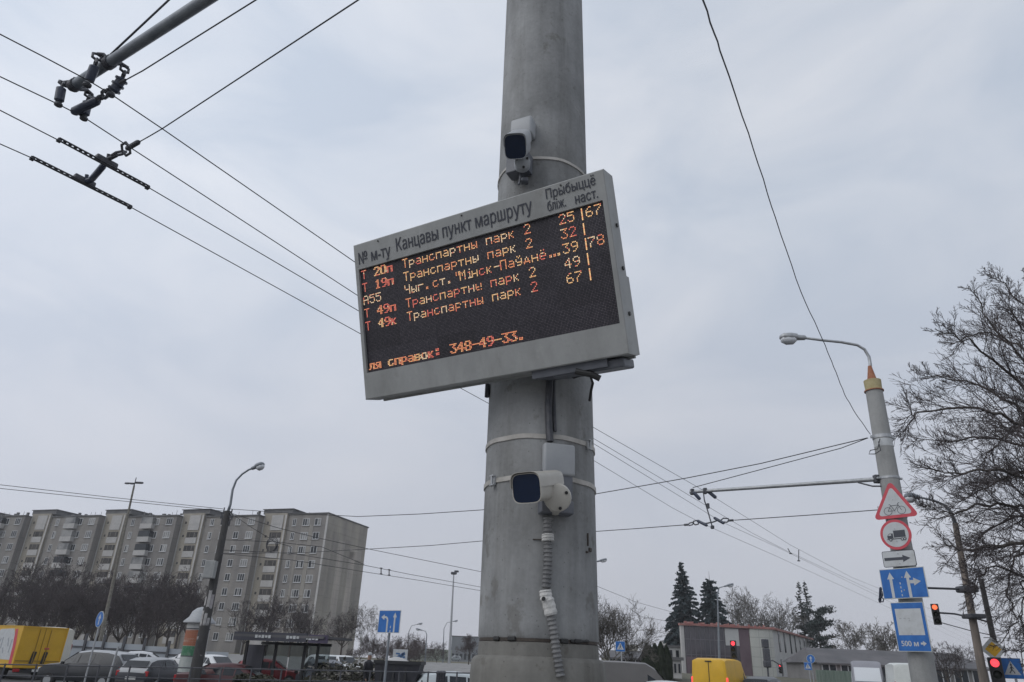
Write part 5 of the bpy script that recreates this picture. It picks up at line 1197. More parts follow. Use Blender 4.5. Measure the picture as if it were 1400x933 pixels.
# scruffy bush with dry pale leaves by the container
R = random.Random(14); b1, b2 = MB(), MB()
for j in range(60):
    a = R.uniform(0, 6.28); p = [Vector((R.gauss(0, .5), R.gauss(0, .3), 0))]; d = Vector((cos(a) * .4, sin(a) * .4, 1)).normalized()
    for i in range(4): d = (d + Vector((R.gauss(0, .25), R.gauss(0, .25), 0))).normalized(); p.append(p[-1] + d * .42)
    b1.tube(p, [.02, .016, .012, .009, .006], 3, caps=False)
    for i in range(34):
        c = p[R.randint(2, 4)] + Vector((R.gauss(0, .22), R.gauss(0, .2), R.gauss(0, .2))); v = Vector((R.gauss(0, 1), R.gauss(0, 1), R.gauss(0, 1))).normalized() * .09; w = v.orthogonal().normalized() * .05; b2.add([c - v, c + w, c + v, c - w], [(0, 1, 2, 3)], 0 if R.random() < .7 else 1)
t = thing('bush', 'scruffy bush with pale dry leaves beside the standing person', 'bush', (0, 0, 0)); b1.build('stem', M['twig'], t); b2.build('leaf_mass', [M['shrub'], M['shrub_pale']], t); place_tree(t, t['label'], 489, 906, 33, 'bush', base_h=1.9); t.scale = (1.3, 1.3, t.scale.z)
t2 = copy_tree(t); place_tree(t2, 'low dark bush between the parked cars and the pale-leaved bush', 466, 912, 34, 'bush', base_h=1.9, rz=1.8)
# ================================================================ vehicles
CAR = {   # stations along the length: x, z bottom, z belt, z roof, half width belt, half width roof
 'hatch': [(-2.02, .42, .80, .84, .70, .60), (-1.96, .30, .92, .98, .80, .66), (-1.62, .28, .95, 1.36, .85, .62), (-1.2, .28, .95, 1.46, .87, .60), (-.3, .28, .93, 1.50, .87, .60), (.30, .28, .92, 1.44, .87, .60), (1.02, .28, .90, .97, .85, .66), (1.6, .28, .82, .88, .82, .62), (1.95, .30, .66, .72, .74, .52), (2.05, .40, .58, .60, .62, .45)],
 'sedan': [(-2.28, .45, .86, .90, .70, .58), (-2.2, .32, .94, 1.0, .80, .62), (-1.62, .28, .96, 1.06, .86, .64), (-.95, .28, .95, 1.40, .88, .58), (-.2, .28, .93, 1.45, .88, .60), (.35, .28, .92, 1.38, .88, .60), (1.08, .28, .90, .97, .86, .66), (1.75, .28, .82, .87, .84, .62), (2.18, .32, .66, .72, .74, .52), (2.28, .42, .58, .60, .62, .45)],
 'suv': [(-2.2, .48, .98, 1.02, .76, .64), (-2.14, .34, 1.06, 1.25, .86, .68), (-1.85, .32, 1.08, 1.58, .91, .68), (-1.3, .32, 1.08, 1.68, .93, .68), (-.3, .32, 1.06, 1.71, .93, .68), (.35, .32, 1.05, 1.63, .93, .66), (1.08, .32, 1.03, 1.12, .91, .72), (1.8, .32, .98, 1.04, .89, .68), (2.15, .34, .82, .88, .82, .6), (2.25, .46, .7, .74, .7, .5)],
 'van': [(-2.72, .40, 1.25, 2.48, .90, .80), (-2.68, .30, 1.28, 2.60, .97, .86), (-2.2, .28, 1.28, 2.68, .99, .86), (0, .28, 1.28, 2.70, .99, .86), (1.15, .28, 1.26, 2.66, .99, .84), (1.55, .28, 1.24, 2.40, .98, .80), (2.25, .28, 1.18, 1.42, .96, .82), (2.62, .28, 1.02, 1.16, .92, .74), (2.84, .32, .82, .90, .82, .62), (2.92, .42, .66, .70, .7, .5)],
}
def vehicle(name, label, cat, loc, rz, kind, col, roofcol=None, lit=False, group=None, blind=False, mk=None, glass='glass_dark'):
    S = CAR[kind]; t = thing(name, label, cat, loc, rz, group); pm = mk or paint(name + '_paint', col); mats = [pm, paint(name + '_roof', roofcol) if roofcol else pm]  # roofcol puts the roof's pale sky reflection into its paint
    def ring(s):
        x, zb, ze, zr, wb, wr = s; h = [(wb * .90, zb), (wb * .985, zb + .12), (wb, (zb + ze) / 2), (wb * .985, ze), (wr + (wb - wr) * .12, zr - min(.09, (zr - ze) * .4)), (wr * .82, zr - .012), (0, zr)]
        return [Vector((x, y, z)) for y, z in h] + [Vector((x, -y, z)) for y, z in reversed(h[:-1])]
    rs = [ring(s) for s in S]; n = len(rs[0]); b = MB(); vs = [p for r in rs for p in r]; fs = []; 
    for i in range(len(rs) - 1):
        for k in range(n - 1): b_ = (i * n + k, (i + 1) * n + k, (i + 1) * n + k + 1, i * n + k + 1); b.f.append(b_); b.m.append(1 if k in (4, 5, 6, 7) and roofcol else 0)
        b.f.append((i * n + n - 1, (i + 1) * n + n - 1, (i + 1) * n, i * n)); b.m.append(0)
    b.v = [tuple(p) for p in vs]; b.f.append(tuple(range(n))); b.m.append(0); b.f.append(tuple(reversed([(len(rs) - 1) * n + k for k in range(n)]))); b.m.append(0)
    smooth_by_angle(b.build('body', mats, t), 32)
    def side(i0, k0, i1, k1, a=.10, c=.86, sgn=1):
        def pt(i, k, v): p = rs[i][3].lerp(rs[min(i + 1, len(rs) - 1)][3], k); q = rs[i][4].lerp(rs[min(i + 1, len(rs) - 1)][4], k); w = p.lerp(q, v); return Vector((w.x, (w.y + .012) * sgn, w.z))
        return [pt(i0, k0, a), pt(i1, k1, a), pt(i1, k1, c), pt(i0, k0, c)]
    panes = [(1, .75, 3, .55), (3, .65, 4, .55), (4, .65, 5, .55)] if kind in ('hatch', 'suv') else [(2, .6, 3, .75), (3, .85, 4, .6), (4, .7, 5, .55)] if kind == 'sedan' else [(4, .15, 5, .75)]
    if blind: panes = panes[-1:]
    for sgn in (1, -1):
        for pz in panes:
            q = side(*pz, sgn=sgn, a=.1 if kind != 'van' else .08, c=.86 if kind != 'van' else .62); b = MB(); b.add(q, [(0, 1, 2, 3) if sgn > 0 else (3, 2, 1, 0)]); b.build('side_window', M[glass], t)
    wsi = 5; 
    def topq(i, k0, k1, wd, off_):
        A, B_ = rs[i], rs[i + 1]
        def pt(k, s): m_ = A[6].lerp(B_[6], k); e = A[5].lerp(B_[5], k); return Vector((m_.x, s * abs(e.y) * wd, (m_.z * .5 + e.z * .5)))
        q = [pt(k0, -1), pt(k0, 1), pt(k1, 1), pt(k1, -1)]; nn = (q[1] - q[0]).cross(q[3] - q[0]).normalized(); nn = nn if nn.z > 0 else -nn
        return [p + nn * off_ for p in q]
    b = MB(); b.add(topq(wsi, .12, .92, 1.12, .022), [(0, 1, 2, 3)]); b.build('windscreen', M[glass], t)
    if kind != 'van':
        ri = 1 if kind in ('hatch', 'suv') else 2; b = MB(); b.add(topq(ri, .15, .9, 1.10, .022), [(0, 1, 2, 3)]); b.build('rear_window', M[glass], t)
    x0, x1 = S[0][0], S[-1][0]; wl = S[4][4]
    for wx in (x0 * .66, x1 * .64):
        for sgn in (1, -1):
            r = .33 if kind != 'van' else .36; rot = Matrix.Rotation(radians(90), 3, 'X'); b = MB(); b.lathe([(r * .62, -.11), (r * .95, -.11), (r, -.08), (r, .08), (r * .95, .11), (r * .62, .11)], (wx, sgn * (wl - .10), r), 20, rot=rot); w_ = smooth_by_angle(b.build('wheel', M['tyre'], t), 40)
            b = MB(); b.lathe([(r * .60, -.125), (r * .5, -.115), (.03, -.12), (.03, .12), (r * .5, .115), (r * .60, .125)], (wx, sgn * (wl - .10), r), 16, rot=rot); o_ = b.build('rim', M['rim'], None, origin=(0, 0, 0)); o_.parent = w_
    zl = S[1][2] - .12 if kind != 'van' else 1.72
    for sgn in (1, -1):
        b = MB(); b.rbox((x0 + .07, sgn * (S[1][4] - .09), zl - (.0 if kind != 'van' else .25)), (.12, .17, .22 if kind != 'van' else .42), .02); b.build('tail_light', M['lit_red'] if lit else M['red_lens'], t)
        b = MB(); b.rbox((x1 - .12, sgn * (S[-2][4] - .13), S[-2][2] - .02), (.16, .24, .13), .03); b.build('headlight', M['lamp_clear'], t)
        b = MB(); b.rbox((S[5][0] + .45, sgn * (wl + .08), S[5][2] + .05), (.12, .16, .12), .03); b.build('wing_mirror', M['trim_black'], t)
    b = MB(); b.box((x0 - .005, 0, S[0][2] - .2), (.02, .52, .11)); b.box((x1 + .005, 0, .42), (.02, .52, .11)); b.build('number_plate', M['plate'], t)
    b = MB(); b.rbox((x0 + .03, 0, .42), (.14, wl * 1.7, .20), .04); b.rbox((x1 - .03, 0, .40), (.14, wl * 1.55, .20), .04); b.build('bumper', M['trim_black'], t)
    return t
def at(px, Y): q = P(px, 900, Y=Y); return (q.x, q.y, gh(Y))
GP = 'cars parked in rows on the left'
vehicle('parked_car', 'black estate car with sky reflection painted pale on its roof, just right of the yellow box truck', 'car', at(128, 38), radians(170), 'suv', (.02, .022, .026), roofcol=(.34, .35, .36), group=GP)
vehicle('parked_car', 'silver hatchback partly behind the slim grey post, left car row', 'car', at(166, 45), radians(-28), 'hatch', (.46, .47, .46), group=GP)
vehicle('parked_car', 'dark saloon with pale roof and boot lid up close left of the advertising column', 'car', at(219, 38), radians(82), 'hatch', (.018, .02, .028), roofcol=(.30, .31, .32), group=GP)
vehicle('parked_car', 'olive silver saloon between the black estate and the dark saloon', 'car', at(187, 42), radians(60), 'sedan', (.30, .31, .28), group=GP)
vehicle('parked_car', 'pale grey car roof seen deepest in the left row by the pale fence', 'car', at(198, 52), radians(20), 'sedan', (.52, .53, .54), group=GP)
vehicle('parked_car', 'white car facing right between the left lamp pole and the bus shelter', 'car', at(296, 50), radians(-35), 'hatch', (.60, .61, .62), group=GP)
vehicle('parked_car', 'white car behind the left lamp pole foot, deeper in the row', 'car', at(268, 54), radians(-35), 'sedan', (.58, .58, .58), group=GP)
vehicle('parked_car', 'dark red car at the foot of the left lamp pole', 'car', at(326, 33.4), radians(4), 'sedan', (.06, .008, .010), group=GP)
vehicle('parked_car', 'bright red car seen through the bus shelter glass', 'car', at(371, 47), radians(8), 'hatch', (.20, .014, .02), group=GP)
vehicle('parked_car', 'dark blue-grey car right of the bus shelter, nose left', 'car', at(441, 36.5), radians(112), 'suv', (.07, .085, .11), group=GP)
for i, (x, c) in enumerate(((441, (.60, .61, .62)), (456, (.50, .53, .53)), (471, (.56, .57, .57)))):
    vehicle('parked_car', ('white car at the left end of the far row right of the shelter', 'pale green-grey car in the middle of the far row right of the shelter', 'light grey car at the right end of the far row right of the shelter')[i], 'car', at(x, 56), radians(-60), 'hatch', c, group=GP)
vehicle('passing_car', 'pale silver car passing in front of the grass, left of the near pole', 'car', at(634, 31), radians(12), 'hatch', (.44, .48, .49))
vehicle('distant_car', 'tiny grey car on the far road before the dark warehouse', 'car', at(621, 240), radians(215), 'suv', (.28, .30, .30))
vehicle('distant_car', 'tiny dark car on the far road half hidden by the near pole', 'car', at(650, 255), radians(180), 'hatch', (.05, .05, .055))
vehicle('silver_car', 'roof of a silver car between the grey van and the yellow van', 'car', at(914, 33), radians(40), 'sedan', (.50, .51, .52))
vehicle('dark_car', 'dark car roof just right of the yellow van', 'car', at(1044, 44), radians(55), 'suv', (.05, .055, .06))
vehicle('delivery_van', 'yellow high-roof delivery van waiting with lit brake lamps under the red signal', 'van', at(985, 43.5), radians(60), 'van', (.62, .36, .006), lit=True, mk=paint('van_yellow', (.62, .36, .006), .5, .05)).scale = (1, 1, .94)
van_y = [o for o in bpy.data.objects if o.get('category') == 'van' and 'yellow' in o.get('label', '')][0]
b = MB(); b.box((-2.735, 0, 1.5), (.03, .025, 2.0)); b.box((-2.73, 0, 2.50), (.05, .34, .06)); b.box((-2.735, .05, 1.35), (.03, .1, .14)); b.build('door_seam', M['trim_black'], van_y)
vehicle('panel_van', 'dull grey-brown windowless panel van right beside the near pole', 'van', at(846, 36.5), radians(-4), 'van', (.12, .115, .11), blind=True).scale = (1, 1, .80)
vehicle('panel_van', 'grey van with a pale windscreen, left of the signed pole foot', 'van', at(1182, 50), radians(245), 'van', (.22, .22, .24), glass='lamp_clear')
vehicle('panel_van', 'white van showing its rear beside the signed pole foot', 'van', at(1233, 46), radians(70), 'van', (.56, .58, .55))
vehicle('cream_van', 'cream white van peeking out right of the yellow box truck', 'van', at(62, 52), radians(-70), 'van', (.60, .58, .50))
vehicle('passing_car', 'rounded pale car just right of the signed pole foot', 'car', at(1282, 46), radians(100), 'suv', (.46, .47, .50))
# yellow box truck
c = P(52, 900, Y=43.5); trk = thing('box_truck', 'yellow box truck seen from behind with white graphic on its side, far left', 'truck', (c.x, c.y, gh(43.5)), radians(90 + 56))
M['truck_yellow'] = paint('truck_yellow', (.55, .32, .010), .5, .08)
b = MB(); b.rbox((3.0 - .0, 0, 1.665), (6.0, 2.42, 2.13), .04); b.build('cargo_box', M['truck_yellow'], trk)
b = MB(); b.box((-.012, 0, 2.71), (.05, 2.46, .06)); b.box((3, 1.20, 2.72), (6.02, .06, .05)); b.box((3, -1.20, 2.72), (6.02, .06, .05))
for s in (-1, 1): b.box((-.012, s * 1.2, 1.665), (.05, .06, 2.13))
b.build('edge_trim', M['sign_yellow'], trk)
b = MB(); b.box((-.02, 0, 1.66), (.02, .025, 2.0)); 
for s in (-.3, .3): b.tube([(-.045, s, .75), (-.045, s, 2.62)], .02, 8)
b.box((-.02, 0, .98), (.03, 2.3, .05)); b.build('door_seam', mat('door_seam_dark_yellow', (.30, .18, .015), .5), trk)  # seam, lock rods and rail in a darker yellow
b = MB()
for y in (-.18, .42): b.rbox((-.03, y - .12, 1.15), (.03, .20, .62), .03, rot=Matrix.Rotation(radians(8), 3, 'X'))
b.build('dark_emblem', M['trim_black'], trk)
b = MB(); b.rbox((-.03, -.32, 1.62), (.03, .24, .09), .02); b.build('red_emblem', M['sign_red'], trk)
b = MB(); q = [(.5, 1.0), (3.8, 1.0), (3.3, 1.9), (2.6, 2.55), (1.0, 2.6), (.55, 2.0)]
b.poly(q, Vector((0, 1.216, 0)), Vector((1, 0, 0)), Vector((0, 0, 1)), 0, 0); b.poly(q, Vector((0, -1.216, 0)), Vector((1, 0, 0)), Vector((0, 0, 1)), 0, 0)
for s in (1, -1):
    for k in range(7): x = .9 + k * .36; b.box((x, s * 1.219, 1.7 + .25 * sin(k * 2.3)), (.10, .006, .5 + .2 * cos(k * 1.7)), mi=1, rot=Matrix.Rotation(.5 * sin(k), 3, 'Y'))
    b.poly([(.18, .8), (.5, .8), (.62, 1.7), (.85, 2.55), (.55, 2.6), (.3, 1.8)], Vector((0, s * 1.217, 0)), Vector((1, 0, 0)), Vector((0, 0, 1)), 0, 2)
b.build('side_graphic', [M['sign_white'], M['grey_plastic'], M['sign_red']], trk)
b = MB(); b.rbox((7.0, 0, 1.45), (1.8, 2.05, 1.9), .18); smooth_by_angle(b.build('cab', M['truck_yellow'], trk), 40)
b = MB(); b.box((7.88, 0, 1.75), (.06, 1.7, .75)); b.box((7.2, 1.03, 1.75), (.8, .03, .6)); b.box((7.2, -1.03, 1.75), (.8, .03, .6)); b.build('cab_window', M['glass_dark'], trk)
b = MB(); b.box((3.6, 0, .52), (7.2, .9, .16)); b.box((.02, 0, .46), (.1, 2.2, .14)); b.build('chassis', M['trim_black'], trk)
for x in (1.6, 6.7):
    for s in (-1, 1): b = MB(); b.lathe([(.2, -.14), (.42, -.13), (.44, 0), (.42, .13), (.2, .14)], (x, s * .92, .44), 20, rot=Matrix.Rotation(radians(90), 3, 'X')); smooth_by_angle(b.build('wheel', M['tyre'], trk), 40)
for s in (-1, 1): b = MB(); b.rbox((-.05, s * .98, .50), (.06, .34, .16), .02); b.build('tail_light', M['red_lens'], trk)
b = MB(); b.box((-.05, -.1, .5), (.03, .52, .12)); b.build('number_plate', M['plate'], trk)

# ================================================================ street furniture on the left
L0, L1 = P(266, 925, Y=32), P(311.5, 699, Y=32); ldir = (L1 - L0) / (L1.z - L0.z)
def lp(z): return L0 + ldir * (z - L0.z)
lpole = thing('lamp_pole', 'dark weathered concrete lamp pole with a grey box and torn posters, left', 'pole', lp(0))
b = MB(); b.tube([lp(0), lp(2), lp(5), lp(L1.z)], [.245, .22, .17, .13], 24); smooth_by_angle(b.build('shaft', M['concrete_dark'], lpole, world=True), 40)
b = MB(); pts = [lp(L1.z - .1), P(315, 690, Y=32), P(318, 670, Y=32), P(323, 657, Y=32), P(331, 648.5, Y=32), P(340, 642.5, Y=31.9), P(347, 640, Y=31.9)]; b.tube(pts, [.07, .06, .055, .05, .045, .045, .04], 8); b.build('lamp_arm', M['arm_steel'], lpole, world=True, smooth=True)
lamp_head(lpole, P(344, 641, Y=31.9), P(361, 634, Y=31.8), 1.15, 'arm_steel')
b = MB(); q = P(287.5, 779, Y=31.6); b.rbox(q, (.46, .3, .72), .03); b.build('cabinet', M['housing'], lpole, world=True)
b = MB()
for x, y, w, h in ((289, 888, .26, .5), (283, 872, .22, .4), (279, 893, .2, .6), (297, 868, .16, .5), (293, 852, .18, .4), (272, 905, .22, .5)):
    q = P(x, y, Y=31.72); q.y = 31.7; b.tube([q - Vector((0, 0, h / 2)), q + Vector((0.03, .02, h / 2))], [w * .62, w * .6], 8)
b = MB(); rr = random.Random(4)
for z in (1.4, 2.2, 2.9, 3.6):
    for a0 in (-2.3, -1.4, -.7):
        c = lp(z + rr.uniform(-.3, .3)); r = .24 - z * .012; vs = []; aw = rr.uniform(.25, .38); hh = rr.uniform(.2, .38)
        for i in range(5):
            a = a0 + aw * (i / 2 - 1); vs += [(c.x + r * cos(a), c.y + r * sin(a), c.z - hh + .05 * rr.random()), (c.x + r * cos(a) + ldir.x * hh * 2, c.y + r * sin(a), c.z + hh - .06 * rr.random())]
        b.add(vs, [(2 * i, 2 * i + 2, 2 * i + 3, 2 * i + 1) for i in range(4)], rr.randint(0, 1))
b.build('torn_poster', [mat('poster_paper', (.30, .28, .29), .9, col2=(.42, .40, .40), scale=6), mat('poster_paper_white', (.46, .45, .44), .9, col2=(.30, .29, .29), scale=5)], lpole, world=True)
b = MB()
for z, s in ((L1.z - .25, .42), (L1.z - .05, .3), (L1.z - .5, .3)): b.box(lp(z), (s * 1.2, .12, .08)); b.tube([lp(z) + Vector((-s * .6, 0, -.1)), lp(z) + Vector((-s * .6, 0, .2))], .03, 6); b.tube([lp(z) + Vector((s * .6, 0, -.15)), lp(z) + Vector((s * .6, 0, .15))], .03, 6)
b.build('cross_bracket', M['steel_dark'], lpole, world=True)
for i, (pp, lab) in enumerate(([[( -40, 658, 26), (0, 663, 27.2), (150, 680, 30.2), (305, 696, 31.9)], 'upper cable from the left picture edge to the left lamp pole'], [[(-40, 663, 26), (0, 668, 27.2), (150, 683.5, 30.2), (306, 699, 31.9)], 'lower cable from the left picture edge to the left lamp pole'])):
    wire('overhead_cable', lab, [P(*q[:2], Y=q[2]) for q in pp], .012)
for pp, lab in (([(316, 702, 32), (380, 722, 33.5), (440, 737, 35), (512, 752.5, 37), (658, 782, 41)], 'straight cable slanting over the building corner towards the near pole'), ([(317, 703, 32), (345, 722, 32.3), (376, 741, 32.5), (398, 748, 32.6)], 'short cable from the left lamp pole down to the hanging coil'),
        ([(300, 752, 32), (400, 757, 34.3), (498, 773, 37), (560, 785.5, 40), (658, 803, 46)], 'upper far contact wire between the building and the near pole'), ([(302, 757, 32.5), (400, 766, 35), (498, 782, 39), (575, 794, 42.5), (658, 808, 47)], 'lower far contact wire between the building and the near pole'),
        ([(300, 738, 32), (376, 741, 32.5), (440, 748, 33), (498, 772, 37)], 'cable carrying the coil across the building face'),
        ([(812, 800, 50), (870, 823.5, 56), (915, 836, 64), (960, 846, 76)], 'upper far wire right of the near pole'), ([(812, 836, 50), (870, 842, 56), (915, 850, 64), (960, 857, 76)], 'lower far wire right of the near pole')):
    wire('overhead_cable', lab, [P(*q[:2], Y=q[2]) for q in pp], .013)
b = MB(); c = P(371, 747, Y=32.4)
for k in range(4): r = .24 + .03 * k; b.tube([c + Vector((r * cos(a / 12 * 2 * pi) * .8, .02 * k, r * sin(a / 12 * 2 * pi) + .03 * k)) for a in range(13)], .014, 5, caps=False)
tag(b.build('cable_coil', M['wire']), 'coil of spare cable hanging on the wires before the building', 'cable coil')
for x, lab in ((521, 'left tiny spreader on the far wires beside the building edge'), (532, 'right tiny spreader on the far wires beside the building edge')):
    b = MB(); a, c = P(x, 777 + (x - 521) * .2, Y=39), P(x, 785 + (x - 521) * .15, Y=39); b.tube([a, c], .03, 6); b.rbox(c, (.14, .1, .06), .02); b.rbox(a, (.14, .1, .05), .02); tag(b.build('wire_spreader', M['steel_dark']), lab, 'spreader', 'wire spreaders')
for pp, lab in (((868, 823, 870, 832), 'upper spreader clip on the far wires right of the near pole'), ((861, 832, 874, 842), 'lower spreader clip on the far wires right of the near pole'), ((1092, 752, 1092, 767), 'spreader on the wires above the pine'), ((1077, 750, 1081, 757), 'small spreader on the wires left of the one above the pine')):
    b = MB(); Y = 56 if pp[0] < 900 else 27; a, c = P(*pp[:2], Y=Y), P(*pp[2:], Y=Y); b.tube([a, c], .016, 6); b.rbox(c, (.10, .05, .04), .012); tag(b.build('wire_spreader', M['steel_dark']), lab, 'spreader', 'wire spreaders')

adv = thing('advertising_column', 'round advertising column with domed cap, orange and green posters, left', 'advertising column', (P(263, 900, Y=36).x, 36, 0))
za = P(272, 851, Y=36).z; zt = P(276, 834, Y=36).z; RA = .52
b = MB(); b.lathe([(RA, 0), (RA, za - .02)], n=40); smooth_by_angle(b.build('drum', M['render_grey'], adv), 40)
b = MB(); b.lathe([(RA + .20, za - .04), (RA + .20, za + .02), (RA * .98, za + .22), (RA * .8, za + .46), (RA * .45, za + .62), (.02, za + .68)], n=40); smooth_by_angle(b.build('dome_cap', M['white_plastic'], adv), 50)
def wrap(b, z0, z1, a0, a1, mi, r): 
    n = 14; vs = []
    for i in range(n + 1): a = radians(a0 + (a1 - a0) * i / n); vs += [(r * cos(a), r * sin(a), z0), (r * cos(a), r * sin(a), z1)]
    b.add(vs, [(2 * i, 2 * i + 2, 2 * i + 3, 2 * i + 1) for i in range(n)], mi)
M['post_orange'] = mat('orange_poster', (.30, .11, .06), .7, col2=(.34, .22, .17), scale=1.6, stretch=(.6, .6, 5), lo=.5, hi=.62); M['post_green'] = mat('green_poster', (.04, .16, .08), .7, col2=(.20, .28, .22), scale=2.2, lo=.5, hi=.66); M['post_white'] = mat('pale_poster', (.42, .44, .42), .7, col2=(.30, .34, .33), scale=3)
b = MB(); wrap(b, 2.05, za - .35, 150, 330, 0, RA + .006); wrap(b, 1.62, 2.04, 150, 330, 1, RA + .006); wrap(b, .95, 1.60, 150, 330, 2, RA + .006); wrap(b, .25, .90, 150, 330, 2, RA + .006); b.build('poster', [M['post_orange'], M['post_green'], M['post_white']], adv)
b = MB()
for z in (.92, 1.61, za - .3): b.lathe([(RA + .012, z - .025), (RA + .012, z + .025)], n=40)
b.build('hoop', M['steel_dark'], adv)

# bus shelter
S0, S1, S2 = P(337, 876, Y=34.5), P(434, 882.5, Y=33.2), P(459, 882, Y=33.0)
zr = S0.z; sh = thing('bus_shelter', 'dark framed glass bus shelter with dark fascia and small pale lettering', 'bus shelter', (S0.x, S0.y, 0)); S0.z = S1.z = S2.z = 0; dS = (S1 - S0).normalized(); nS = Vector((dS.y, -dS.x, 0))
M['fascia'] = mat('fascia_dark', (.030, .032, .045), .5, col2=(.045, .046, .062), scale=2); M['fascia_violet'] = mat('fascia_violet', (.055, .045, .085), .5, col2=(.07, .055, .10), scale=2)
b = MB(); wbox(b, S0, S1, zr, zr + .34, .12, 0, .9); wbox(b, S1, S2, zr - .02, zr + .30, .12, 1, .9); b.build('fascia', [M['fascia'], M['fascia_violet']], sh, world=True)
b = MB(); c = (S0 + S2) / 2 - nS * .2; b.box((c.x, c.y, zr + .20), ((S2 - S0).length, 2.3, .10), rz=atan2(dS.y, dS.x)); b.build('roof', M['slate'], sh, world=True)
b = MB()
for q0, k, z in ((S0.lerp(S1, .43), 5, zr + .17), (S1.lerp(S2, .28), 5, zr + .15), (S0.lerp(S1, .86), 4, zr + .17)):
    for i in range(k): q = q0 + dS * (i * .17 - .4) + nS * .915; b.box((q.x, q.y, z), (.12, .02, .12 - .03 * (i % 2)), rz=atan2(dS.y, dS.x))
b.build('fascia_lettering', M['sign_white'], sh, world=True)
for k in (.0, .42, .82, 1.0):
    q = S0.lerp(S1, k) - nS * .1; b = MB(); b.box((q.x, q.y, zr / 2), (.11, .11, zr)); b.build('post', M['trim_black'], sh, world=True)
M['shelter_glass'] = bpy.data.materials.new('shelter_glass'); M['shelter_glass'].use_nodes = True
_t = M['shelter_glass'].node_tree; _p = _t.nodes['Principled BSDF']; _p.inputs['Base Color'].default_value = (.35, .38, .38, 1); _p.inputs['Roughness'].default_value = .08; _p.inputs['Transmission Weight'].default_value = 1.0; _p.inputs['IOR'].default_value = 1.02
for k0, k1 in ((.01, .41), (.43, .81), (.83, .99)):
    b = MB(); wbox(b, S0.lerp(S1, k0) - nS * 1.1, S0.lerp(S1, k1) - nS * 1.1, .35, zr - .1, .012); b.build('glass_panel', M['shelter_glass'], sh, world=True)
b = MB(); wbox(b, S0 - nS * .95, S1 - nS * .95, .45, .52, .4); wbox(b, S0, S1, .30, .40, .06, 0, -1.1); wbox(b, S0, S1, zr - .12, zr, .08, 0, -1.06); b.build('bench', M['trim_black'], sh, world=True)
b = MB(); q = S0.lerp(S1, .06) - nS * .5; b.box((q.x, q.y, zr / 2), (.9, .08, zr - .3), rz=atan2(dS.y, dS.x)); b.build('side_panel', M['fascia'], sh, world=True)

# signs and posts on the left
def slim_pole(name, label, x0, y0, x1, y1, Y, r0, r1, m='galv', cat='post'):
    a, c = P(x0, y0, Y=Y), P(x1, y1, Y=Y); d = (c - a) / (c.z - a.z); g = a - d * (a.z - gh(Y)); b = MB(); b.tube([g, g.lerp(c, .5), c], [r0, (r0 + r1) / 2, r1], 12); t = thing(name, label, cat, g); smooth_by_angle(b.build('shaft', M[m], t, world=True), 40); return t, c
t, c = slim_pole('floodlight_mast', 'tall slim mast with crossed floodlights at the top, in front of the left building', 139, 868, 183.5, 664, 62, .16, .075, 'bark_light', 'mast')
b = MB(); b.box(c + Vector((0, 0, .2)), (1.25, .1, .07)); b.tube([c, c + Vector((0, 0, .7))], .04, 6); b.build('cross_arm', M['steel_dark'], t, world=True)
for s in (-.62, -.2, .3, .6): b = MB(); b.rbox(c + Vector((s, -.1, .14 + .1 * (s > 0))), (.34, .25, .14), .04, rz=.3 * s); b.build('floodlight', M['steel_dark'], t, world=True)
t = sign_thing('mandatory_sign', 'round blue sign with a white upward arrow in front of the mast foot', 136, 847, radians(-2), 30)
b = MB(); b.poly(circle(.30), F(0), U_, V_, .012, 4); b.poly(circle(.28), F(.0025), U_, V_, 0, 2); arrow(b, (0, .2), (0, -.2), .07, .22, .17, .005, 0); b.build('face', SIGN, t)
t.rotation_euler = (0, 0, radians(-38)); 
b = MB(); b.tube([(0, .05, -t.location.z), (0, .05, .3)], .035, 8); b.build('post', M['galv'], t)
slim_pole('slim_post', 'thin bare grey post standing between the parked cars, left', 148, 930, 162, 884, 32.5, .05, .04)
t = sign_thing('lane_sign', 'blue sign with white left-turn and straight lane arrows, left', 532, 850, radians(-32), 21.5)
b = MB(); w, h = .80, .60; b.poly([(-w / 2, -h / 2), (w / 2, -h / 2), (w / 2, h / 2), (-w / 2, h / 2)], F(0), U_, V_, .012, 4); w -= .03; h -= .03
b.poly([(-w / 2, -h / 2), (w / 2, -h / 2), (w / 2, h / 2), (-w / 2, h / 2)], F(.0025), U_, V_, 0, 2)
arrow(b, (.20, .24), (.20, -.285), .055, .14, .13, .005, 0); strip(b, [(-.06, -.285), (-.06, .05), (-.085, .10), (-.13, .115)], .055, .005, 0); arrow(b, (-.30, .115), (-.12, .115), .05, .15, .12, .0055, 0)
for k in range(2): strip(b, [(.07, -.285 + k * .11), (.07, -.225 + k * .11)], .025, .005, 0)
b.build('face', SIGN, t); b = MB(); b.tube([(0, .06, -t.location.z), (0, .06, .25)], .034, 8); b.build('post', M['arm_steel'], t)
def street_lamp(label, base, top, head, Y, group='distant street lamps', s=1.0):
    t, c = slim_pole('street_lamp', label, *base, *top, Y, .10, .05, 'arm_steel', 'street lamp'); t['group'] = group
    h = P(*head, Y=Y); m_ = Vector((c.x + (h.x - c.x) * .3, c.y, c.z + (h.z - c.z) * .8)); b = MB(); b.tube([c, m_, h], [.05, .04, .03], 6); b.build('lamp_arm', M['arm_steel'], t, world=True); d = (h - m_).normalized(); lamp_head(t, h, h + d * .75 * s, .85 * s, 'arm_steel'); return t
street_lamp('distant street lamp whose head hangs to the right above the bushes', (557, 905), (559, 864), (570, 854), 100)
street_lamp('distant street lamp with its head bent left over the green fence', (581, 905), (583.5, 868), (577, 862), 88)
street_lamp('distant street lamp with its head bent right, beside the tall slim mast', (606, 890), (607, 860), (619, 850), 110)
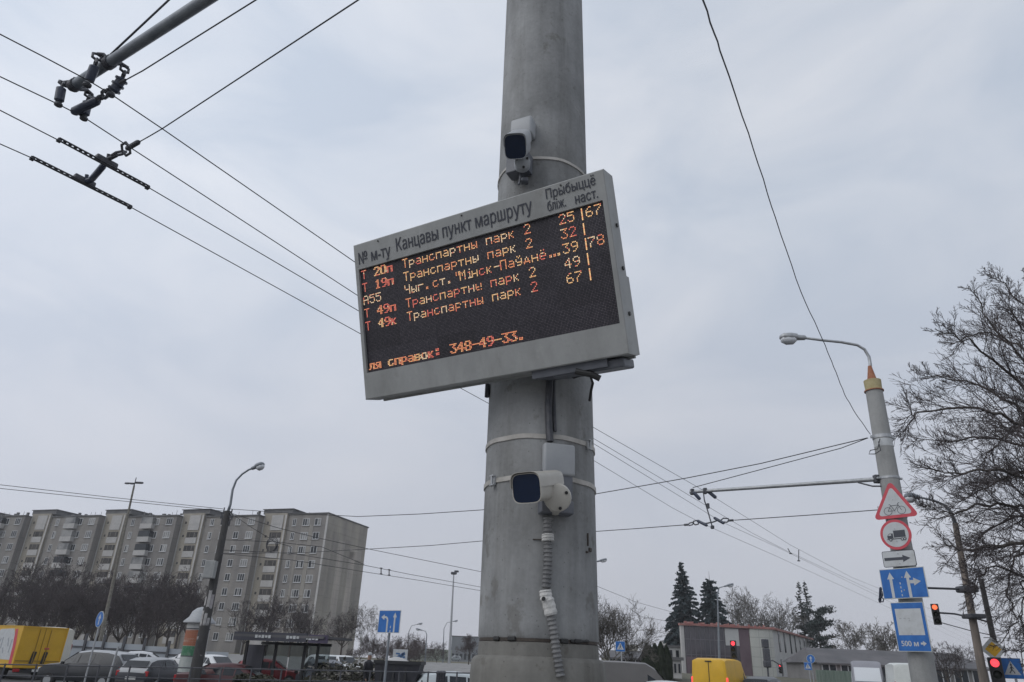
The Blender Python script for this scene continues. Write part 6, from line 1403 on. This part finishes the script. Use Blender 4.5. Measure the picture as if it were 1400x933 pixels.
t, c = slim_pole('floodlight_mast', 'tall slim grey mast standing by the dark warehouse', 614, 905, 620.5, 784, 100, .20, .08, 'galv', 'mast'); b = MB(); b.rbox(c, (.8, .4, .35), .1); b.rbox(c + Vector((.35, 0, .25)), (.6, .4, .25), .08); b.build('floodlight', M['steel_dark'], t, world=True)
street_lamp('street lamp whose head peeks out right of the near pole', (790, 925), (794, 790), (816, 768), 52)
street_lamp('grey street lamp standing in front of the office with its head turned right', (984, 925), (981, 812), (990, 802), 55)
# railing along the kerb
rt = thing('railing', 'low dark roadside railing running across the lower left', 'railing', (P(-60, 909, Y=27).x, 27, 0))
r0, r1 = P(-80, 907, Y=27), P(664, 921, Y=28.5); b = MB(); b.tube([r0, r1], .022, 6); b.tube([r0 - Vector((0, 0, .35)), r1 - Vector((0, 0, .35))], .018, 6); b.build('rail', M['steel_dark'], rt, world=True)
for k in range(19): q = r0.lerp(r1, k / 18); b = MB(); b.tube([Vector((q.x, q.y, 0)), q + Vector((0, 0, .03))], .03, 8); b.build('post', M['steel_dark'], rt, world=True)
for i, x in enumerate((599.5, 603.5, 607)):
    q = P(x, 918, Y=29.2); b = MB(); b.lathe([(.07, 0), (.07, q.z - .1), (.085, q.z - .08), (.085, q.z - .02), (.04, q.z + .02)], (q.x, q.y, 0), 12); tag(smooth_by_angle(b.build('bollard', M['steel_dark']), 40), ('left of three dark bollards left of the passing silver car', 'middle of three dark bollards left of the passing silver car', 'right of three dark bollards left of the passing silver car')[i], 'bollard', 'dark bollards')
# clipped dark hedge in front of the shelter
hx0, hx1 = P(326, 914, Y=31.4), P(447, 917, Y=31.4); R = random.Random(31); b1, b2 = MB(), MB(); Lh = hx1.x - hx0.x
for j in range(5200):
    x = R.uniform(0, Lh); hh = (.95 + .10 * sin(x * 2.3) + .06 * sin(x * 7)) * R.random() ** .4; c = Vector((x, R.gauss(0, .22), hh)); v = Vector((R.gauss(0, 1), R.gauss(0, 1), R.gauss(.4, 1))).normalized() * R.uniform(.06, .13); w = v.orthogonal().normalized() * .035; b2.add([c - v, c + w, c + v, c - w], [(0, 1, 2, 3)])
for j in range(90): x = R.uniform(0, Lh); b1.tube([(x, R.gauss(0, .15), 0), (x + R.gauss(0, .15), R.gauss(0, .2), .9)], [.015, .006], 4)
hd = thing('hedge', 'low dark roadside hedge in front of the bus shelter', 'hedge', (hx0.x, 31.4, 0)); b1.build('stem', M['twig'], hd); b2.build('leaf_mass', M['shrub'], hd)
# dark skip with pale load
zt = P(550, 905, Y=31).z; a, c = P(514, 910, Y=31).x, P(578, 910, Y=31).x; sk = thing('skip_container', 'dark wide-topped skip with a pale load beside the standing person', 'container', ((a + c) / 2, 31, 0)); w = (c - a)
b = MB(); b.add([(-w * .36, -.8, .1), (w * .32, -.8, .1), (w * .32, .8, .1), (-w * .36, .8, .1), (-w * .46, -.95, zt), (w * .5, -.95, zt), (w * .5, .95, zt), (-w * .46, .95, zt)], [(0, 3, 2, 1), (0, 1, 5, 4), (1, 2, 6, 5), (2, 3, 7, 6), (3, 0, 4, 7), (4, 5, 6, 7)]); b.build('hopper', M['dark_paint'], sk)
b = MB(); b.box((w * .02, -.97, zt - .03), (w * .98, .06, .12)); b.box((w * .02, .97, zt - .03), (w * .98, .06, .12)); b.box((w * -.46, 0, zt - .03), (.06, 1.94, .12)); b.box((w * .50, 0, zt - .03), (.06, 1.94, .12))
b.build('rim', M['trim_black'], sk)
for x in (-.3, -.05, .2): b = MB(); b.box((w * x, -.93, zt * .55), (.08, .10, zt * .8), rot=Matrix.Rotation(-.07, 3, 'X')); b.build('rib', M['trim_black'], sk)
b = MB(); rr = random.Random(2); n = 14; vs = []
for i in range(n):
    for j in range(5): vs.append((-w * .38 + w * .62 * i / (n - 1), -.8 + 1.6 * j / 4, zt - .02 + .16 * sin(pi * i / (n - 1)) * sin(pi * j / 4) * (1 + .3 * rr.random())))
b.add(vs, [(i * 5 + j, (i + 1) * 5 + j, (i + 1) * 5 + j + 1, i * 5 + j + 1) for i in range(n - 1) for j in range(4)]); b.build('load', M['stripe'], sk)
# painted hoarding behind it
q = P(547, 897, Y=50); hb = thing('hoarding', 'small white and blue patterned hoarding behind the dark skip', 'hoarding', (q.x, q.y, gh(50)))
b = MB(); H_ = P(547, 888, Y=50).z - gh(50); b.box((0, 0, H_ * .5), (.95, .06, H_)); b.build('panel', M['sign_white'], hb)
b = MB(); rr = random.Random(6)
for k in range(13): b.rbox((rr.uniform(-.33, .33), -.034, H_ * rr.uniform(.62, .95)), (rr.uniform(.14, .32), .012, rr.uniform(.06, .16)), .004, rot=Matrix.Rotation(rr.uniform(-.8, .8), 3, 'Y'))
b.build('blue_pattern', mat('blue_print', (.07, .15, .30), .6), hb)

# standing person in dark clothes by the kerb
def person(label, x, ytop, Y, face):
    top = P(x, ytop, Y=Y); g = gh(Y) + .13; H_ = top.z - g; t = thing('person', label, 'person', (top.x, top.y, g), face); s = H_ / 1.78
    J = {'pelvis': (0, 0, .95, .15, .12), 'waist': (0, .0, 1.12, .145, .105), 'chest': (0, 0, 1.34, .18, .125), 'neck0': (0, .01, 1.50, .085, .075), 'neck1': (0, .015, 1.56, .055, .055), 'head0': (0, 0, 1.64, .072, .088), 'head1': (0, 0, 1.73, .066, .08), 'head2': (0, 0, 1.775, .03, .035)}
    for sg, n in ((1, 'l'), (-1, 'r')):
        J['hip' + n] = (sg * .095, 0, .88, .095, .10); J['knee' + n] = (sg * .10, -.01, .49, .062, .068); J['ank' + n] = (sg * .105, .02, .10, .043, .046); J['toe' + n] = (sg * .125, -.14, .04, .042, .036)
        J['sh' + n] = (sg * .19, 0, 1.43, .065, .065); J['elb' + n] = (sg * .245, .02, 1.14, .047, .047); J['wri' + n] = (sg * .235, -.10, .92, .032, .034); J['pal' + n] = (sg * .23, -.13, .85, .03, .04)
        for f in range(5): a = (f - 2) * .012; J['fa%d%s' % (f, n)] = (sg * .228 + a * .3 - (sg * .03 if f == 4 else 0), -.14 + a, .805 + (.02 if f == 4 else 0), .0095, .0095); J['fb%d%s' % (f, n)] = (sg * .222 + a * .3 - (sg * .03 if f == 4 else 0), -.13 + a, .765 - .006 * (2 - abs(f - 2)) + (.02 if f == 4 else 0), .008, .008)
    E_ = [('pelvis', 'waist'), ('waist', 'chest'), ('chest', 'neck0'), ('neck0', 'neck1'), ('neck1', 'head0'), ('head0', 'head1'), ('head1', 'head2')]
    for n in 'lr':
        E_ += [('pelvis', 'hip' + n), ('hip' + n, 'knee' + n), ('knee' + n, 'ank' + n), ('ank' + n, 'toe' + n), ('chest', 'sh' + n), ('sh' + n, 'elb' + n), ('elb' + n, 'wri' + n), ('wri' + n, 'pal' + n)]
        for f in range(5): E_ += [('pal' + n, 'fa%d%s' % (f, n)), ('fa%d%s' % (f, n), 'fb%d%s' % (f, n))]
    ks = list(J); me = bpy.data.meshes.new('body'); me.from_pydata([Vector(J[k][:3]) * s for k in ks], [(ks.index(a), ks.index(c)) for a, c in E_], []); o = bpy.data.objects.new('body', me); COL.objects.link(o)
    sk_ = o.modifiers.new('skin', 'SKIN'); sv = me.skin_vertices[0].data
    for i, k in enumerate(ks): sv[i].radius = (J[k][3] * s, J[k][4] * s); sv[i].use_root = (k == 'pelvis')
    su = o.modifiers.new('sub', 'SUBSURF'); su.levels = 2; su.render_levels = 2; bpy.context.view_layer.update()
    m2 = bpy.data.meshes.new_from_object(o.evaluated_get(bpy.context.evaluated_depsgraph_get())); bpy.data.objects.remove(o); m2.name = 'body'; m2.materials.clear()
    for k in ('skin', 'dark_cloth'): m2.materials.append(M[k])
    for p in m2.polygons: c = p.center / s; p.material_index = 0 if (c.z > 1.545 or (abs(c.x) > .2 and c.z < .89)) else 1; p.use_smooth = True
    o = bpy.data.objects.new('body', m2); COL.objects.link(o); o.parent = t
    b = MB(); b.lathe([(.17 * s, .72 * s), (.185 * s, .78 * s), (.175 * s, 1.0 * s), (.165 * s, 1.15 * s), (.195 * s, 1.36 * s), (.17 * s, 1.45 * s), (.09 * s, 1.52 * s)], n=20); b.v = [(x, y * .74, z) for x, y, z in b.v]; smooth_by_angle(b.build('coat', M['dark_cloth'], t), 60)
    b = MB(); b.lathe([(.085 * s, 1.70 * s), (.09 * s, 1.72 * s), (.085 * s, 1.76 * s), (.05 * s, 1.80 * s), (.01, 1.81 * s)], n=18); smooth_by_angle(b.build('cap', M['white_plastic'], t), 60)
    b = MB()
    for sg in (-1, 1): b.rbox((sg * .03 * s, -.082 * s, 1.665 * s), (.016 * s, .012 * s, .01 * s), .003)
    b.build('eye', M['screw'], t); b = MB(); b.rbox((0, -.092 * s, 1.64 * s), (.022 * s, .03 * s, .035 * s), .006); b.rbox((0, -.083 * s, 1.605 * s), (.045 * s, .012 * s, .008 * s), .003); b.build('nose', M['skin'], t)
    return t
person('person in dark coat and pale cap standing by the bush near the skip', 506, 893, 31.8, radians(60))

# ================================================================ posts, signals and signs on the right
t, c = slim_pole('lamp_post', 'brownish weathered lamp post leaning left, rising into the big bare tree', 1345, 930, 1306, 716, 24, .15, .09, 'brown_post', 'post')
b = MB(); pts = [c, P(1300, 700, Y=24), P(1290, 690, Y=24), P(1275, 684, Y=24), P(1256, 680, Y=24)]; b.tube(pts, [.07, .05, .045, .04, .035], 8); b.build('lamp_arm', M['arm_steel'], t, world=True, smooth=True); lamp_head(t, P(1257, 680, Y=24), P(1237, 678, Y=24), 1.1, 'arm_steel')
b = MB(); b.tube([P(1208, 802, Y=24.3), P(1322, 806, Y=24)], .035, 8); b.rbox(P(1322, 806, Y=24), (.5, .5, .2), .05); b.build('wire_arm', M['steel_dark'], t, world=True)
b = MB(); b.rbox(P(1331, 843, Y=23.9), (.5, .5, .14), .03); b.build('clamp_band', M['steel_dark'], t, world=True)
b = MB(); a = P(1204, 803, Y=24.6); insulator(b, a, P(1203, 824, Y=24.8), .045); insulator(b, P(1213, 803, Y=24.4), P(1207, 811, Y=24.5), .045); link_chain(b, P(1207, 811, Y=24.5), P(1204, 823, Y=24.7), 2, .02); tag(b.build('line_insulator', M['insul']), 'cluster of dark insulators on the wire arm left of the blue lane sign', 'insulator')
t, c = slim_pole('signal_post', 'dark slim post leaning left, carrying the diamond sign and traffic lights', 1370, 930, 1341, 792, 25, .11, .08, 'concrete_dark', 'post')
b = MB(); b.tube([P(1356, 852, Y=25), P(1335, 846, Y=25), P(1305, 839.5, Y=25.2), P(1283, 838, Y=25.3)], .03, 8); b.tube([P(1352, 868, Y=25), P(1325, 862, Y=25.1), P(1285, 851, Y=25.3)], .014, 6); b.build('signal_arm', M['steel_dark'], t, world=True)
def signal(label, x, y, Y, h, rz, lit='tl_red', n=3, group='traffic lights'):
    c = P(x, y, Y=Y); t = thing('traffic_light', label, 'traffic light', c, rz, group); w = h * .36; s = h / n
    b = MB(); b.rbox((0, 0, -h / 2), (w, w * .75, h), w * .08); b.build('housing', M['tl_black'], t)
    for k in range(n):
        z = -s * (k + .5); b = MB(); b.lathe([(s * .36, 0), (s * .34, .012), (s * .2, .03), (.005, .036)], (0, -w * .375, z), 20, rot=Matrix.Rotation(radians(90), 3, 'X')); smooth_by_angle(b.build('lens', M[lit] if k == 0 else M['tl_lens'], t), 50)
        b = MB(); vs = []; m_ = 12
        for i in range(m_ + 1):
            a = radians(-20 + 220 * i / m_); r = s * .41
            for yy, rr_ in ((-w * .37, r), (-w * .37 - s * .55, r), (-w * .37 - s * .55, r * .93), (-w * .37, r * .93)): vs.append((rr_ * cos(a), yy, z + rr_ * sin(a)))
        b.add(vs, [(i * 4 + j, i * 4 + (j + 1) % 4, i * 4 + 4 + (j + 1) % 4, i * 4 + 4 + j) for i in range(m_) for j in range(4)]); b.build('visor', M['tl_black'], t)
    return t
signal('red signal hanging from the long arm beside the blue service sign', 1277, 826, 25.3, .66, radians(-30), 'tl_orange')
signal('red signal on the slim post just below the yellow diamond', 1358, 899, 24.3, 1.0, radians(-30))
signal('red signal over the yellow van roof in front of the office', 1002, 876, 44, .95, radians(-22))
t = signal('small red signal in front of the low grey house, beside the service sign', 1220, 907, 52, .8, radians(-30))
t = signal('dim red signal seen on an arm at the office corner', 1067, 908, 62, .7, radians(-50))
t, c = slim_pole('signal_post', 'slim dark post with signal backs at the office tiled corner', 1051, 930, 1046, 874, 58, .07, .06, 'steel_dark', 'post')
b = MB(); b.rbox(P(1046, 880, Y=58), (.5, .3, .6), .05); b.rbox(P(1048, 895, Y=57.8), (.5, .3, .9), .08); b.rbox(P(1049, 908, Y=57.8), (.55, .4, .5), .1); b.tube([P(1049, 906, Y=58), P(1056, 903, Y=59), P(1066, 909, Y=61)], .05, 6); b.build('signal_back', M['steel_dark'], t, world=True)
slim_pole('signal_post', 'slim post holding the red signal over the yellow van', 1009, 930, 1004, 878, 44.6, .06, .05, 'steel_dark', 'post')
slim_pole('signal_post', 'slim post holding the small red signal by the low house', 1223, 930, 1220, 906, 52.5, .06, .05, 'steel_dark', 'post')
def crossing(label, x, y, Y, s, rz, post=True):
    t = sign_thing('crossing_sign', label, x, y, rz, Y, 'blue pedestrian crossing signs'); h = s / 2
    b = MB(); b.poly([(-h, -h), (h, -h), (h, h), (-h, h)], F(0), U_, V_, .012, 4); k = h * .96; b.poly([(-k, -k), (k, -k), (k, k), (-k, k)], F(.0025), U_, V_, 0, 2); b.poly([(-h * .75, -h * .62), (h * .75, -h * .62), (0, h * .72)], F(.005), U_, V_, 0, 0)
    q = lambda *pp: [(a * h, c * h) for a, c in pp]; b.poly(circle(h * .10, 12, 0, h * .33), F(.0075), U_, V_, 0, 3); strip(b, q((.02, .22), (-.02, -.15)), h * .14, .0075, 3); strip(b, q((-.02, -.12), (.16, -.34), (.2, -.5)), h * .09, .0075, 3); strip(b, q((-.02, -.12), (-.14, -.32), (-.26, -.46)), h * .09, .0075, 3); strip(b, q((.02, .16), (.2, -.02)), h * .07, .0075, 3); strip(b, q((.0, .16), (-.17, -.04)), h * .07, .0075, 3)
    b.build('face', SIGN, t)
    if post: b = MB(); b.tube([(h * .2, .05, -t.location.z + gh(Y)), (h * .2, .05, h)], .04, 8); b.build('post', M['galv'], t)
    return t
crossing('large blue pedestrian crossing sign at the right picture edge', 1383, 914, 25, .62, radians(-20))
crossing('small blue crossing sign in front of the bare tree right of the near pole', 848, 884, 44, .55, radians(-15))
crossing('tiny blue crossing sign under a round blue sign at the far end of the office', 1104.5, 911, 60, .55, radians(-35))
t = sign_thing('mandatory_sign', 'tiny round blue sign at the far end of the office', 1108.5, 901, radians(-35), 60); b = MB(); b.poly(circle(.32), F(0), U_, V_, .012, 4); b.poly(circle(.3), F(.0025), U_, V_, 0, 2); arrow(b, (0, .2), (0, -.2), .07, .22, .17, .005, 0); b.build('face', SIGN, t); b = MB(); b.tube([(0, .05, -t.location.z + gh(60)), (0, .05, .3)], .04, 8); b.build('post', M['galv'], t)
t = sign_thing('priority_sign', 'yellow and white diamond sign on the slim post above the red signal', 1358, 888, radians(-30), 24.2); b = MB(); d = lambda s: [(0, -s), (s, 0), (0, s), (-s, 0)]; b.poly(d(.36), F(0), U_, V_, .012, 4); b.poly(d(.34), F(.0025), U_, V_, 0, 0); b.poly(d(.225), F(.005), U_, V_, 0, 6); b.build('face', SIGN, t)
b = MB(); b.box((0, .05, 0), (.3, .04, .05)); b.build('back_rail', M['galv'], t)
for pp, lab in (([(1270, 806, 24), (1322, 806, 24)], 'x'),): pass
# bolt heads on the sign plates of the right-hand pole
for o in [o for o in bpy.data.objects if o.type == 'EMPTY' and o.get('category') == 'road sign' and abs(o.location.y - 16.7) < .1]:
    for z in ((.13, -.15) if 'plate' not in o.name else (.11, -.11)): b = MB(); b.tube([(0, -.004, z), (0, -.014, z)], .014, 8); b.build('bolt', M['galv'], o)
# ================================================================ thin winter haze
b = MB(); b.box((0, 187, 16), (660, 446, 34)); hz_ = b.build('haze', [], origin=(0, 0, 0)); hz_['kind'] = 'stuff'; hz_['label'] = 'thin pale winter haze over the junction'
hm = bpy.data.materials.new('thin_haze'); hm.use_nodes = True; hm.node_tree.nodes.clear(); _o = hm.node_tree.nodes.new('ShaderNodeOutputMaterial'); _v = hm.node_tree.nodes.new('ShaderNodeVolumePrincipled')
_v.inputs['Color'].default_value = (.97, .98, 1, 1); _v.inputs['Density'].default_value = .00045; _v.inputs['Anisotropy'].default_value = .2; hm.node_tree.links.new(_v.outputs[0], _o.inputs['Volume']); hz_.data.materials.append(hm)
wire('overhead_cable', 'thin cable leaving the slim signal post towards the right edge', [P(1345, 872, Y=25), P(1400, 873, Y=22), P(1440, 874, Y=20)], .012)
wire('overhead_cable', 'thin cable leaving the diamond sign height towards the right edge', [P(1362, 888, Y=25), P(1400, 891, Y=22), P(1440, 894, Y=20)], .012)
